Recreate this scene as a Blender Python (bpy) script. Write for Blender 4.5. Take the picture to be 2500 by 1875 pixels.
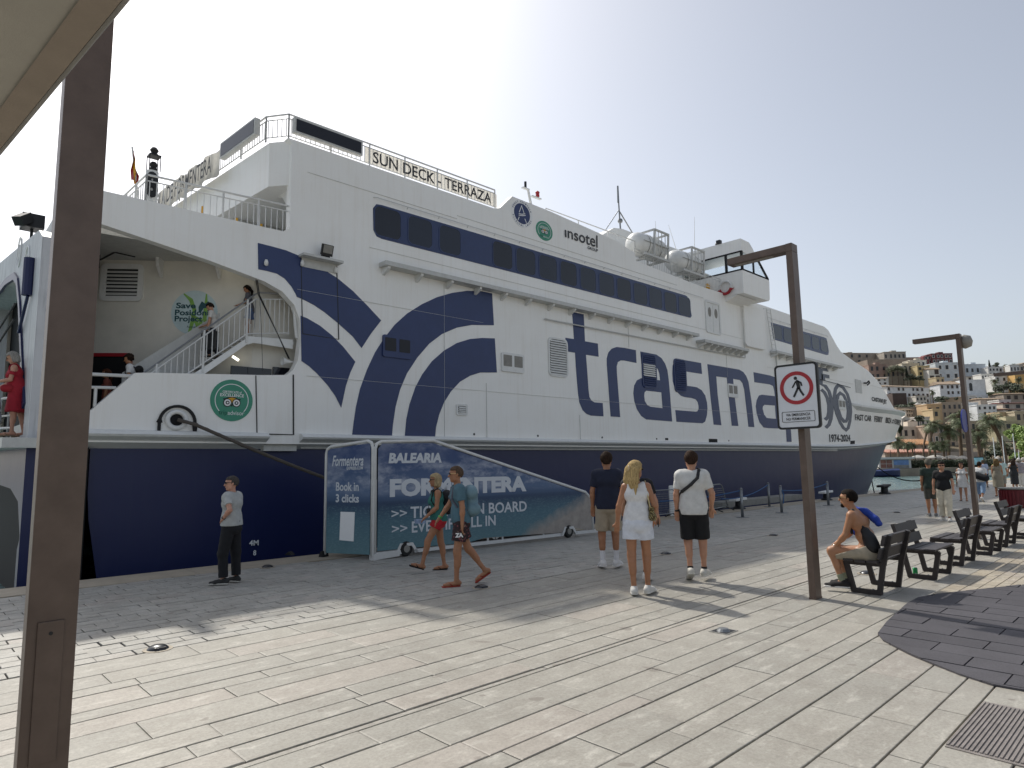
import bpy, bmesh, math, random
import numpy as np
from mathutils import Vector, Matrix
from mathutils.geometry import tessellate_polygon
random.seed(7)
S = bpy.context.scene
for o in list(bpy.data.objects): bpy.data.objects.remove(o)
R = math.radians
# ------------------------------------------------------------------ camera
cam_d = bpy.data.cameras.new('camera'); cam = bpy.data.objects.new('camera', cam_d)
S.collection.objects.link(cam); S.camera = cam
cam_d.sensor_fit = 'HORIZONTAL'; cam_d.sensor_width = 36.0; cam_d.lens = 1604.08/2500*36
cam_d.clip_start = 0.05; cam_d.clip_end = 6000
_y, _p, _r = R(43.686), R(6.936), R(-0.923)
fwd = Vector((math.sin(_y)*math.cos(_p), math.cos(_y)*math.cos(_p), math.sin(_p)))
rt0 = Vector((math.cos(_y), -math.sin(_y), 0)); up0 = rt0.cross(fwd)
rt = rt0*math.cos(_r)+up0*math.sin(_r); up = -rt0*math.sin(_r)+up0*math.cos(_r)
m3 = Matrix((rt, up, -fwd)).transposed().to_4x4(); m3.translation = (0, 0, 1.75)
cam.matrix_world = m3
def in_view(p, margin=0.1):
    d = Vector(p)-Vector((0, 0, 1.75)); z = d.dot(fwd)
    if z < .2: return False
    return abs(d.dot(rt)/z) < .78+margin and abs(d.dot(up)/z) < .585+margin
# ------------------------------------------------------------------ world, sun, exposure
SUN_EL, SUN_AZ = 47.5, 9.0          # azimuth measured from +Y towards +X
W = bpy.data.worlds.new('World'); S.world = W; W.use_nodes = True
nt = W.node_tree; nt.nodes.clear()
sky = nt.nodes.new('ShaderNodeTexSky'); sky.sky_type = 'NISHITA'; sky.sun_disc = False
sky.sun_elevation = R(SUN_EL); sky.sun_rotation = R(SUN_AZ)
sky.altitude = 0; sky.air_density = 1.0; sky.dust_density = 2.5; sky.ozone_density = 1.0
hs = nt.nodes.new('ShaderNodeHueSaturation'); hs.inputs['Saturation'].default_value = 0.5
bg = nt.nodes.new('ShaderNodeBackground'); bg.inputs['Strength'].default_value = 0.10
wo = nt.nodes.new('ShaderNodeOutputWorld')
nt.links.new(sky.outputs[0], hs.inputs['Color']); nt.links.new(hs.outputs[0], bg.inputs[0]); nt.links.new(bg.outputs[0], wo.inputs[0])
sd = bpy.data.lights.new('sun', 'SUN'); sd.energy = 2.3; sd.angle = R(1.2); sd.color = (1.0, .95, .86)
sun = bpy.data.objects.new('sun', sd); S.collection.objects.link(sun)
_sv = Vector((math.sin(R(SUN_AZ))*math.cos(R(SUN_EL)), math.cos(R(SUN_AZ))*math.cos(R(SUN_EL)), math.sin(R(SUN_EL))))
sun.rotation_euler = (-_sv).to_track_quat('-Z', 'Y').to_euler()
sun.location = _sv*200
S.view_settings.view_transform = 'Standard'; S.view_settings.look = 'None'
S.view_settings.gamma = 1.0; S.view_settings.exposure = 0.62; S.view_settings.use_curve_mapping = False
S.cycles.max_bounces = 8; S.cycles.diffuse_bounces = 4; S.cycles.glossy_bounces = 3; S.cycles.transmission_bounces = 6
S.cycles.use_denoising = True
# ------------------------------------------------------------------ materials
MATS = {}
def srgb(h):
    h = h.lstrip('#'); c = [int(h[i:i+2], 16)/255 for i in (0, 2, 4)]
    return tuple((x/12.92 if x <= .04045 else ((x+.055)/1.055)**2.4) for x in c)
class NT:
    def __init__(s, name):
        s.m = bpy.data.materials.new(name); s.m.use_nodes = True; s.t = s.m.node_tree; s.t.nodes.clear()
        s.o = s.t.nodes.new('ShaderNodeOutputMaterial'); s.b = s.t.nodes.new('ShaderNodeBsdfPrincipled')
        s.t.links.new(s.b.outputs[0], s.o.inputs[0])
    def n(s, ty, **kw):
        x = s.t.nodes.new(ty)
        for k, v in kw.items(): setattr(x, k, v)
        return x
    def l(s, a, b): s.t.links.new(a, b)
    def pos(s, scale=(1, 1, 1), obj=False):
        g = s.n('ShaderNodeTexCoord').outputs['Object'] if obj else s.n('ShaderNodeNewGeometry').outputs['Position']
        mp = s.n('ShaderNodeMapping'); mp.inputs['Scale'].default_value = scale
        s.l(g, mp.inputs[0]); return mp.outputs[0]
    def noise(s, vec, scale=5, detail=4, rough=.6):
        x = s.n('ShaderNodeTexNoise'); x.inputs['Scale'].default_value = scale
        x.inputs['Detail'].default_value = detail; x.inputs['Roughness'].default_value = rough
        s.l(vec, x.inputs['Vector']); return x.outputs['Fac']
    def ramp(s, fac, stops):
        x = s.n('ShaderNodeValToRGB'); e = x.color_ramp.elements
        while len(e) < len(stops): e.new(.5)
        for i, (p, c) in enumerate(stops):
            e[i].position = p; e[i].color = (c, c, c, 1) if not hasattr(c, '__len__') else (*c[:3], 1)
        s.l(fac, x.inputs[0]); return x.outputs[0]
    def mix(s, fac, a, b, mode='MIX'):
        x = s.n('ShaderNodeMix', data_type='RGBA', blend_type=mode)
        for i, v in ((0, fac), (6, a), (7, b)):
            if hasattr(v, 'is_linked') or hasattr(v, 'links'): s.l(v, x.inputs[i])
            elif i == 0: x.inputs[0].default_value = v
            else: x.inputs[i].default_value = (*v[:3], 1)
        return x.outputs[2]
    def math(s, op, a, b=0.0):
        x = s.n('ShaderNodeMath', operation=op)
        for i, v in enumerate((a, b)):
            if hasattr(v, 'links'): s.l(v, x.inputs[i])
            else: x.inputs[i].default_value = v
        return x.outputs[0]
    def bump(s, h, strength=.3, dist=.01):
        x = s.n('ShaderNodeBump'); x.inputs['Strength'].default_value = strength; x.inputs['Distance'].default_value = dist
        s.l(h, x.inputs['Height']); s.l(x.outputs[0], s.b.inputs['Normal'])
    def done(s, color=None, rough=.5, metal=0, **kw):
        if color is not None:
            if hasattr(color, 'links'): s.l(color, s.b.inputs['Base Color'])
            else: s.b.inputs['Base Color'].default_value = (*color[:3], 1)
        if hasattr(rough, 'links'): s.l(rough, s.b.inputs['Roughness'])
        else: s.b.inputs['Roughness'].default_value = rough
        s.b.inputs['Metallic'].default_value = metal
        for k, v in kw.items(): s.b.inputs[k].default_value = v
        return s.m
def pm(name, base, rough=.5, metal=0, var=.18, scale=6, bump=0, bscale=40, obj=False, **kw):
    """painted / plain surface: base colour with mild blotches, fine relief"""
    if name in MATS: return MATS[name]
    t = NT(name); base = srgb(base) if isinstance(base, str) else base
    v = t.pos(obj=obj); f = t.noise(v, scale, 5, .65)
    k = t.ramp(f, [(.3, 1-var), (.7, 1+var*.35)])
    c = t.mix(1.0, base, k, 'MULTIPLY')
    if bump: t.bump(t.noise(v, bscale, 4), bump, .01)
    MATS[name] = t.done(c, rough, metal, **kw); return MATS[name]
def paint_stained(name, base, stain, amount=.5, rough=.42, streak=1.0):
    """ship paint: dirt blotches and vertical run-off streaks"""
    t = NT(name); base = srgb(base); stain = srgb(stain)
    f1 = t.noise(t.pos((.35, .35, .5)), 1.3, 6, .65)
    f2 = t.noise(t.pos((5, 5, .28)), 1.6, 5, .7)
    f3 = t.noise(t.pos((1.2, 1.2, 1.2)), 9, 6, .7)
    a = t.ramp(f1, [(.42, 0.0), (.75, .75)]); b = t.ramp(f2, [(.5, 0.0), (.78, streak)]); c = t.ramp(f3, [(.62, 0.0), (.78, .6)])
    s = t.math('MULTIPLY', t.math('ADD', t.math('ADD', t.math('MULTIPLY', a, .5), t.math('MULTIPLY', b, .55)), t.math('MULTIPLY', c, .25)), amount)
    col = t.mix(s, base, stain)
    wv = t.noise(t.pos((.8, .8, .8)), .9, 2); t.bump(wv, .25, .08)
    MATS[name] = t.done(col, rough); return MATS[name]
M = {}
M['white'] = paint_stained('ship_white_paint', '#f1f1ee', '#c4b9a6', .34)
M['white_dirty'] = paint_stained('weathered_white_paint', '#c9cbce', '#6f7276', .95, .55, 1.3)
M['white_clean'] = pm('white_paint', '#dfe0de', .4, var=.08)
M['white_grey'] = pm('grey_white_paint', '#c4c5c2', .5, var=.14)
M['inner_wall'] = pm('cream_ship_wall_paint', '#d8d5cb', .5, var=.1, scale=2)
M['navy'] = pm('navy_logo_paint', '#2a3a66', .4, var=.12, scale=3)
M['band'] = pm('navy_band_paint', '#2b3a62', .3, var=.1)
M['hull'] = paint_stained('navy_hull_paint', '#121d4c', '#232e52', .45, .4)
M['grey50'] = pm('slate_lettering_paint', '#565d6c', .45, var=.1)
M['boot'] = pm('grey_belt_underside', '#a39f96', .6)
M['pane'] = pm('dark_tinted_glass', '#161b26', .07, var=.1, scale=2)
M['pane2'] = pm('dark_blue_tinted_glass', '#1d2534', .06, var=.15, scale=2)
M['black'] = pm('black_paint', '#17181b', .5, var=.2)
M['black_rubber'] = pm('black_rubber', '#1b1b1c', .75, var=.2)
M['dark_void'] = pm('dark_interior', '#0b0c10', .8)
M['steel'] = pm('galvanised_steel', '#8d9092', .42, .75, var=.2, scale=12)
M['chrome'] = pm('polished_steel', '#a9abac', .22, .9, var=.15, scale=20)
M['red'] = pm('red_paint', '#a3202b', .45, var=.12)
M['yellow'] = pm('yellow_paint', '#d8a21c', .5)
M['green_sign'] = pm('green_badge_print', '#3f9076', .5, var=.1, scale=3)
M['green_dark'] = pm('dark_green_print', '#0f5a48', .5)
M['sign_white'] = pm('white_print', '#e9eaea', .5, var=.03)
M['badge_blue'] = pm('blue_badge_print', '#2b3a66', .45)
M['rail_white'] = pm('white_rail_paint', '#d2d3d1', .45, var=.1)
M['brown_metal'] = None
M['cloth_banner'] = None
M['dark_letter'] = pm('dark_grey_print', '#3b3c40', .6)
M['lamp_glow'] = None
def brown():
    t = NT('brown_powder_coat'); v = t.pos()
    f = t.noise(v, 7, 5, .6); g = t.noise(v, 34, 6, .75)
    base = t.mix(t.ramp(f, [(.3, 0), (.7, 1)]), srgb('#57483f'), srgb('#66564c'))
    ch = t.ramp(g, [(.70, 0), (.73, 1)])
    big = t.ramp(t.noise(v, 2.2, 2), [(.58, 0), (.66, 1)])
    c = t.mix(t.math('MULTIPLY', ch, big), base, srgb('#9c968e'))
    t.bump(f, .1, .004)
    return t.done(c, .42, .1)
M['brown_metal'] = brown()
def emit(name, col, st):
    t = NT(name); return t.done((.9, .9, .9), .5, **{'Emission Color': (*col, 1), 'Emission Strength': st})
M['lamp_glow'] = emit('lit_tube_lamp', (1, .93, .75), 2.0)
def glass_mat(name, col=(.85, .92, .95), rough=.03):
    t = NT(name); t.b.inputs['Transmission Weight'].default_value = .9; t.b.inputs['IOR'].default_value = 1.25
    return t.done(col, rough)
def translucent_cloth(name, c):
    t = NT(name); v = t.pos(); f = t.noise(v, 8, 4); col = t.mix(t.ramp(f, [(.3, .85), (.7, 1)]), (0, 0, 0), srgb(c)) ; col = t.mix(1.0, srgb(c), t.ramp(f, [(.3, .82), (.7, 1)]), 'MULTIPLY')
    tr = t.n('ShaderNodeBsdfTranslucent'); t.l(col, tr.inputs[0]); mx = t.n('ShaderNodeMixShader'); mx.inputs[0].default_value = .5
    t.done(col, .8); t.l(t.b.outputs[0], mx.inputs[1]); t.l(tr.outputs[0], mx.inputs[2]); t.l(mx.outputs[0], t.o.inputs[0]); return t.m
M['cloth_banner'] = translucent_cloth('white_banner_cloth', '#d6d3cb'); M['parasol'] = translucent_cloth('white_parasol_cloth', '#e4e3df')
M['glass'] = glass_mat('clear_window_glass')
# ------------------------------------------------------------------ objects
COL = S.collection
def thing(name, label, cat, loc=(0, 0, 0), group=None, rz=0):
    o = bpy.data.objects.new(name, None); COL.objects.link(o); o.empty_display_size = .2
    o.location = loc; o.rotation_euler = (0, 0, rz); o['label'] = label; o['category'] = cat
    if group: o['group'] = group
    return o
def tag(o, label, cat, group=None):
    o['label'] = label; o['category'] = cat
    if group: o['group'] = group
    return o
def adopt(o, parent):
    """parent a mesh whose vertices are in world space (parent may sit anywhere)"""
    o.parent = parent
    loc = Vector((0, 0, 0)); a = Matrix.Identity(4); chain = []
    p = parent
    while p is not None: chain.append(p); p = p.parent
    for q in reversed(chain): a = a @ q.matrix_parent_inverse @ q.matrix_basis
    o.matrix_parent_inverse = a.inverted()
def link_mesh(name, me, mat, parent=None, smooth=False):
    if mat is not None:
        for mm in (mat if isinstance(mat, (list, tuple)) else [mat]): me.materials.append(mm)
    if smooth: me.polygons.foreach_set('use_smooth', [True]*len(me.polygons))
    o = bpy.data.objects.new(name, me); COL.objects.link(o)
    if parent is not None: adopt(o, parent)
    return o
def dup(root, loc, label=None, rz=None, group=None, scale=None):
    r = root.copy(); COL.objects.link(r); r.location = loc
    if rz is not None: r.rotation_euler = (0, 0, rz)
    if scale is not None: r.scale = scale
    if label: r['label'] = label
    if group: r['group'] = group
    for ch in list(root.children):
        c = ch.copy(); COL.objects.link(c); c.parent = r
        for g in list(ch.children):
            d = g.copy(); COL.objects.link(d); d.parent = c
    return r
class MB:
    def __init__(s): s.v = []; s.f = []
    def add(s, vs, fs):
        b = len(s.v); s.v += [tuple(x) for x in vs]; s.f += [tuple(i+b for i in q) for q in fs]; return s
    def box(s, x0, x1, y0, y1, z0, z1):
        return s.add([(x0, y0, z0), (x1, y0, z0), (x1, y1, z0), (x0, y1, z0), (x0, y0, z1), (x1, y0, z1), (x1, y1, z1), (x0, y1, z1)],
                     [(0, 3, 2, 1), (4, 5, 6, 7), (0, 1, 5, 4), (1, 2, 6, 5), (2, 3, 7, 6), (3, 0, 4, 7)])
    def obox(s, c, ax, ay, az):
        c, ax, ay, az = map(Vector, (c, ax, ay, az))
        vs = [c+i*ax+j*ay+k*az for k in (-.5, .5) for j in (-.5, .5) for i in (-.5, .5)]
        return s.add(vs, [(0, 2, 3, 1), (4, 5, 7, 6), (0, 1, 5, 4), (1, 3, 7, 5), (3, 2, 6, 7), (2, 0, 4, 6)])
    def bar(s, p, q, w, h=None, upv=(0, 0, 1)):
        """rectangular bar from p to q"""
        p, q = Vector(p), Vector(q); d = q-p; h = h or w
        u = Vector(upv)
        if abs(d.normalized().dot(u)) > .98: u = Vector((0, 1, 0))
        sd_ = d.cross(u).normalized(); u2 = sd_.cross(d).normalized()
        return s.obox((p+q)/2, d, sd_*w, u2*h)
    def cyl(s, p, q, r, r2=None, n=10, caps=True):
        p, q = Vector(p), Vector(q); r2 = r if r2 is None else r2
        d = (q-p).normalized(); a = d.orthogonal().normalized(); b = d.cross(a)
        vs = []
        for c, rr in ((p, r), (q, r2)):
            vs += [c+(a*math.cos(2*math.pi*i/n)+b*math.sin(2*math.pi*i/n))*rr for i in range(n)]
        fs = [(i, (i+1) % n, n+(i+1) % n, n+i) for i in range(n)]
        if caps: fs += [tuple(range(n-1, -1, -1)), tuple(range(n, 2*n))]
        return s.add(vs, fs)
    def tube(s, path, r, n=8, closed=False):
        P = [Vector(p) for p in path]; k = len(P); vs = []; fs = []
        prev = None
        for i, p in enumerate(P):
            if closed: d = P[(i+1) % k]-P[i-1]
            else: d = P[min(i+1, k-1)]-P[max(i-1, 0)]
            d = d.normalized() if d.length > 1e-9 else Vector((0, 0, 1))
            if prev is None: a = d.orthogonal().normalized()
            else:
                a = prev-d*prev.dot(d)
                a = a.normalized() if a.length > 1e-6 else d.orthogonal().normalized()
            prev = a; b = d.cross(a); rr = r[i] if hasattr(r, '__len__') else r
            vs += [p+(a*math.cos(2*math.pi*j/n)+b*math.sin(2*math.pi*j/n))*rr for j in range(n)]
        for i in range(k if closed else k-1):
            i2 = (i+1) % k
            fs += [(i*n+j, i*n+(j+1) % n, i2*n+(j+1) % n, i2*n+j) for j in range(n)]
        if not closed: fs += [tuple(range(n-1, -1, -1)), tuple((k-1)*n+j for j in range(n))]
        return s.add(vs, fs)
    def lathe(s, prof, c, n=16, axis='z'):
        vs = []; k = len(prof)
        for r, z in prof:
            for j in range(n):
                a = 2*math.pi*j/n; x, y = r*math.cos(a), r*math.sin(a)
                vs.append((c[0]+x, c[1]+y, c[2]+z) if axis == 'z' else (c[0]+z, c[1]+x, c[2]+y) if axis == 'x' else (c[0]+x, c[1]+z, c[2]+y))
        fs = [(i*n+j, i*n+(j+1) % n, (i+1)*n+(j+1) % n, (i+1)*n+j) for i in range(k-1) for j in range(n)]
        return s.add(vs, fs)
    def prism(s, pts, fn, t0, t1, holes=()):
        """2-D outline pts (u,v) extruded from t0 to t1; fn(u,v,t)->xyz"""
        loops = [list(pts)]+[list(h) for h in holes]
        flat = [p for L in loops for p in L]; n = len(flat)
        tris = tessellate_polygon([[Vector((p[0], p[1], 0)) for p in L] for L in loops])
        vs = [fn(u, v, t0) for u, v in flat]+[fn(u, v, t1) for u, v in flat]
        fs = [tuple(t) for t in tris]+[tuple(i+n for i in reversed(t)) for t in tris]
        b = 0
        for L in loops:
            m = len(L); fs += [(b+i, b+(i+1) % m, n+b+(i+1) % m, n+b+i) for i in range(m)]; b += m
        return s.add(vs, fs)
    def grid(s, rows):
        """rows: list of equal-length point lists"""
        m = len(rows[0]); vs = [p for r_ in rows for p in r_]
        return s.add(vs, [(i*m+j, i*m+j+1, (i+1)*m+j+1, (i+1)*m+j) for i in range(len(rows)-1) for j in range(m-1)])
    def mesh(s, name, fix=True):
        me = bpy.data.meshes.new(name); me.from_pydata([tuple(map(float, v)) for v in s.v], [], s.f)
        if fix:
            bm = bmesh.new(); bm.from_mesh(me); bmesh.ops.recalc_face_normals(bm, faces=bm.faces[:]); bm.to_mesh(me); bm.free()
        return me
    def build(s, name, mat, parent=None, smooth=False, fix=True, bevel=0):
        me = s.mesh(name, fix)
        if bevel:
            bm = bmesh.new(); bm.from_mesh(me)
            bmesh.ops.bevel(bm, geom=[e for e in bm.edges if e.is_manifold and e.calc_face_angle(0) > .5], offset=bevel, segments=2, affect='EDGES', profile=.7)
            bm.to_mesh(me); bm.free()
        return link_mesh(name, me, mat, parent, smooth)
def rrect(x0, x1, z0, z1, r, n=5):
    o = []
    for cx, cz, a0 in ((x1-r, z1-r, 0), (x0+r, z1-r, 90), (x0+r, z0+r, 180), (x1-r, z0+r, 270)):
        o += [(cx+r*math.cos(R(a0+90*i/n)), cz+r*math.sin(R(a0+90*i/n))) for i in range(n+1)]
    return o
def ellipse(cx, cz, rx, rz, n=32):
    return [(cx+rx*math.cos(2*math.pi*i/n), cz+rz*math.sin(2*math.pi*i/n)) for i in range(n)]
def stroke(path, w, closed=False):
    """list of quads (u,v) following a polyline, mitred"""
    P = [Vector((*p, 0)) for p in path]; k = len(P); L = []; Q = []
    for i in range(k):
        a = P[i-1] if (closed or i > 0) else P[i]; b = P[(i+1) % k] if (closed or i < k-1) else P[i]
        d = (b-a).normalized(); nrm = Vector((-d.y, d.x, 0)); m = 1.0
        if (closed or 0 < i < k-1):
            d1 = (P[i]-a).normalized(); c = max(.5, abs(d.dot(d1))); m = 1/c
        ww = w[i] if hasattr(w, '__len__') else w
        L.append(P[i]+nrm*ww*m/2); Q.append(P[i]-nrm*ww*m/2)
    return L, Q
def arc(cx, cz, r, a0, a1, n=16, rz=None):
    rz = r if rz is None else rz
    return [(cx+r*math.cos(R(a0+(a1-a0)*i/n)), cz+rz*math.sin(R(a0+(a1-a0)*i/n))) for i in range(n+1)]
_txt = {}
def text_geo(s, bold=0.0, shear=0.0):
    """triangles of a line of text in a unit box"""
    key = (s, bold, shear)
    if key not in _txt:
        cu = bpy.data.curves.new('lettering', 'FONT'); cu.body = s; cu.size = 1; cu.offset = bold; cu.shear = shear; cu.resolution_u = 3
        ob = bpy.data.objects.new('lettering', cu); COL.objects.link(ob)
        dg = bpy.context.evaluated_depsgraph_get(); me = bpy.data.meshes.new_from_object(ob.evaluated_get(dg))
        vs = np.array([v.co[:2] for v in me.vertices]); fs = [tuple(p.vertices) for p in me.polygons]
        bpy.data.objects.remove(ob); bpy.data.curves.remove(cu); bpy.data.meshes.remove(me)
        lo, hi = vs.min(0), vs.max(0); _txt[key] = ((vs-lo)/(hi-lo), fs)
    return _txt[key]
def text_quad(mb, s, quad, fn, t, bold=0.0, shear=0.0):
    """quad = TL,TR,BR,BL in (u,v)"""
    v, f = text_geo(s, bold, shear); TL, TR, BR, BL = [np.array(q) for q in quad]
    out = []
    for a, b in v:
        p = (BL*(1-a)+BR*a)*(1-b)+(TL*(1-a)+TR*a)*b
        out.append(fn(p[0], p[1], t))
    mb.add(out, f)
def box_quad(u0, u1, v0, v1): return ((u0, v1), (u1, v1), (u1, v0), (u0, v0))
# lettering and emblem outlines on the ferry side, metres along the ship and above the quay
TR = {
 'arm1': [(6.01, 6.99), (6.35, 6.98), (6.70, 6.96), (7.06, 6.89), (7.34, 6.81), (7.62, 6.71), (8.07, 6.53), (8.52, 6.27), (8.94, 5.96), (9.38, 5.61), (9.07, 5.21), (8.80, 4.80), (8.54, 5.07), (8.12, 5.36), (7.74, 5.59), (7.45, 5.73), (7.14, 5.83), (7.00, 5.86), (6.97, 5.93), (6.86, 6.09), (6.68, 6.26), (6.49, 6.34), (6.25, 6.36), (6.04, 6.36)],
 'arm2': [(7.11, 5.41), (7.28, 5.37), (7.62, 5.23), (7.96, 5.02), (8.26, 4.78), (8.62, 4.42), (8.48, 4.13), (8.36, 3.78), (8.24, 3.22), (8.07, 3.51), (7.85, 3.77), (7.57, 4.03), (7.36, 4.19), (7.16, 4.30)],
 'arm3': [(13.38, 7.03), (12.97, 7.03), (12.37, 6.94), (11.80, 6.78), (11.25, 6.56), (10.72, 6.27), (10.21, 5.92), (9.81, 5.55), (9.45, 5.10), (9.20, 4.72), (8.97, 4.25), (8.77, 3.73), (8.66, 3.27), (8.60, 2.88), (8.56, 2.53), (9.74, 2.53), (9.77, 2.84), (9.85, 3.32), (9.99, 3.79), (10.21, 4.25), (10.55, 4.72), (10.96, 5.16), (11.42, 5.50), (11.97, 5.76), (12.55, 5.92), (13.44, 6.03)],
 'arm4': [(13.47, 5.62), (12.95, 5.57), (12.47, 5.48), (11.97, 5.30), (11.49, 5.02), (11.06, 4.67), (10.72, 4.26), (10.49, 3.88), (10.30, 3.40), (10.20, 2.99), (10.15, 2.52), (11.16, 2.52), (11.20, 2.82), (11.31, 3.17), (11.48, 3.52), (11.74, 3.86), (12.07, 4.16), (12.46, 4.37), (12.86, 4.50), (13.54, 4.56)],
 't': [(17.15, 7.01), (17.77, 7.01), (17.78, 6.77), (17.80, 6.04), (18.52, 6.04), (18.54, 5.56), (17.83, 5.56), (17.87, 5.01), (17.91, 4.35), (17.95, 4.06), (18.05, 3.94), (18.23, 3.88), (18.69, 3.88), (18.71, 3.40), (18.01, 3.40), (17.78, 3.45), (17.57, 3.57), (17.41, 3.83), (17.35, 4.13), (17.31, 4.57), (17.27, 5.09), (17.25, 5.57), (16.80, 5.57), (16.76, 6.04), (17.21, 6.05), (17.18, 6.65)],
 'r': [(20.84, 6.05), (20.85, 5.55), (20.08, 5.57), (19.85, 5.55), (19.67, 5.47), (19.59, 5.30), (19.59, 5.02), (19.62, 4.61), (19.66, 4.00), (19.69, 3.41), (19.13, 3.41), (19.09, 4.02), (19.05, 4.70), (19.01, 5.30), (19.02, 5.55), (19.13, 5.78), (19.33, 5.94), (19.63, 6.04), (20.11, 6.06)],
 'a': [(21.14, 6.03), (22.22, 6.02), (22.58, 5.91), (22.82, 5.71), (22.97, 5.45), (23.03, 5.06), (23.08, 4.46), (23.11, 3.88), (23.15, 3.36), (21.35, 3.38), (21.04, 3.50), (20.77, 3.75), (20.62, 4.05), (20.58, 4.36), (20.65, 4.65), (20.84, 4.87), (21.13, 4.98), (22.42, 4.99), (22.39, 5.25), (22.30, 5.43), (22.16, 5.52), (21.18, 5.55)],
 'ah': [(21.42, 4.51), (22.47, 4.51), (22.51, 3.87), (21.66, 3.89), (21.46, 3.94), (21.30, 4.09), (21.27, 4.29), (21.30, 4.43)],
 's': [(23.91, 6.00), (25.63, 6.00), (25.67, 5.52), (24.28, 5.52), (23.97, 5.44), (23.88, 5.34), (23.84, 5.16), (23.94, 4.99), (24.16, 4.91), (24.76, 4.91), (25.18, 4.90), (25.56, 4.80), (25.84, 4.58), (25.96, 4.28), (25.97, 4.02), (25.90, 3.73), (25.72, 3.44), (25.50, 3.36), (23.47, 3.36), (23.43, 3.84), (25.00, 3.84), (25.14, 3.86), (25.24, 3.96), (25.26, 4.09), (25.20, 4.26), (25.05, 4.37), (24.71, 4.41), (24.17, 4.42), (23.89, 4.46), (23.63, 4.60), (23.45, 4.78), (23.34, 5.02), (23.33, 5.34), (23.38, 5.67), (23.52, 5.88)],
 'm': [(26.17, 6.00), (29.04, 6.01), (29.43, 5.93), (29.71, 5.76), (29.91, 5.49), (29.98, 5.12), (30.10, 4.55), (30.23, 3.32), (29.65, 3.32), (29.53, 4.38), (29.45, 5.08), (29.31, 5.38), (29.09, 5.51), (28.41, 5.52), (28.47, 4.66), (28.66, 3.33), (28.05, 3.33), (27.92, 4.62), (27.84, 5.53), (26.88, 5.51), (26.91, 4.73), (27.10, 3.32), (26.44, 3.33), (26.29, 4.61)],
 'a2': [(30.50, 6.01), (32.23, 5.99), (32.96, 5.93), (33.41, 5.78), (33.63, 5.36), (33.68, 4.74), (33.72, 4.13), (33.74, 3.33), (31.67, 3.31), (31.21, 3.33), (30.81, 3.57), (30.57, 4.00), (30.52, 4.34), (30.65, 4.64), (30.93, 4.89), (31.24, 4.95), (32.68, 4.96), (32.65, 5.23), (32.55, 5.47), (32.17, 5.53), (30.53, 5.52)],
 'a2h': [(31.44, 4.46), (32.61, 4.48), (32.63, 3.80), (31.59, 3.81), (31.34, 3.97), (31.21, 4.26), (31.27, 4.38)],
 '5o': [(39.89, 6.92), (38.64, 6.90), (38.69, 6.01), (39.28, 5.95), (39.79, 5.67), (40.06, 5.20), (40.06, 4.64), (39.79, 4.08), (39.44, 3.72), (38.94, 3.52)],
 '5i': [(39.99, 6.54), (39.08, 6.54), (39.07, 6.25)],
 '5j': [(38.67, 5.70), (39.11, 5.56), (39.48, 5.24), (39.62, 4.83), (39.55, 4.45), (39.33, 4.13), (38.92, 3.98)],
 '0o': [(41.30, 6.15), (42.09, 6.04), (42.72, 5.68), (43.07, 5.15), (43.11, 4.64), (42.88, 4.04), (42.54, 3.60), (42.16, 3.47), (41.70, 3.58), (41.22, 3.88), (40.72, 4.39), (40.50, 4.94), (40.56, 5.44), (40.82, 5.88)],
 '0i': [(41.54, 5.68), (42.09, 5.57), (42.51, 5.19), (42.65, 4.65), (42.49, 4.21), (42.20, 3.98), (41.87, 3.97), (41.35, 4.20), (41.04, 4.62), (40.94, 5.11), (41.12, 5.51)],
}
# ================================================================== FERRY
SHIP_Y = 14.85
def tipx(z): return 69.0+7.5*min(max((z+.3)/5.2, -.2), 1.0)
def hullY(X, z):
    x0 = tipx(z)-37; y = SHIP_Y
    if X > x0: y += 8.9*min((X-x0)/37, 1.0)**2.5
    return y
def HP(u, v, t=0.0): return (u, hullY(u, v)-t, v)
ferry = thing('ferry', 'big white and navy car ferry moored along the quay, giant logo on its side', 'ferry', (30, 18, 0))
def fpart(name, mb, mat, parent=None, **kw): return mb.build(name, mat, parent or ferry, **kw)
def decal(name, outs, mat, t=.012, holes=(), parent=None, base=-.05):
    mb = MB()
    for o_ in outs: mb.prism(o_, HP, base, t, holes=holes)
    return fpart(name, mb, mat, parent)
# --- white side plating with the stern opening left free
side = [(2.05, 2.3), (2.88, 2.93), (3.59, 3.71), (3.9, 3.74), (6.21, 3.88), (6.8, 3.93), (6.95, 4.06), (7.07, 4.3), (7.13, 4.8), (7.09, 5.3), (6.95, 5.65), (6.64, 5.93),
        (6.2, 6.1), (5.6, 6.22), (4.92, 6.35), (3.97, 6.5), (2.9, 6.66), (2.3, 6.72), (2.3, 7.36), (6.62, 7.42), (6.78, 7.55), (6.78, 9.72), (6.68, 9.83), (13.55, 9.83), (13.78, 9.92),
        (14.33, 10.46), (16.16, 10.42), (19.75, 10.22), (21.04, 9.99), (21.11, 9.67), (23.0, 9.6), (26.3, 9.5), (32.0, 9.58), (32.0, 2.3)]
mb = MB()
def plate(u, v, t): return (u, hullY(u, v)+t, v)
mb.prism(side, plate, 0.0, .22)
fpart('side_plating', mb, M['white'])
def ztop(X): return float(np.interp(X, [32, 40.2, 42.0, 44.4, 47.3, 50.3, 53, 55, 58, 62, 76], [9.58, 9.52, 8.3, 7.9, 7.56, 6.83, 5.9, 5.35, 5.25, 5.3, 5.5]))
def zlow(X): return float(np.interp(X, [2, 40, 44.5, 49, 58.5, 68, 76], [2.3, 2.3, 2.42, 2.62, 3.05, 3.6, 4.2]))
CY = 23.75
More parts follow.
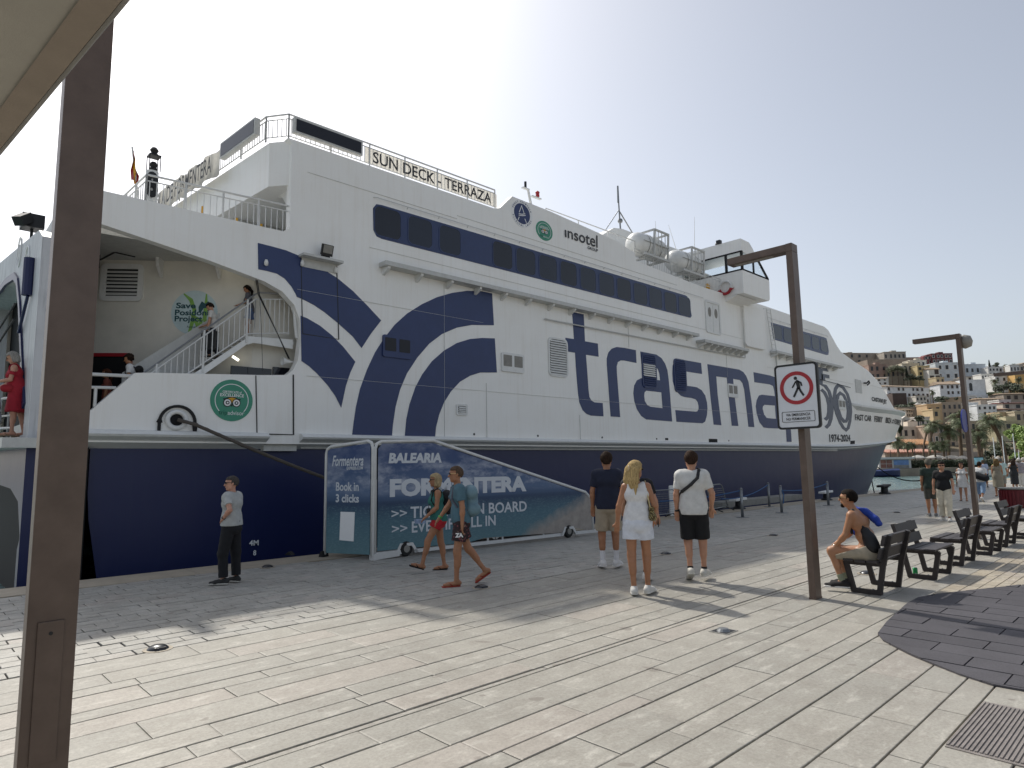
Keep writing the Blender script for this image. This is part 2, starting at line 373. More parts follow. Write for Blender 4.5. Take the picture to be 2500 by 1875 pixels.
def shell_rows(x0, x1, n, lo, hi, off=0.0, m=7, tipcap=True):
    rows = []
    for i in range(n+1):
        X = x0+(x1-x0)*i/n; row = []
        zs = [lo(X)+(hi(X)-lo(X))*j/m for j in range(m+1)]
        for z in zs:
            xx = min(X, tipx(z)); y = min(hullY(xx, z)+off, CY); row.append((xx, y, z))
        row.append((min(X, tipx(zs[-1])), CY, zs[-1]+.15))
        for z in reversed(zs):
            xx = min(X, tipx(z)); y = min(hullY(xx, z)+off, CY); row.append((xx, 2*CY-y, z))
        rows.append(row)
    return rows
mb = MB(); mb.grid(shell_rows(32.0, 76.4, 74, zlow, ztop)); fpart('bow_shell', mb, M['white'], smooth=False)
# deck at the front edge of the forward lounge
# --- navy hull below the rubbing strake, flaring towards the bow
def hl(X): return -1.7
mb = MB(); rows = []
for i in range(91):
    X = 2.95+(76-2.95)*i/90; row = []
    for j in range(9):
        z = -1.7+(zlow(X)+.02+1.7)*j/8; xx = min(X, tipx(z-.3)-.4)
        if X < 3.3: xx = X+max(0, (1.05-z))*.17
        row.append((xx, min(hullY(xx, z-.3)+.3, CY), z))
    row += [(p[0], 2*CY-p[1], p[2]) for p in reversed(row)]
    rows.append(row)
mb.grid(rows)
k = len(rows[0]); 
fpart('hull', mb, M['hull'], smooth=False)
# --- rubbing strake
def strake(xa, xb, n, name):
    mb = MB(); rows = []
    for i in range(n+1):
        X = xa+(xb-xa)*i/n; zl = zlow(X); h = float(np.interp(X, [2, 40, 58, 72], [.26, .26, .14, .05])); Y = lambda z: min(hullY(min(X, tipx(z)), z), CY)
        xx = min(X, tipx(zl))
        y = Y(zl)
        rows.append([(xx, y+.05, zl+h), (xx, y-.14, zl+h-.03), (xx, y-.2, zl+h-.1), (xx, y-.17, zl+h*.45), (xx, y+.32, zl-.12), (xx, y+.4, zl-.06)])
    mb.grid(rows)
    mb.f.append(tuple(range(6))); mb.f.append(tuple(n*6+i for i in reversed(range(6))))
    fpart(name, mb, M['white_clean'])
strake(2.1, 6.35, 4, 'rubbing_strake'); strake(7.15, 74, 60, 'rubbing_strake')
mb = MB(); mb.box(6.35, 7.15, 14.98, 15.2, 2.14, 2.5); fpart('strake_gap', mb, M['white_grey'])
for X in (12.6, 15.3, 18.6, 22.0, 27.7): decal('scupper', [ellipse(X, 2.64, .035, .035, 10)], M['black'])
# --- superstructure volumes behind the plating
mb = MB(); mb.box(7.3, 41.0, 15.06, 32.4, 2.2, 7.38); mb.box(9.2, 41.0, 15.06, 32.4, 7.38, 9.45); mb.box(14.3, 21.0, 15.06, 32.4, 9.4, 9.9)
fpart('superstructure', mb, M['white_grey'])
mb = MB(); mb.prism([(2.35, 14.98), (9.25, 15.05), (9.25, 32.4), (2.6, 32.4)], lambda u, v, t: (u, v+(6.2-u)*.16 if u < 6.2 and v < 16 else v, t), 6.7, 7.36); fpart('stern_deck', mb, M['white_grey'])
mb = MB(); mb.prism([(2.88, 17.99), (6.2, 15.43), (7.35, 15.43), (7.35, 32), (2.88, 32)], lambda u, v, t: (u, v, t), 2.2, 6.72); fpart('stern_deckhouse', mb, M['inner_wall'])
mb = MB(); mb.box(2.0, 7.3, 15.07, 18.2, 2.3, 2.72); fpart('mooring_deck', mb, M['white_grey'])
# sun deck overhang towards the stern with its rounded alcove below
mb = MB(); mb.prism([(6.78, 14.98), (6.45, 15.4), (5.9, 22.0), (5.3, 32.0), (9.3, 32.2), (9.3, 15.06)], lambda u, v, t: (u, v, t), 8.68, 9.83); fpart('sun_deck_overhang', mb, M['white'])
mb = MB(); mb.box(9.15, 9.25, 15.06, 32, 7.36, 8.7)
mb.prism([(15.06, 7.36), (15.06, 8.7), (15.9, 8.7), (15.55, 8.55), (15.3, 8.25), (15.2, 7.9), (15.17, 7.36)], lambda u, v, t: (t, u, v), 6.9, 9.2)
fpart('alcove_wall', mb, M['white_clean'])
for i, (y, z) in enumerate([(18, 8.66), (20, 8.66), (22, 8.66), (24, 8.66)]):
    mb = MB(); mb.box(6.6, 9.1, y, y+.08, 8.56, 8.68); fpart('deck_beam', mb, M['white_grey'])
# --- navy emblem and lettering
for k_ in ('arm1', 'arm2', 'arm3', 'arm4'): decal('emblem_arm', [TR[k_]], M['navy'])
decal('letter_t', [TR['t']], M['navy']); decal('letter_r', [TR['r']], M['navy'])
decal('letter_a', [TR['a']], M['navy'], holes=[TR['ah']]); decal('letter_s', [TR['s']], M['navy'])
decal('letter_m', [TR['m']], M['navy']); decal('letter_a', [TR['a2']], M['navy'], holes=[TR['a2h']])
pz = [(33.7, 2.66), (34.34, 2.66), (34.34, 3.4), (36.3, 3.4), (36.8, 3.7), (36.95, 4.2), (36.95, 5.2), (36.7, 5.75), (36.2, 6.03), (33.7, 6.03)]
mb = MB()
def flat_pts(mb, P, W_, closed=False, t=.02):
    L, Q = stroke(P, W_, closed); k = len(P)
    for i in range(k if closed else k-1):
        j = (i+1) % k
        mb.prism([(L[i].x, L[i].y), (L[j].x, L[j].y), (Q[j].x, Q[j].y), (Q[i].x, Q[i].y)], HP, -.03, t)
flat_pts(mb, [(33.98, 2.66), (33.98, 5.8), (34.9, 5.8), (35.8, 5.75), (36.05, 5.3), (36.05, 4.2), (35.8, 3.75), (34.2, 3.65)], .55)
fpart('letter_p', mb, M['navy'])
mb = MB(); flat_pts(mb, [(36.85, 3.45), (36.85, 6.05)], .45); fpart('letter_i', mb, M['navy'])
def narrow_pts(mb, P, W_, closed=False, q=.36):
    """stroke of even weight in lettering stretched along the ship"""
    L, Q = stroke([(x*q, z) for x, z in P], W_, closed); k = len(P)
    for i in range(k if closed else k-1):
        j = (i+1) % k; mb.prism([(L[i].x/q, L[i].y), (L[j].x/q, L[j].y), (Q[j].x/q, Q[j].y), (Q[i].x/q, Q[i].y)], HP, -.03, .02)
mb = MB(); narrow_pts(mb, TR['5o'], .17); narrow_pts(mb, TR['5i'], .2); narrow_pts(mb, TR['5j'], .17); fpart('numeral_five', mb, M['grey50'])
mb = MB(); narrow_pts(mb, TR['0o'], .165, True); narrow_pts(mb, TR['0i'], .16, True); fpart('numeral_zero', mb, M['grey50'])
def ship_text(name, s, quad, mat, bold=.02, t=.02, shear=0, n=0):
    mb = MB(); text_quad(mb, s, quad, HP, t, bold, shear); return fpart(name, mb, mat, fix=False)
ship_text('anniversary_years', '1974-2024', ((39.34, 3.16), (42.83, 3.2), (42.85, 2.78), (39.35, 2.69)), M['dark_letter'], .03)
ship_text('ship_name', 'CASTAVI JET', ((47.55, 5.83), (51.78, 5.88), (51.7, 5.48), (47.5, 5.45)), M['dark_letter'], .05)
mb = MB()
xs = np.linspace(43.8, 60.5, 6)
for w_, (a, b) in {'FAST CAR': (43.8, 47.3), 'FERRY': (48.0, 50.3), 'IBIZA': (51.3, 53.6), '\u21c4': (53.9, 54.7), 'FORMENTERA': (55.0, 61.5)}.items():
    if w_ == '\u21c4':
        for q, zz in ((1, 4.52), (-1, 4.36)):
            flat_pts(mb, [(a, zz), (b, zz)], .05); x_ = b if q > 0 else a
            mb.prism([(x_, zz), (x_-.25*q, zz+.1), (x_-.25*q, zz-.1)], HP, 0, .02)
        continue
    zt = lambda X: float(np.interp(X, [43.8, 57.6, 62], [4.5, 4.7, 4.8])); zb = lambda X: float(np.interp(X, [43.8, 58.6, 62], [4.11, 4.32, 4.42]))
    text_quad(mb, w_, ((a, zt(a)), (b, zt(b)), (b, zb(b)), (a, zb(a))), HP, .02, .03)
fpart('route_lettering', mb, M['dark_letter'], fix=False)
ship_text('hotel_lettering', '\u0131nsotel', ((16.86, 10.06), (18.70, 10.14), (18.68, 9.66), (16.87, 9.66)), M['dark_letter'], .012)
ship_text('hotel_lettering_small', 'GROUP', ((18.1, 9.61), (18.70, 9.62), (18.69, 9.5), (18.1, 9.5)), M['dark_letter'])
ship_text('draught_mark', '4M', ((6.14, .13), (6.36, .12), (6.36, .0), (6.14, .01)), M['sign_white'], .03, t=-.27)
ship_text('draught_mark', '8', ((6.24, -.1), (6.31, -.1), (6.31, -.22), (6.24, -.22)), M['sign_white'], .03, t=-.27)
# round stickers
def owl(mb_d, mb_w, mb_y, mb_g, cx, cz, r, fn, t):
    for s_ in (-1, 1):
        ex = cx+s_*r*.21; ez = cz-r*.12
        mb_d.prism(ellipse(ex, ez, r*.2, r*.2, 20), fn, t, t+.004); mb_w.prism(ellipse(ex, ez, r*.16, r*.16, 20), fn, t+.004, t+.008)
        mb_d.prism(ellipse(ex, ez, r*.09, r*.09, 16), fn, t+.008, t+.012); mb_w.prism(ellipse(ex, ez, r*.045, r*.045, 12), fn, t+.012, t+.016)
        mb_d.prism([(cx+s_*r*.2, cz+r*.1), (cx+s_*r*.42, cz+r*.08), (cx+s_*r*.36, cz-.02)], fn, t, t+.003)
    mb_d.prism(ellipse(cx, cz+r*.02, r*.33, r*.15, 20), fn, t, t+.002); mb_y.prism([(cx-r*.2, cz+r*.08), (cx, cz+r*.14), (cx+r*.2, cz+r*.08), (cx, cz-r*.12)], fn, t+.002, t+.0035)
    mb_d.prism([(cx-r*.06, cz-r*.2), (cx+r*.06, cz-r*.2), (cx, cz-r*.31)], fn, t, t+.006)
def badge(cx, cz, rx, rz, lines, name):
    r = (rx+rz)/2; d = decal(name, [ellipse(cx, cz, rx, rz, 40)], M['green_sign'], .012)
    a, b, c, g = MB(), MB(), MB(), MB(); sc = rx/r
    fn = lambda u, v, t: HP(cx+(u-cx)*rx/r, cz+(v-cz)*rz/r, t)
    owl(a, b, c, g, cx, cz-.0*r, r, fn, .016)
    L, Q = stroke(arc(cx, cz, r*.78, -42, 222, 30), r*.035)
    for i in range(len(L)-1): b.prism([(L[i].x, L[i].y), (L[i+1].x, L[i+1].y), (Q[i+1].x, Q[i+1].y), (Q[i].x, Q[i].y)], fn, .012, .016)
    text_quad(b, lines[0], box_quad(cx-r*.45, cx+r*.45, cz+r*.34, cz+r*.45), fn, .017, .02)
    text_quad(b, lines[1], box_quad(cx-r*.56, cx+r*.56, cz+r*.17, cz+r*.32), fn, .017, .02)
    text_quad(g, 'trip', box_quad(cx-r*.6, cx-r*.2, cz-r*.76, cz-r*.5), fn, .017, .01)
    text_quad(b, 'advisor', box_quad(cx-r*.18, cx+r*.6, cz-r*.7, cz-r*.5), fn, .017, .0)
    a.build('owl_outline', M['black'], d); b.build('badge_lettering', M['sign_white'], d, fix=False); c.build('owl_brow', M['yellow'], d); g.build('badge_lettering', M['green_dark'], d, fix=False)
badge(5.54, 3.255, .465, .465, ('CERTIFICATE of', 'EXCELLENCE'), 'green_badge')
badge(15.82, 9.64, .41, .34, ('CERTIFICADO de', 'EXCELENCIA'), 'green_badge')
d = decal('alliance_badge', [ellipse(14.76, 9.97, .5, .47, 40)], M['sign_white'], .01)
mb = MB(); mb.prism(ellipse(14.76, 9.97, .37, .35, 36), HP, .01, .014); mb.build('badge_disc', M['badge_blue'], d)
mb = MB()
for P in ([(14.62, 9.98), (14.74, 10.24), (14.86, 9.98)], [(14.6, 9.93), (14.75, 9.95), (14.9, 10.0)], [(14.6, 9.88), (14.75, 9.9), (14.92, 9.95)], [(14.62, 9.83), (14.56, 9.7)], [(14.88, 9.83), (14.96, 9.68)]): flat_pts(mb, P, .025, t=.02)
mb.build('badge_letter', M['sign_white'], d)
mb = MB(); W_ = 'FERRY ALLIANCE'
for i, ch in enumerate(W_):
    if ch == ' ': continue
    a = R(160-i*10.5); c_, s_ = math.cos(a), math.sin(a); q = []
    for (u, v) in ((-.022, .03), (.022, .03), (.022, -.03), (-.022, -.03)):
        q.append((14.76+.435*c_+u*s_+v*c_, 9.97+.41*s_-u*c_+v*s_))
    text_quad(mb, ch, q, HP, .016, .02)
W_ = 'BALEARIC LINES'
for i, ch in enumerate(W_):
    if ch == ' ': continue
    a = R(200+i*10.5); c_, s_ = math.cos(a), math.sin(a); q = []
    for (u, v) in ((-.02, .028), (.02, .028), (.02, -.028), (-.02, -.028)):
        q.append((14.76+.435*c_-u*s_-v*c_, 9.97+.41*s_+u*c_-v*s_))
    text_quad(mb, ch, q, HP, .016, .02)
mb.build('badge_ring_lettering', M['badge_blue'], d, fix=False)
# --- window bands
def window(u0, u1, z0, z1, r, parent, mat, name='window'):
    fr = MB(); o_ = rrect(u0, u1, z0, z1, r); fr.prism(rrect(u0-.03, u1+.03, z0-.03, z1+.03, r+.02), HP, .012, .022, holes=[o_])
    w = fr.build(name, M['band'], parent)
    p = MB(); p.prism(o_, HP, .0, .017); p.build('pane', mat, w); return w
bnd = [(9.38, 8.82), (9.2, 8.8), (9.1, 8.66), (9.12, 8.06), (9.22, 7.9), (9.39, 7.87), (24.94, 7.92), (25.05, 8.02), (24.9, 8.7), (24.75, 8.84), (24.6, 8.86)]
band = decal('window_band', [bnd], M['band'])
for i, (a, b) in enumerate([(9.15, 9.98), (10.24, 11.06), (11.34, 12.12), (13.44, 14.26), (14.46, 15.33), (15.53, 16.39), (16.59, 17.43), (17.65, 18.5), (18.72, 19.59), (19.79, 20.64), (20.86, 21.73), (21.9, 22.78), (22.99, 23.87), (24.06, 24.95)]):
    window(a, b, 7.95, 8.76, .16, band, M['pane2'] if i % 3 else M['pane'])
b2 = [(32.75, 8.8), (39.6, 8.86), (40.0, 8.84), (40.22, 8.1), (40.1, 7.86), (39.8, 7.82), (32.95, 7.93)]
band2 = decal('window_band', [b2], M['band'])
for i in range(6): window(32.95+i*1.22, 33.95+i*1.22, 8.0, 8.72, .16, band2, M['pane2'])
mb = MB()
for (xa, xb, z) in ((9.1, 26.1, 8.97), (32.7, 40.2, 8.98)):
    mb.tube([HP(xa, z, .0), HP(xa+.1, z, .06), HP(xb-.1, z, .06), HP(xb, z, 0)], .012, 5)
    n = int((xb-xa)/1.1)
    for i in range(1, n): mb.tube([HP(xa+1.1*i, z, .06), HP(xa+1.1*i, z-.05, .0)], .01, 4)
fpart('gutter_rail', mb, M['rail_white'])
# --- ledge with brackets, lower shelves
def ledge(xa, xb, z, dpt, name='ledge', step=1.08):
    mb = MB(); mb.prism([(xa, z), (xb, z), (xb, z+.12), (xa, z+.12)], HP, -.02, dpt); l = fpart(name, mb, M['white_grey'])
    x = xa+.1
    while x < xb:
        b = MB(); b.prism([(0, 0), (dpt-.05, 0), (dpt-.06, -.06), (.08, -.17), (0, -.2)], lambda u, v, t: HP(x+t, z-.002+v, u), 0, .09); b.build('bracket', M['white_clean'], l); x += step
ledge(9.3, 25.05, 7.06, .34); ledge(25.3, 29.3, 6.84, .45, step=.55); ledge(32.4, 41.3, 7.12, .4, step=.9)
mb = MB(); mb.tube([HP(15.7, 6.55, .03), HP(15.75, 6.54, .07), HP(29.6, 6.62, .07), HP(29.62, 9.0, .07)], .025, 6); mb.tube([HP(33.0, 6.2, .06), HP(33.0, 7.1, .06)], .03, 6); fpart('conduit', mb, M['white_grey'])
# --- vents with louvres
def vent(u0, u1, z0, z1, r, n, mat, slat, name='vent'):
    mb = MB(); o_ = rrect(u0, u1, z0, z1, r); mb.prism(rrect(u0-.06, u1+.06, z0-.06, z1+.06, r+.04), HP, -.02, .035, holes=[o_]); mb.prism(o_, HP, -.02, .0)
    me = MB(); me.prism(rrect(u0-.06, u1+.06, z0-.06, z1+.06, r+.04), HP, -.02, .04, holes=[o_])
    v = fpart(name, me, mat); bk = MB(); bk.prism(o_, HP, -.01, .006); bk.build('vent_recess', M['dark_void'], v)
    for i in range(n):
        z = z0+(z1-z0)*(i+.5)/n; h = (z1-z0)/n*.32; ins = .02
        s_ = MB(); a = HP(u0+ins, z+h, .012); b = HP(u1-ins, z+h, .012); c = HP(u1-ins, z-h, .055); e = HP(u0+ins, z-h, .055)
        s_.add([a, b, c, e, (a[0], a[1], a[2]-.02), (b[0], b[1], b[2]-.02), (c[0], c[1], c[2]-.02), (e[0], e[1], e[2]-.02)], [(0, 1, 2, 3), (7, 6, 5, 4), (0, 3, 7, 4), (3, 2, 6, 7), (2, 1, 5, 6), (1, 0, 4, 5)])
        s_.build('louvre', slat[i] if isinstance(slat, list) else slat, v)
    return v
vent(15.93, 16.78, 4.7, 5.92, .14, 15, M['white_clean'], M['white_clean'])
vent(21.25, 22.1, 4.67, 5.93, .14, 15, M['navy'], [M['navy']]*5+[M['white_clean']]*6+[M['navy']]*4)
vent(23.5, 24.3, 4.65, 5.94, .14, 15, M['navy'], [M['navy']]*15)
vent(11.98, 12.28, 3.24, 3.45, .02, 4, M['white_clean'], M['white_clean'], 'small_vent')
def grille_box(u0, u1, z0, z1, mat, gm):
    mb = MB(); mb.prism(rrect(u0, u1, z0, z1, .06), HP, -.02, .05); g = fpart('grille_box', mb, mat); w = (u1-u0)
    for a in (.07, .55):
        q = MB(); q.prism(rrect(u0+w*a, u0+w*(a+.37), z0+(z1-z0)*.28, z1-(z1-z0)*.12, .02), HP, .04, .056); q.build('mesh_panel', gm, g)
M['mesh_grey'] = pm('grey_mesh', '#8e8c86', .7); M['navy_dark'] = pm('dark_navy_mesh', '#0c1220', .5)
grille_box(9.42, 10.36, 4.64, 5.24, M['navy'], M['navy_dark']); grille_box(13.72, 14.7, 4.62, 5.22, M['white_clean'], M['mesh_grey'])
grille_box(27.85, 28.75, 4.64, 5.26, M['white_clean'], M['mesh_grey']); grille_box(41.06, 42.15, 4.66, 5.28, M['white_clean'], M['mesh_grey'])
mb = MB(); mb.prism([(25.96, 2.53), (26.67, 2.53), (26.67, 2.7), (25.96, 2.7)], HP, -.02, .014); mb.prism([(42.9, 2.62), (43.7, 2.65), (43.7, 2.85), (42.9, 2.82)], HP, -.02, .02); mb.prism([(22.6, 2.6), (22.8, 2.6), (22.8, 2.68), (22.6, 2.68)], HP, -.02, .014); fpart('drain_opening', mb, M['dark_void'])
# --- doors, panels, ladder
def seam(pts, w=.02, closed=False, name='plate_seam', mat='black'):
    mb = MB(); flat_pts(mb, pts, w, closed, t=.016); fpart(name, mb, M[mat])
seam([(6.06, 3.86), (6.13, 2.52)]); seam([(6.96, 3.95), (7.0, 2.52), (6.13, 2.52)], .03)
seam([(7.08, 6.9), (7.17, 4.97)], .018); seam([(8.05, 6.85), (8.14, 4.95), (7.17, 4.97)], .022)
for X, za, zb in ((17.4, 2.5, 3.4), (11.5, 2.5, 7.0), (20.4, 6.1, 7.0), (27.9, 4.6, 6.8), (13.1, 2.5, 4.2)): seam([(X, za), (X, zb)], .006, mat='white_grey')
for xa, xb, z in ((7.3, 31, 3.95), (9, 31, 7.55), (32, 44, 6.4), (44, 53, 6.6), (12, 24, 9.2), (7.2, 12, 9.1), (7.0, 13, 6.05)):
    seam([(x, z) for x in np.linspace(xa, xb, 12)], .006, mat='white_grey')
mb = MB(); mb.prism([(7.02, 6.86), (8.1, 6.86), (8.1, 6.92), (7.02, 6.92)], HP, -.02, .28); mb.prism([(7.1, 6.64), (8.04, 6.64), (8.04, 6.86), (7.1, 6.86)], HP, -.02, .02); fpart('door_canopy', mb, M['white_grey'])
fl = MB(); fl.obox((7.66, 14.62, 7.12), (.3, 0, .0), (0, .06, .03), (0, -.08, .26)); fo = fpart('floodlight', fl, M['black'])
fl = MB(); fl.obox((7.66, 14.575, 7.13), (.24, 0, 0), (0, .02, .008), (0, -.06, .19)); fl.build('floodlight_glass', M['mesh_grey'], fo)
fl = MB(); fl.cyl((7.66, 14.64, 7.02), (7.66, 14.66, 6.92), .02); fl.box(7.56, 7.76, 14.66, 14.74, 6.95, 7.05); fl.build('floodlight_bracket', M['black'], fo)
mb = MB()
for X, z in ((6.2, 6.55), (7.1, 6.72), (8.0, 6.72)): mb.lathe([(0, -.09), (.045, -.07), (.05, 0), (.03, .06)], HP(X, z, .06), 10)
fpart('deck_lamp', mb, M['white_clean'], smooth=True)
mb = MB(); mb.prism(rrect(26.2, 27.5, 7.45, 8.95, .12), HP, -.02, .05, holes=[rrect(26.3, 27.4, 7.5, 8.85, .08)]); dd = fpart('double_door', mb, M['white_clean'])
for a in (26.3, 26.86):
    q = MB(); q.prism(rrect(a, a+.53, 7.5, 8.85, .03), HP, -.02, .02); lf = q.build('door_leaf', M['white_clean'], dd)
    q = MB(); q.prism(ellipse(a+.27, 8.42, .13, .22, 24), HP, .0, .03); q.build('porthole', M['mesh_grey'], lf)
mb = MB(); mb.prism(rrect(29.6, 31.75, 7.2, 9.32, .22), HP, -.02, .16); fpart('side_locker', mb, M['white'], bevel=.03)
mb = MB()
for u in (32.0, 32.45): mb.tube([HP(u+.0, 9.4, 0), HP(u+.02, 9.42, .14), HP(u+.42, 7.3, .14), HP(u+.42, 7.25, 0)], .022, 6)
for i in range(9): z = 9.2-i*.23; mb.cyl(HP(32.06+i*.045, z, .14), HP(32.5+i*.045, z, .14), .015, n=6)
fpart('ladder', mb, M['rail_white'])
mb = MB(); mb.tube([HP(46.0, 6.62, .02), HP(46.0, 6.6, .2), HP(46.3, 6.75, .25), HP(46.6, 6.65, .2), HP(46.3, 6.5, .15)], .05, 6); mb.tube([HP(38.4, 6.25, .1), HP(43.0, 6.1, .12)], .02, 5); fpart('fairlead', mb, M['black_rubber'])
mb = MB(); mb.prism([(44.3, 5.9), (45.5, 5.9), (45.5, 6.75), (44.3, 6.75)], HP, -.02, .03); fpart('hatch_cover', mb, M['white_grey'])
# bow knuckle strake
mb = MB(); rows = []
for i in range(40):
    X = 43.4+(74-43.4)*i/39; z = float(np.interp(X, [43.4, 44.2, 48.5, 57.4, 62, 74], [5.0, 4.92, 4.96, 5.2, 5.32, 5.5])); xx = min(X, tipx(z)); y = hullY(xx, z); p = .02 if i == 0 else .32
    rows.append([(xx, y+.1, z+.24), (xx, y-p, z+.16), (xx, y-p, z+.04), (xx, y+.1, z-.22)])
mb.grid(rows); fpart('bow_knuckle', mb, M['white_clean'])
# --- hawse hole
mb = MB(); P = [(4.08, 2.5), (4.08, 2.72)]+arc(4.43, 2.72, .35, 180, 0, 14)+[(4.78, 2.72), (4.78, 2.5)]; L, Q = stroke(P, .055)
for i in range(len(P)-1): mb.prism([(L[i].x, L[i].y), (L[i+1].x, L[i+1].y), (Q[i+1].x, Q[i+1].y), (Q[i].x, Q[i].y)], HP, -.02, .05)
hw = fpart('hawse_surround', mb, M['black_rubber'])
mb = MB(); mb.prism(ellipse(4.41, 2.78, .16, .15, 24), HP, -.02, .02); mb.build('hawse_hole', M['dark_void'], hw)
mb = MB(); mb.tube([HP(4.41+.18*math.cos(a), 2.78+.17*math.sin(a), .03) for a in np.linspace(0, 2*math.pi, 25)[:-1]], .05, 8, True); mb.build('hawse_rim', M['white_clean'], hw, smooth=True)
# --- railings
def railing(name, path, z0, z1, post=1.15, bal=.14, rt=.025, mid=True, mat=None, midz=.82):
    mb = MB(); mat = mat or M['rail_white']
    mb.tube([(x, y, z1(x, y) if callable(z1) else z1) for x, y in path], rt, 6)
    if mid: mb.tube([(x, y, z0+(z1-z0)*midz) for x, y in path], rt*.65, 5); mb.tube([(x, y, z0+(z1-z0)*.1) for x, y in path], rt*.65, 5)
    for (a, b) in zip(path[:-1], path[1:]):
        L_ = math.hypot(b[0]-a[0], b[1]-a[1]); n = max(1, round(L_/post)); nb = max(1, round(L_/bal)) if bal else 0
        for i in range(n+1):
            f = i/n; x, y = a[0]+(b[0]-a[0])*f, a[1]+(b[1]-a[1])*f; mb.cyl((x, y, z0-.04), (x, y, z1), rt*.95, n=5)
        for i in range(nb):
            f = (i+.5)/nb; x, y = a[0]+(b[0]-a[0])*f, a[1]+(b[1]-a[1])*f; mb.cyl((x, y, z0+(z1-z0)*.1), (x, y, z0+(z1-z0)*midz), rt*.45, n=4, caps=False)
    return fpart(name, mb, mat)
railing('sun_deck_railing', [(13.62, 14.92), (6.72, 14.92), (6.36, 15.42), (5.85, 22.0), (5.2, 32.0)], 9.86, 10.49, post=1.2, bal=.13)
railing('stern_deck_railing', [(6.86, 14.95), (3.72, 14.95+.35), (3.55, 19.5), (3.4, 30)], 7.38, 8.13, post=.75, bal=.14)
railing('raft_deck_railing', [(21.2, 15.0), (28.0, 15.0)], 9.62, 10.25, post=1.4, bal=.13, rt=.02)
railing('roof_railing', [(16.2, 15.1), (21.4, 15.1)], 10.25, 10.62, post=1.5, bal=0, rt=.02, mid=False)
for p in [(4.9, 15.3), (5.75, 15.5), (6.35, 15.5)]:
    mb = MB(); mb.cyl((p[0], p[1], 7.36), (p[0], p[1], 7.72), .03, n=8); mb.build('handle_post', M['yellow'], ferry)
# screens on the sun deck rail
def screen(c, ux, w, h, name='display_screen'):
    ux = Vector(ux).normalized(); nz = Vector((0, 0, 1)); ny = ux.cross(nz)
    mb = MB(); mb.obox(c, ux*w, ny*.14, nz*h); s_ = fpart(name, mb, M['white_grey'])
    for side_ in (-1, 1):
        q = MB(); q.obox(Vector(c)+ny*side_*.073, ux*(w-.1), ny*.01, nz*(h-.09)); q.build('screen_face', M['navy_dark'] if w < 1.96 else M['screen'], s_)
M['screen'] = pm('dark_led_screen', '#262e3c', .35)
screen((7.75, 14.82, 10.19), (1, 0, 0), 1.92, .4); screen((6.15, 16.6, 10.27), (-.07, 1, 0), 1.97, .44)
# --- funnel block, masts, rafts
mb = MB(); mb.prism([(20.4, 9.6), (21.3, 11.2), (22.6, 12.0), (23.2, 12.1), (29.2, 12.15), (29.2, 9.6)], lambda u, v, t: (u, t, v), 17.0, 28.0); fpart('funnel_house', mb, M['white'])
mb = MB()
for i in range(4): mb.box(26.9+i*.1, 26.95+i*.1, 16.96, 16.99, 11.1-i*.02, 11.4-i*.02)
fpart('exhaust_vent', mb, M['black'])
mb = MB(); mb.cyl((17.85, 17, 9.9), (17.25, 17, 12.25), .07, .05); mb.box(16.95, 17.3, 16.95, 17.05, 12.2, 12.25); mb.box(17.45, 17.95, 16.95, 17.05, 12.0, 12.05); nm = fpart('light_mast', mb, M['white_clean'])
mb = MB(); mb.cyl((17.12, 17, 12.25), (17.12, 17, 12.5), .05); mb.build('mast_lamp', M['black'], nm)
mb = MB(); mb.lathe([(.05, 0), (.08, .03), (.07, .14), (.09, .2), (.03, .26)], (17.78, 17, 12.06)); mb.build('red_mast_lamp', M['red'], nm)
mb = MB(); mb.cyl((23.77, 17.5, 11.9), (23.66, 17.5, 14.1), .04, .03); mb.cyl((23.66, 17.5, 13.6), (23.66, 17.5, 14.4), .05, .04); mb.cyl((23.72, 17.5, 13.3), (22.6, 17.5, 12.0), .02); mb.cyl((23.72, 17.5, 13.2), (25.6, 17.5, 11.6), .03); mb.lathe([(0, -.12), (.1, -.08), (.12, 0), (.1, .08), (0, .12)], (23.75, 17.5, 12.75), 12)
fpart('radio_mast', mb, M['steel'])
for (xa, za, xb, zb) in ((26.18, 12.1, 26.16, 13.25), (27.95, 12.1, 27.3, 13.35), (29.6, 12.4, 29.8, 14.4)):
    mb = MB(); mb.cyl((xa, 17.2, za), (xb, 17.2, zb), .018, .008, n=6); fpart('whip_aerial', mb, M['rail_white'])
mb = MB(); mb.prism([(28.07, 9.4), (30.7, 9.42), (30.79, 10.46), (30.75, 10.55), (29.75, 11.36), (29.2, 11.75), (28.9, 11.95), (28.07, 11.96)], lambda u, v, t: (u, t, v), 17.0, 30.5)
mb.prism([(28.07, 9.38), (30.6, 9.4), (30.72, 9.5), (30.79, 10.4), (30.75, 10.5), (28.07, 10.5)], lambda u, v, t: (u, t, v), 13.9, 17.0)
mb.prism([(28.07, 11.35), (29.6, 11.35), (29.2, 11.75), (28.9, 11.95), (28.07, 11.96)], lambda u, v, t: (u, t, v), 13.9, 17.0)
mb.prism([(15.5, 9.5), (14.2, 9.36), (15.5, 8.9)], lambda u, v, t: (t, u, v), 28.1, 30.0)
mb.box(25.6, 28.07, 17.2, 30, 9.5, 11.9)
wh = fpart('bridge', mb, M['white'])
g = MB(); g.box(28.085, 28.11, 13.98, 16.2, 10.5, 11.36); g.prism([(28.2, 10.5), (30.62, 10.5), (29.6, 11.36), (28.2, 11.36)], lambda u, v, t: (u, t, v), 13.92, 13.945)
g.build('bridge_window', M['glass'], wh)
g = MB()
for y in (13.92, 14.7, 16.22): g.box(28.06, 28.16, y-.05, y+.05, 10.48, 11.38)
g.box(28.06, 28.13, 13.9, 16.25, 10.46, 10.53); g.box(28.06, 28.13, 13.9, 16.25, 11.33, 11.39)
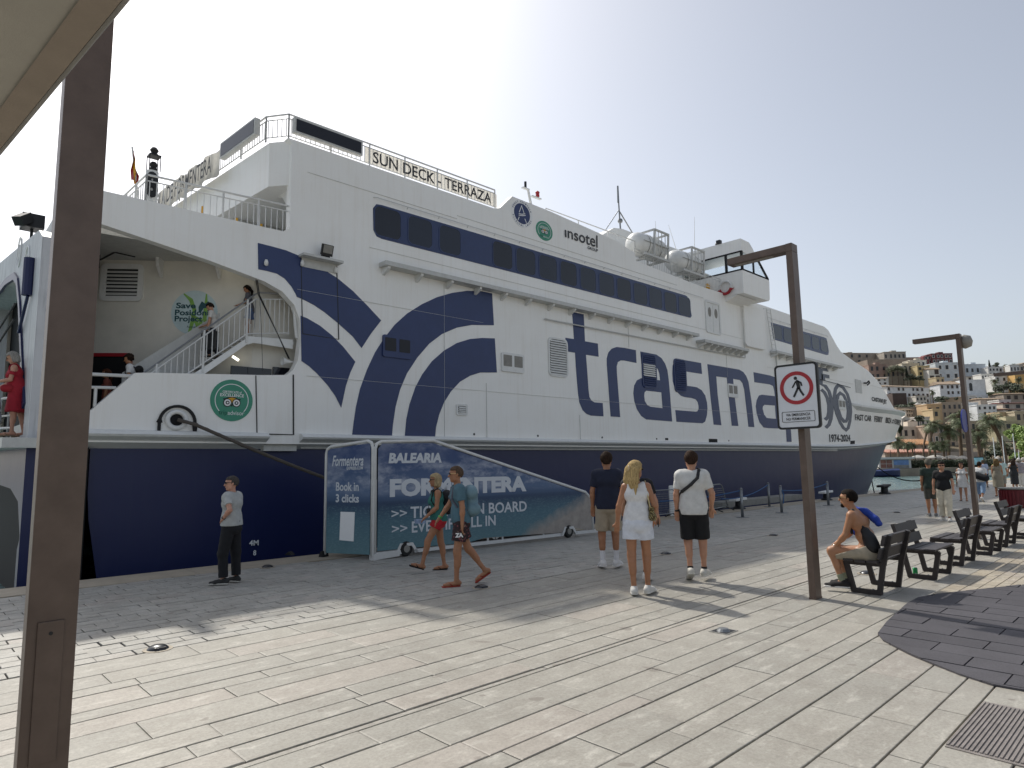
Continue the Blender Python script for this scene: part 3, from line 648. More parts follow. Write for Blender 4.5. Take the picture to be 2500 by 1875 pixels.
for u in (28.1, 29.2): g.box(u, u+.1, 13.9, 13.97, 10.48, 11.38)
g.bar((30.72, 13.93, 10.48), (29.6, 13.93, 11.38), .09); g.box(28.06, 30.75, 13.9, 13.97, 10.46, 10.54)
g.bar((30.72, 16.9, 10.48), (29.6, 16.9, 11.38), .09)
g.build('window_frame', M['black_rubber'], wh)
g = MB(); g.box(28.5, 30.4, 16.9, 17.0, 10.5, 11.36); g.build('bridge_interior', M['mesh_grey'], wh)
g = MB(); g.prism(rrect(17.5, 18.4, 9.7, 11.2, .12), lambda u, v, t: (t, u, v), 28.03, 28.07); dr = g.build('bridge_door', M['white_clean'], wh)
g = MB(); g.prism(ellipse(17.95, 10.65, .26, .26, 24), lambda u, v, t: (t, u, v), 28.015, 28.04); g.build('porthole', M['pane'], wh)
g = MB(); g.box(28.03, 28.06, 16.75, 17.0, 10.75, 11.15); g.build('safety_sign', M['green_dark'], wh)
g = MB(); g.lathe([(0, -.1), (.09, -.06), (.1, .04), (.05, .12)], (28.3, 15.2, 12.05), 10); g.cyl((28.3, 15.2, 11.96), (28.3, 15.2, 12.1), .03); g.box(28.0, 28.2, 14.9, 15.1, 11.98, 12.15); g.build('searchlight', M['black'], wh)
g = MB(); g.lathe([(0, .12), (.16, .08), (.2, 0), (0, -.02)], (29.2, 14.6, 12.05), 14); g.cyl((29.2, 14.6, 11.7), (29.2, 14.6, 12.05), .03); g.build('radar_dome', M['white_clean'], wh, smooth=True)
for z in (11.5, 11.25):
    g = MB(); g.lathe([(.05, -.05), (.08, 0), (.05, .05)], (28.0, 18.4, z), 12, 'y'); g.build('horn', M['black'], wh)
def raft(x, z, label):
    y = 15.25; t = thing('life_raft', label, 'life raft', (x, y, z-.5), 'white life raft canisters on the upper deck')
    r = .48; prof = [(0, -1.05), (.25, -1.02), (.42, -.9), (r, -.72), (r, -.22), (r+.025, -.2), (r+.025, -.14), (r, -.12), (r, .12), (r+.025, .14), (r+.025, .2), (r, .22), (r, .72), (.42, .9), (.25, 1.02), (0, 1.05)]
    mb = MB(); mb.lathe(prof, (x, y, z), 28, 'x'); mb.build('canister', M['white_clean'], t, smooth=True)
    mb = MB(); mb.tube([(x+a, y-.5*math.cos(b), z+.5*math.sin(b)) for a, b in [(-.9, 0), (.9, 0)]], .012, 5); mb.lathe([(.5, -.45), (.505, -.43), (.5, -.41)], (x, y, z), 24, 'x'); mb.lathe([(.5, .41), (.505, .43), (.5, .45)], (x, y, z), 24, 'x'); mb.build('strap', M['mesh_grey'], t)
    mb = MB()
    for a in (-.25, .75):
        mb.bar((x+a, y-.52, z-.55), (x+a+.12, y-.52, z+.62), .07); mb.bar((x+a, y+.5, z-.55), (x+a+.12, y+.5, z+.62), .07); mb.bar((x+a+.12, y-.52, z+.62), (x+a+.12, y+.5, z+.62), .07); mb.bar((x+a, y-.52, z-.52), (x+a, y+.5, z-.52), .08)
    mb.bar((x-.19, y-.54, z+.6), (x+.87, y-.54, z+.6), .07); mb.bar((x-.9, y-.5, z-.55), (x+.9, y-.5, z-.55), .09); mb.bar((x-.2, y-.54, z), (x+.82, y-.54, z), .03)
    for a in (.05, .3, .55): mb.bar((x+a, y-.54, z-.3), (x+a+.05, y-.54, z+.6), .025)
    mb.build('cradle', M['white_grey'], t)
raft(22.45, 10.62, 'white life raft canister in its cradle nearer the radio mast'); raft(25.3, 10.5, 'white life raft canister in its cradle next to the bridge door')
lb = thing('lifebuoy', 'red and white lifebuoy hanging on the bridge wing', 'lifebuoy', (26.9, 14.6, 9.3))
mb = MB(); P = [(28.0, 14.75+.3*math.cos(a), 9.78+.3*math.sin(a)) for a in np.linspace(0, 2*math.pi, 25)[:-1]]; mb.tube(P, .05, 8, True); mb.build('ring', M['white_clean'], lb, smooth=True)
mb = MB(); P = [(27.97, 14.75+.3*math.cos(a), 9.78+.3*math.sin(a)) for a in np.linspace(math.pi*1.08, math.pi*1.92, 13)]; mb.tube(P, .072, 8); mb.cyl((27.97, 14.95, 9.6), (27.97, 15.2, 9.68), .05, .01); mb.cyl((27.97, 14.5, 9.6), (27.97, 14.3, 9.68), .05, .01); mb.build('red_cover', M['red'], lb, smooth=True)
yl = thing('safety_light', 'yellow safety light hung on the rail beside the lifebuoy', 'safety light', (27.9, 15.6, 9.7)); mb = MB(); mb.lathe([(0, -.2), (.09, -.18), (.12, -.05), (.12, .1), (.06, .2), (0, .22)], (27.95, 15.65, 9.95), 14); mb.build('light_case', M['yellow'], yl, smooth=True); mb = MB(); mb.box(27.85, 27.9, 15.55, 15.75, 9.75, 9.85); mb.build('light_bracket', M['black'], yl)
# banner on the sun deck rail
bn = thing('banner', 'long white banner reading SUN DECK - TERRAZA tied to the upper rail', 'banner', (11.3, 14.85, 9.9))
mb = MB(); mb.grid([[(8.87+4.85*i/40, 14.93+.012*math.sin(i*1.9), z) for i in range(41)] for z in (9.92, 10.15, 10.37)]); mb.build('banner_cloth', M['cloth_banner'], bn)
mb = MB(); text_quad(mb, 'SUN DECK - TERRAZA', box_quad(9.12, 13.45, 9.98, 10.31), lambda u, v, t: (u, t, v), 14.9, .015); mb.build('banner_lettering', M['dark_letter'], bn, fix=False)
bn = thing('banner', 'crumpled white banner with hand lettering on the rail facing the stern', 'banner', (5.9, 19.8, 9.6))
mb = MB(); mb.grid([[(6.02-.085*(4.3*i/40)+.03*math.sin(i*1.3), 17.6+4.3*i/40, z-.05*math.sin(i*.7)) for i in range(41)] for z in (9.66, 10.0, 10.37)]); mb.build('banner_cloth', M['cloth_banner'], bn)
mb = MB(); text_quad(mb, 'VILA DE FORMENTERA', box_quad(0, 3.9, 9.75, 10.25), lambda u, v, t: (5.97-.085*(4.1-u)-.05, 21.8-u, v), 0, .01); mb.build('banner_lettering', M['dark_letter'], bn, fix=False)
# flag, lantern post
fg = thing('flag', 'red and yellow flag drooping on a pole at the ship stern', 'flag', (4.2, 17.5, 7.4))
mb = MB(); mb.cyl((4.25, 17.5, 7.4), (3.9, 17.5, 9.66), .02); mb.build('flag_pole', M['rail_white'], fg)
def flagstrip(a, b, mat, nm):
    mb = MB(); rows = []
    for i in range(7):
        f = i/6; rows.append([(3.93+.03*f+(.16*min(1, f*1.6)+.02*math.sin(i*2))*(s-.3), 17.46-.06*math.sin(s*9+i), 9.55-.75*f-.12*s) for s in np.linspace(a, b, 5)])
    mb.grid(rows); mb.build(nm, mat, fg)
flagstrip(0, .28, M['red'], 'red_stripe'); flagstrip(.28, .72, M['yellow'], 'yellow_stripe'); flagstrip(.72, 1, M['red'], 'red_stripe')
lt = thing('stern_light_post', 'white post carrying two black navigation lanterns at the stern corner', 'light post', (3.9, 15.6, 7.4))
mb = MB(); mb.cyl((3.9, 15.6, 7.38), (3.9, 15.6, 8.35), .13, n=16); mb.build('post', M['white_clean'], lt)
mb = MB(); text_quad(mb, '8', box_quad(3.74, 4.0, 7.7, 8.3), lambda u, v, t: (u-.0, t, v), 15.45, .06); mb.build('post_marking', M['black'], lt, fix=False)
for z in (8.38, 8.72):
    mb = MB(); mb.lathe([(.07, 0), (.09, .04), (.06, .08), (.09, .14), (.05, .2), (0, .22)], (3.92, 15.6, z), 12); mb.build('lantern', M['black'], lt)
mb = MB()
for dx, dy in ((-.11, -.11), (.11, -.11), (.11, .11), (-.11, .11)): mb.cyl((3.92+dx, 15.6+dy, 8.35), (3.92+dx, 15.6+dy, 8.72), .01, n=5)
mb.box(3.8, 4.04, 15.48, 15.72, 8.7, 8.73); mb.build('lantern_frame', M['black'], lt)
# --- recess: louvre, logo, doorway, stairs
WP = lambda s, z, t=0.0: (6.2+.79*s-.61*t, 15.43-.61*s-.79*t, z)
wf = lambda u, v, t: WP(u, v, t)
def wall_prism(name, pts, mat, t0, t1, parent=None, holes=()):
    mb = MB(); mb.prism(pts, wf, t0, t1, holes=holes); return mb.build(name, mat, parent or ferry)
v = wall_prism('vent', rrect(-3.5, -2.54, 5.7, 6.6, .12), M['white_clean'], -.02, .06, holes=[rrect(-3.38, -2.66, 5.82, 6.48, .02)])
wall_prism('vent_recess', rrect(-3.4, -2.64, 5.8, 6.5, .02), M['dark_void'], -.02, .004, v)
for i in range(7):
    z = 5.86+i*.088; mb = MB(); mb.add([WP(-3.38, z+.05, .01), WP(-2.66, z+.05, .01), WP(-2.66, z, .055), WP(-3.38, z, .055), WP(-3.38, z+.035, .01), WP(-2.66, z+.035, .01), WP(-2.66, z-.015, .055), WP(-3.38, z-.015, .055)], [(0, 1, 2, 3), (7, 6, 5, 4), (3, 2, 6, 7), (0, 3, 7, 4), (1, 0, 4, 5), (2, 1, 5, 6)]); mb.build('louvre', M['white_clean'], v)
M['disc'] = pm('pale_blue_disc_print', '#bccfd2', .5, var=.12, scale=3); M['leaf'] = pm('green_leaf_print', '#7fae4a', .5, var=.2, scale=8); M['teal'] = pm('dark_teal_print', '#174b52', .5)
lg = wall_prism('round_logo', ellipse(-1.36, 5.44, .53, .54, 40), M['disc'], -.02, .012)
for P in ([(-1.62, 5.9), (-1.45, 5.75), (-1.36, 5.5), (-1.4, 5.2), (-1.46, 4.95)], [(-1.1, 5.9), (-1.1, 5.6), (-1.12, 5.3), (-1.06, 5.02)], [(-1.42, 5.35), (-1.3, 5.2), (-1.22, 4.95)], [(-1.45, 5.4), (-1.2, 5.25), (-1.22, 5.0)]):
    L, Q = stroke(P, [.03]+[.09]*(len(P)-2)+[.06]); mb = MB()
    for i in range(len(P)-1): mb.prism([(L[i].x, L[i].y), (L[i+1].x, L[i+1].y), (Q[i+1].x, Q[i+1].y), (Q[i].x, Q[i].y)], wf, .012, .014)
    mb.build('sea_grass_leaf', M['leaf'], lg)
mb = MB(); mb.prism([(-1.27, 5.58), (-1.2, 5.72), (-1.12, 5.66), (-1.05, 5.72), (-.98, 5.62), (-1.05, 5.56), (-1.15, 5.55), (-1.2, 5.46), (-1.26, 5.44)], wf, .012, .016); mb.build('island_print', M['teal'], lg)
mb = MB()
for s_, a, b, z0, z1 in (('Save', -1.78, -1.33, 5.54, 5.68), ('Posidonia', -1.8, -.92, 5.37, 5.51), ('Project', -1.8, -1.17, 5.18, 5.36)): text_quad(mb, s_, box_quad(a, b, z0, z1), wf, .02, .03)
text_quad(mb, 'Formentera', box_quad(-1.51, -1.18, 5.07, 5.12), wf, .02, .01); mb.build('logo_lettering', M['teal'], lg, fix=False)
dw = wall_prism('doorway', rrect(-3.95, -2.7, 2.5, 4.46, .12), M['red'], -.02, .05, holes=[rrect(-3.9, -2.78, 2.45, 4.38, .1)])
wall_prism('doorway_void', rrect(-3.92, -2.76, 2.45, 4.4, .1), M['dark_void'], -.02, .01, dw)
for s_ in (-2.18, -.85):
    mb = MB(); mb.prism([(0, 6.7), (.3, 6.7), (.26, 6.5), (.05, 6.3), (0, 6.28)], lambda u, v, t: WP(s_+t, v, u), 0, .07); fpart('roof_bracket', mb, M['white_clean'])
mb = MB(); mb.obox(WP(-.5, 6.69, .3), (.25, 0, 0), (0, .08, 0), (0, 0, .03)); fpart('ceiling_lamp', mb, M['lamp_glow'])
mb = MB(); mb.obox(WP(-3.5, 6.5, .5), (.3, 0, 0), (0, .3, 0), (0, 0, .3)); mb.cyl(WP(-3.3, 6.55, .5), WP(-2.95, 6.7, .6), .02); mb.cyl(WP(-2.95, 6.7, .6), WP(-2.5, 6.6, .6), .015); fpart('loudspeaker', mb, M['black'])
# stairs
YS0, YS1 = 15.1, 15.9
slope = (4.77-3.92)/(5.95-4.92)
zs = lambda x: 3.92+(x-4.92)*slope
st = MB(); st.prism([(3.6, zs(3.6)), (5.95, 4.77), (5.95, 4.62), (3.75, zs(3.75)-.2)], lambda u, v, t: (u, t, v), YS0, YS0+.05)
st.prism([(5.95, 4.8), (7.05, 4.85), (7.05, 4.62), (6.09, 4.66), (5.95, 4.6)], lambda u, v, t: (u, t, v), YS0, YS0+.05); st.box(5.9, 7.1, YS0+.05, YS1, 4.74, 4.8)
st.prism([(3.6, zs(3.6)), (5.95, 4.77), (5.95, 4.62), (3.75, zs(3.75)-.2)], lambda u, v, t: (u, t, v), YS1-.05, YS1)
stair = fpart('stair', st, M['white_clean'])
for i in range(12):
    x = 3.55+i*.205; mb = MB(); mb.box(x, x+.23, YS0+.05, YS1-.05, zs(x+.1)-.06, zs(x+.1)-.03); mb.build('step', M['white_grey'], stair)
mb = MB(); mb.prism([(3.6, zs(3.6)-.1), (5.95, 4.7), (5.95, 5.75), (3.6, zs(3.6)+1.0)], lambda u, v, t: (u, t, v), YS1+.002, YS1+.02); mb.build('stair_backboard', M['white_grey'], stair)
hr = lambda x: 3.77+(x-3.83)*(5.8-3.77)/(6.07-3.83)
mb = MB(); mb.tube([(3.7, YS0, hr(3.7)), (6.07, YS0, 5.8), (6.18, YS0, 5.88), (7.0, YS0, 5.97)], .022, 6); mb.build('handrail', M['steel'], stair)
mb = MB(); mb.tube([(3.9, YS0, hr(3.9)-.12), (6.1, YS0, 5.7), (6.95, YS0, 5.84)], .018, 5)
b0 = lambda x: zs(x)+.1
for i in range(19):
    x = 3.98+i*.118
    mb.cyl((x, YS0, b0(x)), (x, YS0, hr(x)-.12), .012, n=4)
for x in (4.05, 4.98, 5.92): mb.cyl((x, YS0, zs(x)-.1), (x, YS0, hr(x)), .028, n=8)
for i in range(8):
    x = 6.1+i*.118; mb.cyl((x, YS0, 4.95), (x, YS0, 5.72+(x-6.1)*.16), .012, n=4)
mb.tube([(3.9, YS0, b0(3.9)), (5.93, YS0, b0(5.93)), (6.95, YS0, 5.0)], .018, 5); mb.build('stair_railing', M['rail_white'], stair)
mb = MB(); mb.obox((5.8, 15.4, 4.3), (.14, 0, -.08), (0, .05, 0), (.02, 0, .04)); mb.build('stair_lamp', M['lamp_glow'], stair)
mb = MB(); mb.box(5.7, 6.66, 15.38, 15.42, 2.6, 4.12); mb.box(6.7, 7.2, 15.37, 15.42, 2.6, 4.18); fpart('dark_window', mb, M['pane'])
mb = MB(); mb.lathe([(.1, 0), (.045, .12), (.03, .2)], (6.75, 15.0, 4.28), 12, 'x'); mb.cyl((6.95, 15, 4.28), (7.1, 15.1, 4.3), .02); fpart('horn_speaker', mb, M['white_clean'])
mb = MB(); mb.tube([(6.98, 15.0, 5.95), (7.05, 15.0, 5.2), (7.09, 15.0, 4.9), (7.2, 15.0, 4.84)], .04, 8); fpart('drain_pipe', mb, M['white_clean'])
mb = MB()
for dx in (0, .03): mb.tube([(5.99+dx, 14.95, 6.4), (6.1+dx, 14.95, 5.79), (6.6, 14.95, 4.9), (6.88+dx, 14.95, 4.34)], .012, 5)
mb.tube([(6.14, 14.95, 5.7), (6.2, 14.95, 5.0), (6.26, 14.95, 4.0)], .006, 4); fpart('tackle_rope', mb, M['black_rubber'])
mb = MB(); mb.tube([(2.2, 15.0, 3.62), (3.6, 15.0, 3.66)], .035, 6); mb.tube([(2.2, 15.0, 3.35), (3.3, 15.0, 3.4)], .03, 6); mb.tube([(2.95, 15, 3.38), (2.95, 15, 3.0)], .03, 6); fpart('bulwark_railing', mb, M['rail_white'])
# --- transom with the vehicle opening and the passenger gangway
TX = 1.9
tf = lambda u, v, t: (TX-t, u, v)
opening = [(15.5, 2.45), (15.5, 3.0), (17.15, 5.3), (17.8, 5.95), (18.4, 6.2), (20.0, 6.4), (24, 6.5), (24, 2.45)]
mb = MB(); mb.prism([(14.86, 2.3), (14.86, 6.2), (15.35, 6.45), (22, 7.35), (33, 7.35), (33, 2.3)], tf, 0, -.5, holes=[opening]); fpart('transom', mb, M['white_dirty'])
L, Q = stroke(opening, .16); mb = MB()
for i in range(1, len(opening)-2): mb.prism([(L[i].x, L[i].y), (L[i+1].x, L[i+1].y), (Q[i+1].x, Q[i+1].y), (Q[i].x, Q[i].y)], tf, -.02, .04)
fpart('opening_trim', mb, M['hull'])
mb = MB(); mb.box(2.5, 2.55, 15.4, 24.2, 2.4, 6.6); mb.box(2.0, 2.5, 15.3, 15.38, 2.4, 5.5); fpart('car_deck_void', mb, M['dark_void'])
mb = MB(); mb.box(2.3, 2.35, 17.6, 19.0, 4.3, 4.34); mb.box(2.3, 2.35, 18.2, 20.0, 6.05, 6.09); fpart('car_deck_lamp', mb, M['lamp_glow'])
mb = MB(); mb.prism([(14.95, -1.6), (14.95, 2.3), (20, 2.3), (20, 1.5), (18.2, 1.47), (16.6, 1.42), (15.5, 1.2), (15.0, .6), (14.97, -1.6)], tf, 0, -.6); mb.prism([(14.96, -1.6), (14.96, .9), (15.6, .3), (15.6, -1.6)], tf, -.05, -.6); fpart('stern_hull', mb, M['hull'])
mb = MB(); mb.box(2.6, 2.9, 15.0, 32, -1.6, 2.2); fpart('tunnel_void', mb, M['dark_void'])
mb = MB()
for cy, cz in ((16.6, 6.1), (17.9, 6.65)):
    P = [(TX-.01, cy+.28*math.cos(a), cz+.34*math.sin(a)) for a in np.linspace(0, 2*math.pi, 25)[:-1]]; mb.tube(P, .02, 4, True)
    mb.tube([(TX-.01, cy-.1, cz-.15), (TX-.01, cy, cz+.15), (TX-.01, cy+.1, cz-.15)], .02, 4)
fpart('stern_emblem', mb, M['sign_white'])
mb = MB(); mb.cyl((TX-.06, 15.7, 5.95), (TX-.06, 15.7, 5.2), .11, n=12); mb.cyl((TX-.06, 15.7, 5.2), (TX-.06, 16.6, 4.6), .03); fpart('fender_roller', mb, M['hull'])
mb = MB(); mb.box(1.8, 2.2, 17.0, 17.4, 7.0, 7.3); mb.cyl((2, 17.2, 6.7), (2, 17.2, 7.0), .03); mb.bar((1.9, 17.0, 7.2), (1.7, 16.8, 7.0), .2); fpart('stern_searchlight', mb, M['black'])
for a, b in (((1.5, 22, 4.3), (1.6, 15.2, 4.9)), ((1.5, 22, 3.9), (1.6, 15.2, 4.6))):
    mb = MB(); mb.tube([a, b], .02, 5); fpart('stay_cable', mb, M['black_rubber'])
gw = thing('gangway', 'grey metal gangway with tubular handrails at the ship stern', 'gangway', (1.7, 17, 2.2))
mb = MB(); mb.prism([(14.6, 2.36), (21, 2.5), (21, 2.25), (14.6, 2.18)], lambda u, v, t: (t, u, v), 1.5, 2.1); mb.build('walkway', M['white_grey'], gw)
for x in (1.5, 2.1):
    mb = MB(); mb.tube([(x, 21, 3.6), (x, 17.0, 3.35), (x, 16.3, 3.3), (x, 15.8, 3.2), (x, 15.45, 2.95), (x, 15.2, 2.7), (x, 15.4, 2.6), (x, 21, 2.85)], .035, 7); mb.tube([(x, 21, 3.15), (x, 15.3, 2.88)], .028, 6)
    for y in (17.5, 19.5): mb.cyl((x, y, 2.35), (x, y, 3.4), .03, n=6)
    mb.build('handrail', M['steel'], gw)
# mooring ropes
mb = MB(); P = [(4.41, 14.75, 2.78)]+[(4.6+(10.3-4.6)*f, 14.68-(14.68-12.75)*f, 2.74-(2.74-.42)*f-.25*math.sin(math.pi*f)*.6) for f in np.linspace(.02, 1, 26)]
mb.tube(P, .038, 7)
for ph in (0, 2.1, 4.2):
    Q_ = []
    for i, p in enumerate(P):
        a = i*1.9+ph; Q_.append((p[0], p[1]+.02*math.cos(a), p[2]+.02*math.sin(a)))
    mb.tube(Q_, .026, 5)
tag(mb.build('mooring_rope', pm('brown_rope', '#56504a', .9, bump=.5), smooth=True), 'thick brown mooring rope running from the stern hawse hole down to the quay', 'rope')
# ================================================================== QUAY
def Yq(X): return 12.73-.0288*X
def stone_mat(name, c1, c2, light, rough=.55, sp=1.0, joint=False):
    t = NT(name); v = t.pos()
    oi = t.n('ShaderNodeObjectInfo').outputs['Random']; gi = t.n('ShaderNodeNewGeometry').outputs['Random Per Island']
    rnd = t.math('FRACT', t.math('ADD', oi, gi))
    base = t.mix(rnd, srgb(c1), srgb(c2))
    pink = t.ramp(t.math('FRACT', t.math('MULTIPLY', rnd, 7.3)), [(.86, 0), (.9, .35)])
    base = t.mix(pink, base, srgb('#b8aca2'))
    f1 = t.noise(t.pos((2.2*sp, 5.5*sp, 1)), 1.6, 6, .7); f2 = t.noise(t.pos((1, 1, 1)), 38, 5, .8); f3 = t.noise(t.pos((1, 1, 1)), .35, 3)
    c = t.mix(t.ramp(f1, [(.54, 0), (.64, .55)]), base, srgb(light))
    c = t.mix(t.ramp(t.noise(t.pos((1.1, 1.1, 1)), 3.1, 6, .75), [(.38, .42), (.56, 0)]), c, srgb('#8d877d'))
    c = t.mix(1.0, c, t.ramp(f2, [(.28, .72), (.66, 1.1)]), 'MULTIPLY')
    c = t.mix(1.0, c, t.ramp(f3, [(.3, .86), (.7, 1.05)]), 'MULTIPLY')
    spots = t.ramp(t.noise(t.pos((1, 1, 1)), 4.2, 1, .3), [(.735, 0), (.75, .6)])
    c = t.mix(spots, c, srgb('#7a736b'))
    t.bump(f2, .35, .006)
    m = t.done(c, rough); m.node_tree.nodes['Principled BSDF'].inputs['Specular IOR Level'].default_value = .35
    return m
M['slab'] = stone_mat('quay_stone', '#a09d94', '#aaa69c', '#c8c4ba')
M['brick'] = stone_mat('quay_brick_stone', '#a4a29b', '#b2afa7', '#c6c3bb', .5)
M['setts'] = stone_mat('warm_small_pavers', '#a79c89', '#b7ad9a', '#c6bead', .55)
M['joint'] = pm('dark_joint_sand', '#3d3a36', .9, var=.3, scale=30)
M['kerb'] = pm('tan_concrete_kerb', '#a89d8b', .7, var=.2, scale=3, bump=.3)
M['mat_slab'] = None
def matm():
    t = NT('dark_rubber_paving'); v = t.pos(); f = t.noise(v, 90, 4, .8); g = t.noise(v, 3, 4)
    gi = t.n('ShaderNodeObjectInfo').outputs['Random']
    c = t.mix(gi, srgb('#47454a'), srgb('#525055')); c = t.mix(1.0, c, t.ramp(f, [(.3, .62), (.7, 1.2)]), 'MULTIPLY'); c = t.mix(1.0, c, t.ramp(g, [(.3, .85), (.7, 1.1)]), 'MULTIPLY')
    t.bump(f, .5, .006); return t.done(c, .8)
M['mat_slab'] = matm()
def struct(name, mb, mat, **kw):
    o = mb.build(name, mat, **kw); o['kind'] = 'structure'; return o
mb = MB(); mb.add([(-60, -120, -.03), (160, -120, -.03), (160, Yq(160), -.03), (-60, Yq(-60), -.03), (-60, -120, -2.5), (160, -120, -2.5), (160, Yq(160), -2.5), (-60, Yq(-60), -2.5)], [(0, 1, 2, 3), (3, 2, 6, 7), (0, 4, 5, 1), (1, 5, 6, 2), (0, 3, 7, 4)])
quay = struct('quay', mb, M['joint'])
mb = MB(); mb.add([(60, -120, -.004), (160, -120, -.004), (160, Yq(160), -.004), (60, Yq(60), -.004), (-60, -120, -.004), (60, -3.2, -.004), (-60, -3.2, -.004), (-8, -3.2, -.004), (-8, Yq(-8), -.004), (-60, Yq(-60), -.004)], [(0, 1, 2, 3, 5), (4, 0, 5, 7, 6), (6, 7, 8, 9)])
far_pave = struct('promenade', mb, M['slab'])
UNIT = {}
def unit_piece(mat, ch=.012):
    """one chamfered flat block, 1 x 1, top at z=0"""
    k = (mat.name, ch)
    if k not in UNIT:
        c = ch
        vs = [(-.5, -.5, -.03), (.5, -.5, -.03), (.5, .5, -.03), (-.5, .5, -.03), (-.5, -.5, -.003), (.5, -.5, -.003), (.5, .5, -.003), (-.5, .5, -.003), (-.5+c, -.5+c, 0), (.5-c, -.5+c, 0), (.5-c, .5-c, 0), (-.5+c, .5-c, 0)]
        fs = [(8, 9, 10, 11)]+[(4+i, 4+(i+1) % 4, 8+(i+1) % 4, 8+i) for i in range(4)]+[(i, (i+1) % 4, 4+(i+1) % 4, 4+i) for i in range(4)]
        me = bpy.data.meshes.new('block'); me.from_pydata(vs, [], fs); me.materials.append(mat); UNIT[k] = me
    return UNIT[k]
def lay(pieces, mat, name, parent, n_single=300):
    """pieces: (cx, cy, lx, ly, dz); the ones that show largest become parts, the rest one joined part"""
    C0 = Vector((0, 0, 1.75)); sc = []
    for p in pieces:
        d = Vector((p[0], p[1], 0))-C0; vis = in_view((p[0], p[1], 0), .08)
        sc.append((-(p[2]*p[3])*1.75/d.length**3 if vis else 0, p))
    sc.sort(key=lambda a: a[0]); single = [p for s, p in sc[:n_single] if s < 0]; rest = [p for s, p in sc[len(single):]]
    me = unit_piece(mat)
    for p in single:
        o = bpy.data.objects.new(name, me); COL.objects.link(o); o.location = (p[0], p[1], p[4]); o.scale = (p[2], p[3], 1); o.parent = parent
    V = np.array([v.co for v in me.vertices]); F = [tuple(q.vertices) for q in me.polygons]; nv = len(V)
    mb = MB()
    for p in rest:
        mb.add(V*np.array([p[2], p[3], 1])+np.array([p[0], p[1], p[4]]), F)
    o = mb.build(name+'_field', mat, parent, fix=False); o['kind'] = 'stuff'; return o
rng = random.Random(3)
RY = [7.23, 6.79, 6.44, 6.24, 5.85, 5.64, 5.34, 4.94, 4.66, 4.44, 4.165, 4.085, 3.80, 3.455, 3.17, 2.985, 2.61, 2.42, 2.14, 1.77, 1.485, 1.29, .93, .62, .38, .02, -.3, -.55, -.9, -1.2, -1.55, -2.0, -2.4, -2.8, -3.2]
MATP = [(6.3, 1.1), (6.29, 1.3), (6.42, 1.55), (6.59, 1.78), (6.75, 1.98), (6.93, 2.16), (7.1, 2.32), (7.33, 2.44), (7.9, 2.53), (8.6, 2.6), (9.1, 2.66), (9.5, 2.66), (9.9, 2.56), (10.3, 2.36), (10.9, 2.1), (11.4, 1.86), (12.2, 1.3), (12.6, .5), (12.2, -.8), (11, -1.7), (9, -2.1), (7.4, -1.4), (6.6, -.2), (6.35, .6)]
def inside(p, P):
    r = False; j = len(P)-1
    for i in range(len(P)):
        (xi, yi), (xj, yj) = P[i], P[j]
        if (yi > p[1]) != (yj > p[1]) and p[0] < (xj-xi)*(p[1]-yi)/(yj-yi)+xi: r = not r
        j = i
    return r
pieces = []; setts = []
for a, b in zip(RY[:-1], RY[1:]):
    x = -8+rng.random(); w = a-b; chan = w < .12
    while x < 60:
        L_ = 3.0 if chan else rng.choice([.72, .9, 1.05, 1.2, 1.4])*rng.uniform(.95, 1.05)
        if x > 30: L_ *= 1.6
        cx, cy = x+L_/2, (a+b)/2
        bench_bed = cx > 9.3 and b > -1 and a < 2.95
        if bench_bed:
            if b >= RY[34]:
                n = max(1, round(w/.13)); m = max(1, round(L_/.26))
                for i in range(n):
                    for j in range(m):
                        q = (x+(j+.5)*L_/m, b+(i+.5)*w/n)
                        if not inside(q, MATP) and q[0] < 40: setts.append((*q, L_/m-.01, w/n-.01, rng.uniform(-.002, .001)))
                if x >= 40: pieces.append((cx, cy, L_-.006, w-.012, rng.uniform(-.003, .001)))
        else:
            corners = [inside((cx+sx*L_*.5, cy+sy*w*.5), MATP) for sx in (-1, 0, 1) for sy in (-1, 1)]
            if not all(corners): pieces.append((cx, cy, L_-.006, w-(.03 if chan else .0125), rng.uniform(-.003, .0012)-(.004 if chan else 0)))
        x += L_
pav = struct('pavement', MB().box(-8, 60, -3.2, 7.23, -.05, -.0295), M['joint'])
lay(pieces, M['slab'], 'paving_slab', pav); 
o = lay(setts, M['setts'], 'paver', pav, 120)
bricks = []; rw, bl = .2, .33; y = 7.25; k = 0
while y+rw < 12.3:
    x = -8+(.5*bl if k % 2 else 0)
    while x < 60:
        L_ = bl*(1 if x < 30 else 2); lim = Yq(x)-.82
        if y+rw < lim+.1: bricks.append((x+L_/2+rng.uniform(-.006, .006), y+rw/2, L_-.008-rng.random()*.004, min(rw, lim-y+.1)-.014, rng.uniform(-.005, .002)))
        x += L_
    y += rw; k += 1
bp = struct('brick_pavement', MB().box(-8, 60, 7.23, 11.2, -.05, -.0292), M['joint'])
lay(bricks, M['brick'], 'paving_brick', bp)
mb = MB(); mb.box(-60, -8, 11.5, 13.0, -.2, -.005); kb = struct('quay_edge', mb, M['kerb'])
for i in range(24):
    x0 = -8+i*3; x1 = x0+2.99; m_ = MB(); m_.add([(x0, Yq(x0)-.8, -.03), (x1, Yq(x1)-.8, -.03), (x1, Yq(x1), -.03), (x0, Yq(x0), -.03), (x0, Yq(x0)-.8, .004), (x1, Yq(x1)-.8, .004), (x1, Yq(x1)+.03, .004), (x0, Yq(x0)+.03, .004), (x0, Yq(x0)+.03, -.35), (x1, Yq(x1)+.03, -.35)], [(4, 5, 6, 7), (0, 1, 5, 4), (7, 6, 9, 8), (0, 4, 7, 3), (1, 2, 6, 5)]); m_.build('kerb_stone', M['kerb'], kb, fix=False)
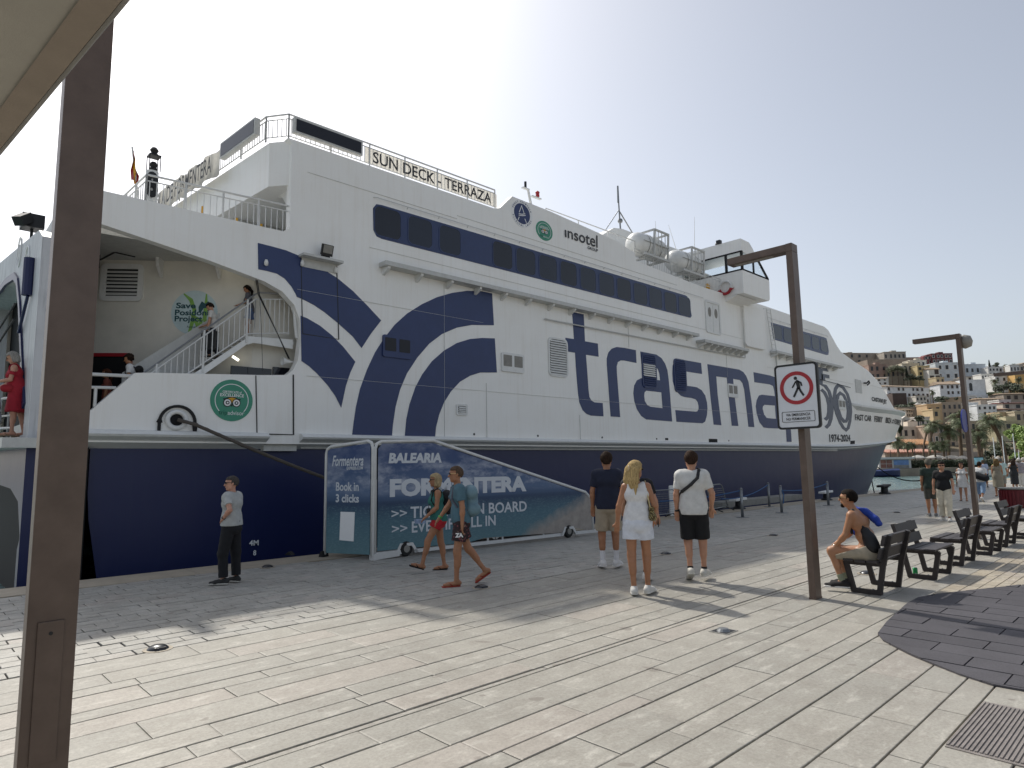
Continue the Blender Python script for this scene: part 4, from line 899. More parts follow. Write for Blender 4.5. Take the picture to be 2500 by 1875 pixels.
mb = MB(); mb.add([(64, Yq(64)-.8, .004), (160, Yq(160)-.8, .004), (160, Yq(160)+.03, .004), (64, Yq(64)+.03, .004)], [(0, 1, 2, 3)]); mb.build('far_edge', M['kerb'], kb)
# dark rubber mat with running-bond slabs
mb = MB(); mb.prism(MATP, lambda u, v, t: (u, v, t), -.02, .001); dm = struct('dark_paving', mb, M['joint'])
def clip(poly, P):
    out = poly
    k = len(P)
    for i in range(k):
        a, b = P[i], P[(i+1) % k]; inp = out; out = []
        f = lambda p: (b[0]-a[0])*(p[1]-a[1])-(b[1]-a[1])*(p[0]-a[0]) <= 1e-9
        for j in range(len(inp)):
            p, q = inp[j], inp[(j+1) % len(inp)]; fp, fq = f(p), f(q)
            if fp: out.append(p)
            if fp != fq:
                d1 = (b[0]-a[0])*(p[1]-a[1])-(b[1]-a[1])*(p[0]-a[0]); d2 = (b[0]-a[0])*(q[1]-a[1])-(b[1]-a[1])*(q[0]-a[0]); t = d1/(d1-d2)
                out.append((p[0]+(q[0]-p[0])*t, p[1]+(q[1]-p[1])*t))
        if not out: return []
    return out
ctr = (9.4, .5); HULL = sorted(MATP, key=lambda p: math.atan2(p[1]-ctr[1], p[0]-ctr[0]))
from mathutils.geometry import convex_hull_2d
hi = convex_hull_2d([Vector(p) for p in MATP]); HULL = [MATP[i] for i in hi]
ar = sum(HULL[i][0]*HULL[(i+1) % len(HULL)][1]-HULL[(i+1) % len(HULL)][0]*HULL[i][1] for i in range(len(HULL)))
if ar > 0: HULL = HULL[::-1]
i = 0; x = 6.0
while x < 12.8:
    y = -2.4+(.33 if i % 2 else 0)
    while y < 3:
        q = clip([(x+.006, y+.006), (x+.33, y+.006), (x+.33, y+.655), (x+.006, y+.655)], HULL)
        if len(q) > 2:
            cxm = sum(a for a, b in q)/len(q); cym = sum(b for a, b in q)/len(q)
            if inside((cxm, cym), MATP):
                z = .016+rng.uniform(-.002, .003); m_ = MB(); m_.add([(a, b, z) for a, b in q]+[(a, b, 0) for a, b in q], [tuple(range(len(q)))]+[(j, (j+1) % len(q), len(q)+(j+1) % len(q), len(q)+j) for j in range(len(q))]); m_.build('dark_slab', M['mat_slab'], dm)
        y += .662
    x += .336; i += 1
# water, far quay and land
def water_mat():
    t = NT('harbour_water'); v = t.pos((1, 1, 1)); f = t.noise(t.pos((.5, 1.2, 1)), 1.1, 5, .65); g = t.noise(v, 6, 3)
    t.bump(t.math('ADD', f, t.math('MULTIPLY', g, .2)), .55, .25)
    c = t.mix(t.ramp(f, [(.35, 0), (.65, 1)]), srgb('#52706f'), srgb('#7d9795'))
    return t.done(c, .12)
M['water'] = water_mat()
def cf(a, d, z): # a metres to the right of, d metres ahead of the camera
    f = Vector((math.sin(_y), math.cos(_y), 0)); r_ = Vector((math.cos(_y), -math.sin(_y), 0)); p = f*d+r_*a; return (p.x, p.y, z)
mb = MB(); mb.add([cf(-1500, -60, -1.3), cf(400, -60, -1.3), cf(400, 110, -1.3), cf(-1500, 110, -1.3)], [(0, 1, 2, 3)]); struct('water', mb, M['water'])
M['land'] = pm('dry_hillside', '#6f6450', .9, var=.35, scale=.15, bump=.5, bscale=.6)
M['stone_wall'] = pm('old_stone_wall', '#8e8374', .8, var=.25, scale=.5, bump=.5, bscale=3)
mb = MB(); mb.add([cf(-900, 109, -2.5), cf(900, 109, -2.5), cf(900, 109, -.02), cf(-900, 109, -.02), cf(-900, 128, -.02), cf(900, 128, -.02)], [(0, 1, 2, 3), (3, 2, 5, 4)]); struct('far_quay', mb, M['stone_wall'])
HZ = ([109, 125, 140, 155, 190, 235, 300, 335, 360, 430, 700, 1500], [-.03, 0, 2.0, 5.0, 12.0, 19.5, 36.0, 47.5, 49.0, 42.0, 8, -5])
rows = []
for i, d in enumerate(list(np.linspace(120, 440, 48))+[520, 700, 1100, 1500]):
    row = []
    for j in range(60):
        a = -420+j*22; z = float(np.interp(d, *HZ)); k_ = math.exp(-((a-d*.78)/max(110, d*.62))**2) if a < d*.78 else math.exp(-((a-d*.78)/420)**2)
        z = z*k_-.3+(random.uniform(-.5, .5) if 160 < d < 440 else 0); row.append(cf(a, d, max(z, -.1)))
    rows.append(row)
mb = MB(); mb.grid(rows); struct('hillside', mb, M['land'])
# ---------------------------------------------------------------- lamp posts
def lamp_post(x, y, h, label):
    t = thing('lamp_post', label, 'lamp post', (x+.09, y+.04, 0), 'brown angular lamp posts along the quay')
    mb = MB(); mb.box(x, x+.18, y, y+.085, 0, h-.115); mb.box(x, x+.18, y, y+.085, h-.113, h); mb.build('post', M['brown_metal'], t, bevel=.006)
    mb = MB(); mb.box(x+.002, x+.178, y+.087, y+.93, h-.1, h-.003); mb.build('arm', M['brown_metal'], t, bevel=.006)
    mb = MB(); mb.box(x+.05, x+.13, y+.3, y+.85, h-.108, h-.099); mb.build('lamp_panel', M['mesh_grey'], t)
    mb = MB(); mb.box(x-.004, x+.184, y-.004, y+.089, 0, .02); mb.build('base_plate', M['brown_metal'], t)
    return t
lp = lamp_post(.483, 3.45, 4.6, 'big brown lamp post close in front, rising out of the picture beside the awning')
mb = MB(); mb.box(.52, .615, 3.442, 3.4485, .55, 1.12); hp = mb.build('service_hatch', M['brown_metal'], lp, bevel=.004)
mb = MB(); mb.cyl((.568, 3.44, 1.07), (.568, 3.4418, 1.07), .008, n=10); mb.build('hatch_screw', M['black'], hp)
lp2 = lamp_post(8.59, 3.545, 4.63, 'brown lamp post carrying the no pedestrians sign')
lamp_post(17.05, 3.5, 4.46, 'brown lamp post behind the benches with a round speaker at its top')
lamp_post(25.5, 3.5, 4.38, 'brown lamp post mostly outside the picture, only its arm showing over the hillside')
sp = thing('speaker_horn', 'round grey horn speaker fixed near the top of the further lamp post', 'speaker', (17.3, 3.45, 4.2)); mb = MB(); mb.lathe([(0, -.1), (.12, -.06), (.16, .05), (.15, .09), (0, .09)], (17.33, 3.42, 4.3), 18, 'y'); mb.build('horn', M['mesh_grey'], sp, smooth=True); mb = MB(); mb.box(17.2, 17.3, 3.52, 3.56, 4.25, 4.35); mb.build('speaker_bracket', M['black'], sp)
bs = thing('round_sign', 'blue round road sign seen edge on halfway up the further lamp post', 'road sign', (17.0, 3.5, 2.4)); mb = MB(); mb.lathe([(0, -.012), (.25, -.012), (.25, .012), (0, .012)], (16.86, 3.53, 2.52), 28, 'y'); mb.build('sign_disc', pm('blue_sign_print', '#1d2f86', .4), bs); mb = MB(); mb.box(17.0, 17.06, 3.515, 3.545, 2.4, 2.44); mb.build('sign_bracket', M['steel'], bs)
# pedestrian sign
sg = thing('prohibition_sign', 'white sign with a red ring and walking figure reading VIA EMERGENCIA NO PERMANECER', 'sign', (8.45, 3.54, 2.1))
SX_ = 8.42; sfn = lambda u, v, t: (SX_-t, 3.54-u, v)
o_ = rrect(-.275, .275, 2.135, 2.975, .05)
mb = MB(); mb.prism(o_, sfn, -.045, 0.0, holes=[rrect(-.25, .25, 2.16, 2.95, .035)]); mb.prism(rrect(-.255, .255, 2.155, 2.955, .04), sfn, -.045, -.03); mb.build('sign_frame', M['black'], sg)
mb = MB(); mb.prism(rrect(-.252, .252, 2.158, 2.952, .036), sfn, -.03, -.004); mb.build('sign_plate', M['sign_plate'] if 'sign_plate' in M else pm('reflective_white_sign', '#d4d8de', .45, var=.04), sg)
mb = MB(); mb.prism(ellipse(0, 2.66, .213, .213, 48), sfn, -.004, .001, holes=[ellipse(0, 2.66, .166, .166, 48)]); mb.build('red_ring', M['red'], sg)
mb = MB(); mb.prism(ellipse(-.005, 2.785, .021, .021, 18), sfn, -.004, .001)
for P, w_ in (([(.0, 2.75), (.02, 2.735), (.03, 2.66), (.03, 2.645)], .04), ([(-.002, 2.745), (-.035, 2.69), (-.052, 2.665)], .018), ([(.02, 2.748), (.062, 2.72), (.068, 2.68)], .02), ([(.02, 2.66), (-.01, 2.6), (-.04, 2.545)], .025), ([(.03, 2.66), (.06, 2.6), (.088, 2.555)], .025)):
    L, Q = stroke(P, w_)
    for i in range(len(P)-1): mb.prism([(L[i].x, L[i].y), (L[i+1].x, L[i+1].y), (Q[i+1].x, Q[i+1].y), (Q[i].x, Q[i].y)], sfn, -.004, .001)
mb.build('walking_figure', M['black'], sg)
mb = MB(); mb.prism(rrect(-.21, .21, 2.225, 2.36, .016), sfn, -.004, .001, holes=[rrect(-.205, .205, 2.23, 2.355, .013)])
text_quad(mb, 'VIA EMERGENCIA', box_quad(-.155, .155, 2.3, 2.335), sfn, .001, .012); text_quad(mb, 'NO PERMANECER', box_quad(-.155, .155, 2.247, 2.282), sfn, .001, .012); mb.build('sign_lettering', M['black'], sg, fix=False)
mb = MB()
for z in (2.2, 2.9): mb.box(8.465, 8.585, 3.35, 3.75, z, z+.03)
mb.build('mounting_rail', M['black'], sg)
# ---------------------------------------------------------------- benches
BW = pm('dark_brown_bench_wood', '#322c2b', .6, var=.25, scale=10, bump=.3, bscale=60)
BWT = pm('dark_bench_slats', '#3a3535', .55, var=.25, scale=8, bump=.3, bscale=60)
bench = thing('bench', '', 'bench', (0, 0, 0), 'dark slatted benches beside the lamp posts')
for sx in (-.375, .375):
    mb = MB(); b_ = lambda p, q, w=.06: mb.bar((sx, *p), (sx, *q), .055, w, upv=(1, 0, 0)) if False else mb.obox(((sx), (p[0]+q[0])/2, (p[1]+q[1])/2), (.055, 0, 0), Vector((0, q[0]-p[0], q[1]-p[1])), Vector((0, -(q[1]-p[1]), q[0]-p[0])).normalized()*w)
    b_((-.17, .03), (.17, .03)); b_((.155, .01), (.235, .4)); b_((.25, .385), (-.22, .385), .05); b_((-.15, .01), (-.225, .42)); b_((-.22, .38), (-.325, .765))
    mb.build('side_frame', BW, bench)
for y, z in ((.165, .428), (.02, .42), (-.125, .424)):
    mb = MB(); mb.box(-.5, .5, y-.064, y+.064, z-.014, z+.014); mb.build('seat_slat', BWT, bench, bevel=.005)
for z in (.535, .7):
    y = -.225-(z-.42)*.3; mb = MB(); mb.obox((0, y+.035, z), (1.0, 0, 0), (0, .035, .009), (0, -.034, .13)); mb.build('back_slat', BWT, bench)
for sx in (-.375, .375):
    mb = MB()
    for y in (-.08, .08): mb.cyl((sx, y, .058), (sx, y, .07), .012, n=6)
    mb.build('bolt', M['steel'], bench)
bl_ = [((9.78, 3.22), 0, 'bench the shirtless man sits on, its back towards the dark paving'), ((11.43, 3.02), math.pi, 'bench right behind the shirtless man, turned towards the dark paving'), ((13.1, 3.05), 0, 'third bench of the row, its back against the lamp post side'), ((14.75, 2.98), math.pi, 'fourth bench of the row, just in front of the plain lamp post'), ((16.25, 3.0), 0, 'fifth bench of the row, before the red container'), ((18.0, 2.95), math.pi, 'furthest bench of the row')]
for i, (p, rz, lab) in enumerate(bl_):
    if i == 0: bench.location = (*p, 0); bench.rotation_euler = (0, 0, rz); bench['label'] = lab
    else: dup(bench, (*p, 0), lab, rz)
can = thing('drink_can', 'green drink can standing under the second bench', 'can', (11.26, 3.16, 0)); mb = MB(); mb.lathe([(0, 0), (.026, 0), (.033, .01), (.033, .105), (.027, .118), (0, .118)], (11.26, 3.16, .004), 18); mb.build('can_body', pm('green_can', '#1c8a4c', .35, .3), can, smooth=True); mb = MB(); mb.lathe([(.0, 0), (.026, 0), (.027, .004), (0, .004)], (11.26, 3.16, .121), 14); mb.build('can_lid', M['chrome'], can)
# ---------------------------------------------------------------- ground lights, covers
M['dome'] = pm('dull_steel', '#4d4e50', .3, .8, var=.2, scale=30)
gl = thing('ground_light', '', 'ground light', (0, 0, 0), 'steel dome lights let into the quay')
mb = MB(); mb.lathe([(.1, .004), (.097, .012), (.08, .028), (.06, .04), (.03, .046), (0, .047)], (0, 0, 0), 22); mb.build('steel_dome', M['dome'], gl, smooth=True)
mb = MB(); mb.lathe([(.135, .0), (.135, .005), (.1, .0065), (.097, 0)], (0, 0, 0), 22); mb.build('ring', M['kerb'], gl)
mb = MB(); mb.box(-.05, .05, -.085, -.06, .012, .03); mb.build('lens', M['black'], gl)
gls = [((2.09, 7.28), 'shiny dome light in the sunlit ground beside the big lamp post'), ((5.08, 11.67), 'dome light near the quay edge beyond the man in the grey shirt'), ((6.33, 7.33), 'dome light on the ground in front of the walking couple'), ((10.91, 7.27), 'dome light on the ground between the two groups of walkers'), ((15.09, 7.11), 'dome light on the shaded ground left of the sign post'), ((23.64, 7.01), 'dome light on the ground before the man in the black shirt'), ((27.94, 7.0), 'dome light on the ground right of the man in the black shirt'), ((11.0, 3.75), 'dome light in the ground under the first bench'), ((19.3, 3.7), 'dome light between the third and fourth benches')]
for i, (p, lab) in enumerate(gls):
    if i == 0: gl.location = (*p, 0); gl['label'] = lab
    else: dup(gl, (*p, 0), lab)
dc = thing('drain_cover', 'small square drain sunk in the sunlit slabs', 'drain', (6.42, 3.62, 0)); mb = MB(); mb.box(6.3, 6.54, 3.52, 3.72, -.02, .004); mb.build('cover', M['mesh_grey'], dc); mb = MB(); mb.lathe([(.07, .004), (.05, .03), (0, .035)], (6.42, 3.62, 0), 14); mb.build('knob', M['steel'], dc); mb = MB(); mb.box(6.32, 6.52, 3.53, 3.71, .0041, .0048); mb.build('black_panel', M['black'], dc)  # thin black panel laid over the cover, around the knob
mc = thing('manhole_cover', 'ribbed rectangular iron cover in the slabs at the picture corner', 'manhole cover', (5.2, 1.0, 0))
Mi = pm('worn_iron', '#8c8580', .6, .15, var=.3, scale=14, bump=.3)
mb = MB(); mb.box(4.8, 5.85, .42, 1.27, -.02, .006); mb.build('cover_plate', Mi, mc)
for i in range(34):
    y = .45+i*.0245; m_ = MB(); m_.box(4.83, 5.82 if not 12 < i < 20 else 5.25, y, y+.013, .0055, .0125); m_.build('rib', Mi, mc)
mb = MB(); mb.box(5.3, 5.82, .78, .93, .0055, .0135); mb.build('name_plate', Mi, mc)
mb = MB(); mb.box(5.1, 5.16, .8, .84, .006, .0128); mb.box(5.22, 5.28, .78, .82, .006, .0128); mb.build('lifting_slot', M['black'], mc)
# ---------------------------------------------------------------- awning over the camera's left
aw = thing('awning', 'beige canvas awning corner overhanging the upper left of the view', 'awning', (-.6, 1.4, 2.6))
AC = pm('beige_canvas', '#a39e93', .8, var=.08, scale=12, bump=.15, bscale=260)
ACD = pm('beige_canvas_hem', '#8f8375', .8, var=.1, scale=12, bump=.15, bscale=200)
p0, p1 = Vector((.27, 1.12, 2.6)), Vector((.145, 2.3, 2.6))
e = (p1-p0).normalized(); nl = Vector((-e.y, e.x, 0)); 
if nl.x > 0: nl = -nl
def aw_pt(s, w, z=0): return p0+e*s+nl*w+Vector((0, 0, z))
mb = MB(); mb.grid([[aw_pt(-2.5+6*i/12, .045, .0), aw_pt(-2.5+6*i/12, .6, .1), aw_pt(-2.5+6*i/12, 2.5, .5)] for i in range(13)]); mb.grid([[aw_pt(-2.5+6*i/12, .045, .004), aw_pt(-2.5+6*i/12, .6, .104), aw_pt(-2.5+6*i/12, 2.5, .504)] for i in range(13)]); mb.build('canvas', AC, aw, fix=False)
mb = MB(); mb.grid([[aw_pt(-2.5+6*i/12, .05, -.004), aw_pt(-2.5+6*i/12, .0, -.006), aw_pt(-2.5+6*i/12, -.006, .02), aw_pt(-2.5+6*i/12, .04, .02)] for i in range(13)]); mb.build('hem', ACD, aw, fix=False)
mb = MB(); mb.tube([aw_pt(-2.5, -.008, .004), aw_pt(3.5, -.008, .004)], .006, 6); mb.build('edge_cord', M['mesh_grey'], aw)
# ---------------------------------------------------------------- mobile boarding ramp with printed banners
A0 = Vector((6.784, 10.955, 0)); U = Vector((.99717, -.07524, 0)); Vv = Vector((-.30757, .95153, 0)); N1 = Vector((-.07524, -.99717, 0)); N2 = Vector((-.95153, -.30757, 0))
rp = thing('boarding_ramp', 'wheeled boarding ramp clad in blue printed banners advertising island ferries', 'boarding ramp', (9, 11.3, 0))
def rf(u, v, t): p = A0+U*u+N1*t; return (p.x, p.y, v)
def lf(u, v, t): p = A0+Vv*u+N2*t; return (p.x, p.y, v)
def tubes(mb, paths, fn, r=.032, n=8):
    for P in paths: mb.tube([fn(*p, 0) for p in P], r, n)
mb = MB()
tubes(mb, [[(.03, .05), (.03, 2.08), (.07, 2.18), (.16, 2.22), (1.33, 2.25), (5.7, 1.04), (5.86, .9), (5.92, .7), (5.93, .08)]], rf)
tubes(mb, [[(0.02, .05), (.02, 2.1), (.06, 2.2), (.14, 2.23), (1.08, 2.15), (1.18, 2.1), (1.21, 2.0), (1.21, .05)]], lf)
mb.build('tube_frame', M['rail_white'], rp, smooth=True)
mb = MB()
def rail(u0, u1, z0, z1, t0=-.05, t1=.03): mb.prism([(u0, z0), (u1, z0), (u1, z1), (u0, z1)], rf, t0, t1)
mb.prism([(0, .0), (.02, .0), (.55, .03), (.55, .14), (.08, .14), (0, .1)], rf, -.06, .04); rail(.9, 4.82, .06, .125); rail(5.36, 6.15, .06, .125); mb.prism([(-.02, .0), (.06, .0), (.06, 1.5), (-.02, 1.5)], rf, -.1, .02)
for c in (.71, 5.1): mb.prism([(c-.2, .06), (c-.11, .2), (c+.11, .2), (c+.22, .06), (c+.27, .06), (c+.14, .26), (c-.14, .26), (c-.25, .06)], rf, -.04, .03)
mb.prism([(.55, .06), (.6, .06), (.6, .14), (.55, .14)], rf, -.05, .03)
for u in (1.6, 2.7, 3.1, 4.3): mb.prism([(u, .125), (u+.03, .125), (u+.03, .3), (u, .3)], rf, -.03, .0)
mb.build('chassis', M['rail_white'], rp)
for c in (.71, 5.1):
    w_ = MB(); w_.lathe([(0, -.05), (.13, -.05), (.145, -.03), (.145, .03), (.13, .05), (0, .05)], (0, 0, 0), 20, 'y')
    p = A0+U*c+Vector((0, 0, .148)); w_.v = [(p.x+x, p.y+y+.02, p.z+z) for x, y, z in w_.v]; wo_ = w_.build('wheel', M['black_rubber'], rp, smooth=False)
    h_ = MB(); h_.lathe([(0, -.055), (.07, -.055), (.07, .055), (0, .055)], (p.x, p.y+.02, p.z), 14, 'y'); h_.build('hub', M['mesh_grey'], wo_)
mb = MB(); mb.prism([(1.18, 0), (1.3, 0), (1.24, .12), (1.2, .12)], lf, -.08, .08); mb.prism([(2.0, -.0), (2.2, 0), (2.1, .07)], lf, 0, .1); mb.build('rubber_foot', M['black_rubber'], rp)
mb = MB(); mb.prism([(.12, .15), (5.8, .12), (5.8, 1.0), (1.33, 2.2), (.12, 2.15)], rf, -1.3, -.9); mb.build('ramp_back', M['dark_void'], rp)
def banner_mat(name, ox, up_sky, sand):
    t = NT(name); g = t.n('ShaderNodeNewGeometry').outputs['Position']; sx = t.n('ShaderNodeSeparateXYZ'); t.l(g, sx.inputs[0]); z = sx.outputs[2]; x = sx.outputs[0]
    skyc = t.ramp(z, [(0.0, 0), (1, 1)]); zz = t.math('DIVIDE', z, 2.3)
    grad = t.ramp(zz, [(0.0, srgb('#5d7f86')), (.30, srgb('#456879')), (.44, srgb('#2a4260')), (.462, srgb('#2f4766')), (.475, srgb('#3c5474')), (.55, srgb('#52698a')), (.8, srgb('#334a75')), (1.0, srgb('#2e4270'))])
    cl = t.noise(t.pos((.9, .9, 1.9)), 1.7, 7, .62); band_ = t.ramp(zz, [(.5, 0), (.62, 1), (.75, .75), (.87, .15), (.97, .6)])
    cmask = t.math('MULTIPLY', t.ramp(cl, [(.42, 0), (.56, 1)]), band_)
    shade = t.mix(t.ramp(t.noise(t.pos((1.4, 1.4, 2.5)), 3, 5), [(.35, 0), (.65, 1)]), srgb('#6d7a93'), srgb('#c2c7d2'))
    c = t.mix(t.math('MULTIPLY', cmask, .8 if not up_sky else .55), grad, shade)
    wav = t.noise(t.pos((3, 3, 14)), 5, 3); sea = t.ramp(zz, [(.42, 1), (.45, 0)])
    c = t.mix(t.math('MULTIPLY', sea, t.ramp(wav, [(.5, 0), (.7, .35)])), c, srgb('#7fa3a8'))
    if sand:
        s1 = t.math('ADD', t.math('MULTIPLY', t.math('SUBTRACT', x, 8.2), .19), t.math('MULTIPLY', t.noise(t.pos((.6, .6, .6)), 2, 4), .35)); sm = t.ramp(t.math('SUBTRACT', s1, zz), [(.48, 0), (.6, 1)])
        c = t.mix(sm, c, t.mix(t.ramp(t.noise(t.pos((2, 2, 2)), 3, 5), [(.3, 0), (.7, 1)]), srgb('#8b8580'), srgb('#a39c95')))
    t.bump(t.noise(t.pos((2, 2, 1.2)), 2.2, 3), .25, .05)
    return t.done(c, .5)
mb = MB(); o_ = [(.09, .16), (2.2, .14), (2.6, .2), (4.86, .14), (5.3, .22), (5.88, .1), (5.88, .9), (5.68, 1.0), (1.32, 2.2), (.17, 2.18), (.09, 2.08)]; mb.prism(o_, rf, .0, .012); sb_ = mb.build('side_banner', banner_mat('printed_sea_banner', 0, False, True), rp)
mb = MB(); mb.prism([(.07, .1), (1.17, .08), (1.17, 2.06), (1.1, 2.1), (.1, 2.19), (.07, 2.14)], lf, .0, .012); fb_ = mb.build('front_banner', banner_mat('printed_sea_banner_front', 0, True, False), rp)
mb = MB()
for P in ([(.4, .5), (1.5, 1.9)], [(2.9, .16), (2.9, .8), (2.9, 1.1)], [(1.9, .95), (2.9, .16)], [(2.95, .16), (4.4, .8)], [(3.2, 1.0), (4.6, .55)]): mb.tube([rf(*p, -.03) for p in P], .02, 5)
mb.build('brace', M['rail_white'], rp)
LT = pm('banner_print_white', '#c9ced4', .5, var=.05)
mb = MB(); q = lambda s_, a, b, z0, z1, bold=.02, sh=0, dz=0: text_quad(mb, s_, ((a, z1), (b, z1+dz), (b, z0+dz), (a, z0)), rf, .016, bold, sh)
q('BALEARIA', .31, 1.53, 1.8, 2.0, .05, .12); q('FORMENTERA', .34, 3.8, 1.15, 1.5, .055, 0, -.02); q('>>', .38, .72, .77, .9, .015); q('TICKETS ON BOARD', .8, 3.8, .72, .95, .02, 0, -.03); q('>>', .39, .73, .48, .61, .015); q('EVEN IF FULL IN', .83, 2.91, .44, .66, .02)
mb.build('banner_lettering', LT, sb_, fix=False)
mb = MB(); q = lambda s_, a, b, z0, z1, bold=.02, sh=0: text_quad(mb, s_, ((a, z1), (b, z1), (b, z0), (a, z0)), lf, .016, bold, sh)
q('Formentera', 1.04, .24, 1.76, 1.97, .02, .3); q('EXPRESS.COM', .66, .25, 1.69, 1.75, .03); q('Book in', .93, .35, 1.28, 1.45, .02); q('3 clicks', .93, .34, 1.06, 1.22, .03)
mb.build('banner_lettering', LT, fb_, fix=False)
mb = MB(); mb.prism([(.82, .34), (.46, .33), (.44, .88), (.8, .88)], lf, .012, .018); mb.build('paper_sheet', M['sign_white'], fb_)
for u in np.linspace(.3, 5.6, 12):
    pass
# ---------------------------------------------------------------- barriers along the edge
ps = thing('rope_post', '', 'rope post', (0, 0, 0), 'steel posts with blue rope along the quay edge')
mb = MB(); mb.lathe([(.2, 0), (.2, .012), (.05, .02), (0, .02)], (0, 0, 0), 18); mb.build('base', M['steel'], ps); mb = MB(); mb.cyl((0, 0, .01), (0, 0, .86), .045, n=12); mb.cyl((0, 0, .86), (0, 0, .9), .05, .03, n=12); mb.build('pole', M['steel'], ps, smooth=True)
pp = [((19.36, 10.06), 'rope post beside the leaning crowd barrier'), ((24.25, 11.5), 'rope post standing nearest the quay edge, alone against the hull'), ((21.7, 9.88), 'rope post just left of the sign post'), ((26.05, 10.04), 'rope post just right of the sign post beside a black bollard')]
for i, (p, lab) in enumerate(pp):
    if i == 0: ps.location = (*p, 0); ps['label'] = lab
    else: dup(ps, (*p, 0), lab)
RB = pm('blue_rope', '#3c5f8a', .8)
def sag(a, b, s, n=14): return [tuple(Vector(a).lerp(Vector(b), i/n)-Vector((0, 0, s*4*(i/n)*(1-i/n)))) for i in range(n+1)]
mb = MB(); mb.tube(sag((17.2, 11.6, .55), (19.36, 10.06, .82), .06), .018, 5); tag(mb.build('blue_rope', RB), 'blue rope from the leaning crowd barrier to the first rope post', 'rope', 'blue ropes along the quay edge')
mb = MB(); mb.tube(sag((20.9, 11.6, .45), (24.25, 11.5, .82), .16), .018, 5); tag(mb.build('blue_rope', RB), 'blue rope sagging to the rope post nearest the quay edge', 'rope', 'blue ropes along the quay edge')
mb = MB(); mb.tube(sag((21.7, 9.88, .74), (26.05, 10.04, .82), .1), .018, 5); mb.tube([(21.7, 9.83, .74), (21.75, 9.8, .6), (21.72, 9.82, .3)], .018, 5); tag(mb.build('blue_rope', RB), 'blue rope passing behind the sign post', 'rope', 'blue ropes along the quay edge')
def barrier(a, b, h, label, lean=(0, 0), mesh=True):
    a, b = Vector((*a, .12)), Vector((*b, .12)); u = (b-a); L_ = u.length; u.normalize(); ln = Vector((lean[0], lean[1], 0))
    f = lambda s_, z: tuple(a+u*s_+Vector((0, 0, z-.12))+ln*(z))
    t = thing('crowd_barrier', label, 'barrier', tuple(a), 'steel crowd barriers at the quay edge')
    mb = MB(); mb.tube([f(.0, .12), f(.0, h-.15), f(.05, h-.04), f(.16, h), f(L_-.16, h), f(L_-.05, h-.04), f(L_, h-.15), f(L_, .12)], .02, 6, True); mb.build('tube_frame', M['steel'], t)
    mb = MB(); n = int(L_/.11)
    if mesh:
        for i in range(9): mb.cyl(f(.02, .18+i*(h-.3)/8), f(L_-.02, .18+i*(h-.3)/8), .005, n=4)
        for i in range(1, int(L_/.06)): mb.cyl(f(i*.06, .14), f(i*.06, h-.03), .003, n=3)
    else:
        for i in range(9): mb.cyl(f(.02, .2+i*(h-.35)/8), f(L_-.02, .2+i*(h-.35)/8), .008, n=4)
    mb.build('bars', M['steel'], t)
    mb = MB()
    for s_ in (.2, L_-.2): p = Vector(f(s_, .12)); q = Vector((-u.y, u.x, 0)); mb.tube([p-q*.3-Vector((0, 0, .11)), p, p+q*.3-Vector((0, 0, .11))], .018, 5)
    mb.build('foot', M['black'], t); return t
barrier((16.4, 12.0), (18.35, 11.75), .86, 'mesh crowd barrier standing behind the woman with the gold bag')
barrier((20.6, 11.75), (22.1, 12.0), .92, 'leaning crowd barrier with horizontal bars before the navy hull', (-.35, .05), False)
t = thing('white_board', 'plain white board leaning behind the mesh barrier', 'board', (18.7, 11.95, 0)); mb = MB(); mb.prism(rrect(18.35, 19.1, .02, .98, .05), lambda u, v, w_: (u, 11.98+w_, v), 0, .03); mb.build('panel', M['white_clean'], t); mb = MB(); mb.bar((18.6, 12.0, .5), (18.6, 12.3, .0), .03); mb.build('prop', M['steel'], t)
def bollard(p, label, white=False, s_=1.0):
    t = thing('bollard', label, 'bollard', (*p, 0), 'black iron mooring bollards on the quay edge'); x, y = p
    mb = MB(); mb.lathe([(.24*s_, 0), (.22*s_, .05*s_), (.14*s_, .1*s_), (.13*s_, .26*s_), (.2*s_, .31*s_), (0, .31*s_)], (x, y, 0), 16); mb.build('stem', M['black'], t, smooth=False)
    mb = MB(); mb.obox((x-.05*s_, y, .35*s_), (.62*s_, -.1*s_, .04*s_), (.02, .3*s_, 0), (0, 0, .09*s_)); mb.build('head', M['white_clean'] if white else M['black'], t, bevel=.03)
bollard((29.3, 11.35), 'bollard with a white cap beside the rope post right of the sign', True); bollard((22.6, 11.85), 'bollard with a white cap behind the leaning crowd barrier', True); bollard((35.63, 11.03), 'black bollard where the water begins, right of the ferry bow', False, 1.15); bollard((42.9, 11.2), 'low black bollard at the edge, left of the iron bin', False, .7); bollard((44.6, 11.3), 'small black bollard touching the iron bin', False, .6)
mb = MB(); mb.lathe([(.3, 0), (.28, .5), (.34, .52), (.34, .62), (0, .62)], (46.2, 11.3, 0), 16); tag(mb.build('iron_bin', M['black']), 'black iron bin on the quay edge beside the pipe railing', 'bin')
mb = MB(); mb.obox((25.8, 12.7, .12), (6.6, -.2, .02), (.02, .7, 0), (0, 0, .22)); mb.build('plank', M['mesh_grey']); o = bpy.data.objects['plank']; o.name = 'gangplank'; tag(o, 'grey gangplank lying along the quay edge before the hull', 'gangplank')
rt_ = thing('pipe_railing', 'thin black pipe railing at the edge behind the man in the black shirt', 'railing', (45.5, 11, 0))
mb = MB()
for y in (11.5, 10.2): mb.cyl((45.5, y, 0), (45.5, y, .85), .03, n=6)
mb.tube([(45.5, 11.5, .85), (45.5, 10.2, .85)], .03, 6); mb.tube([(45.5, 11.5, .45), (45.5, 10.2, .45)], .02, 6); mb.build('rails', M['black'], rt_)
mb = MB()
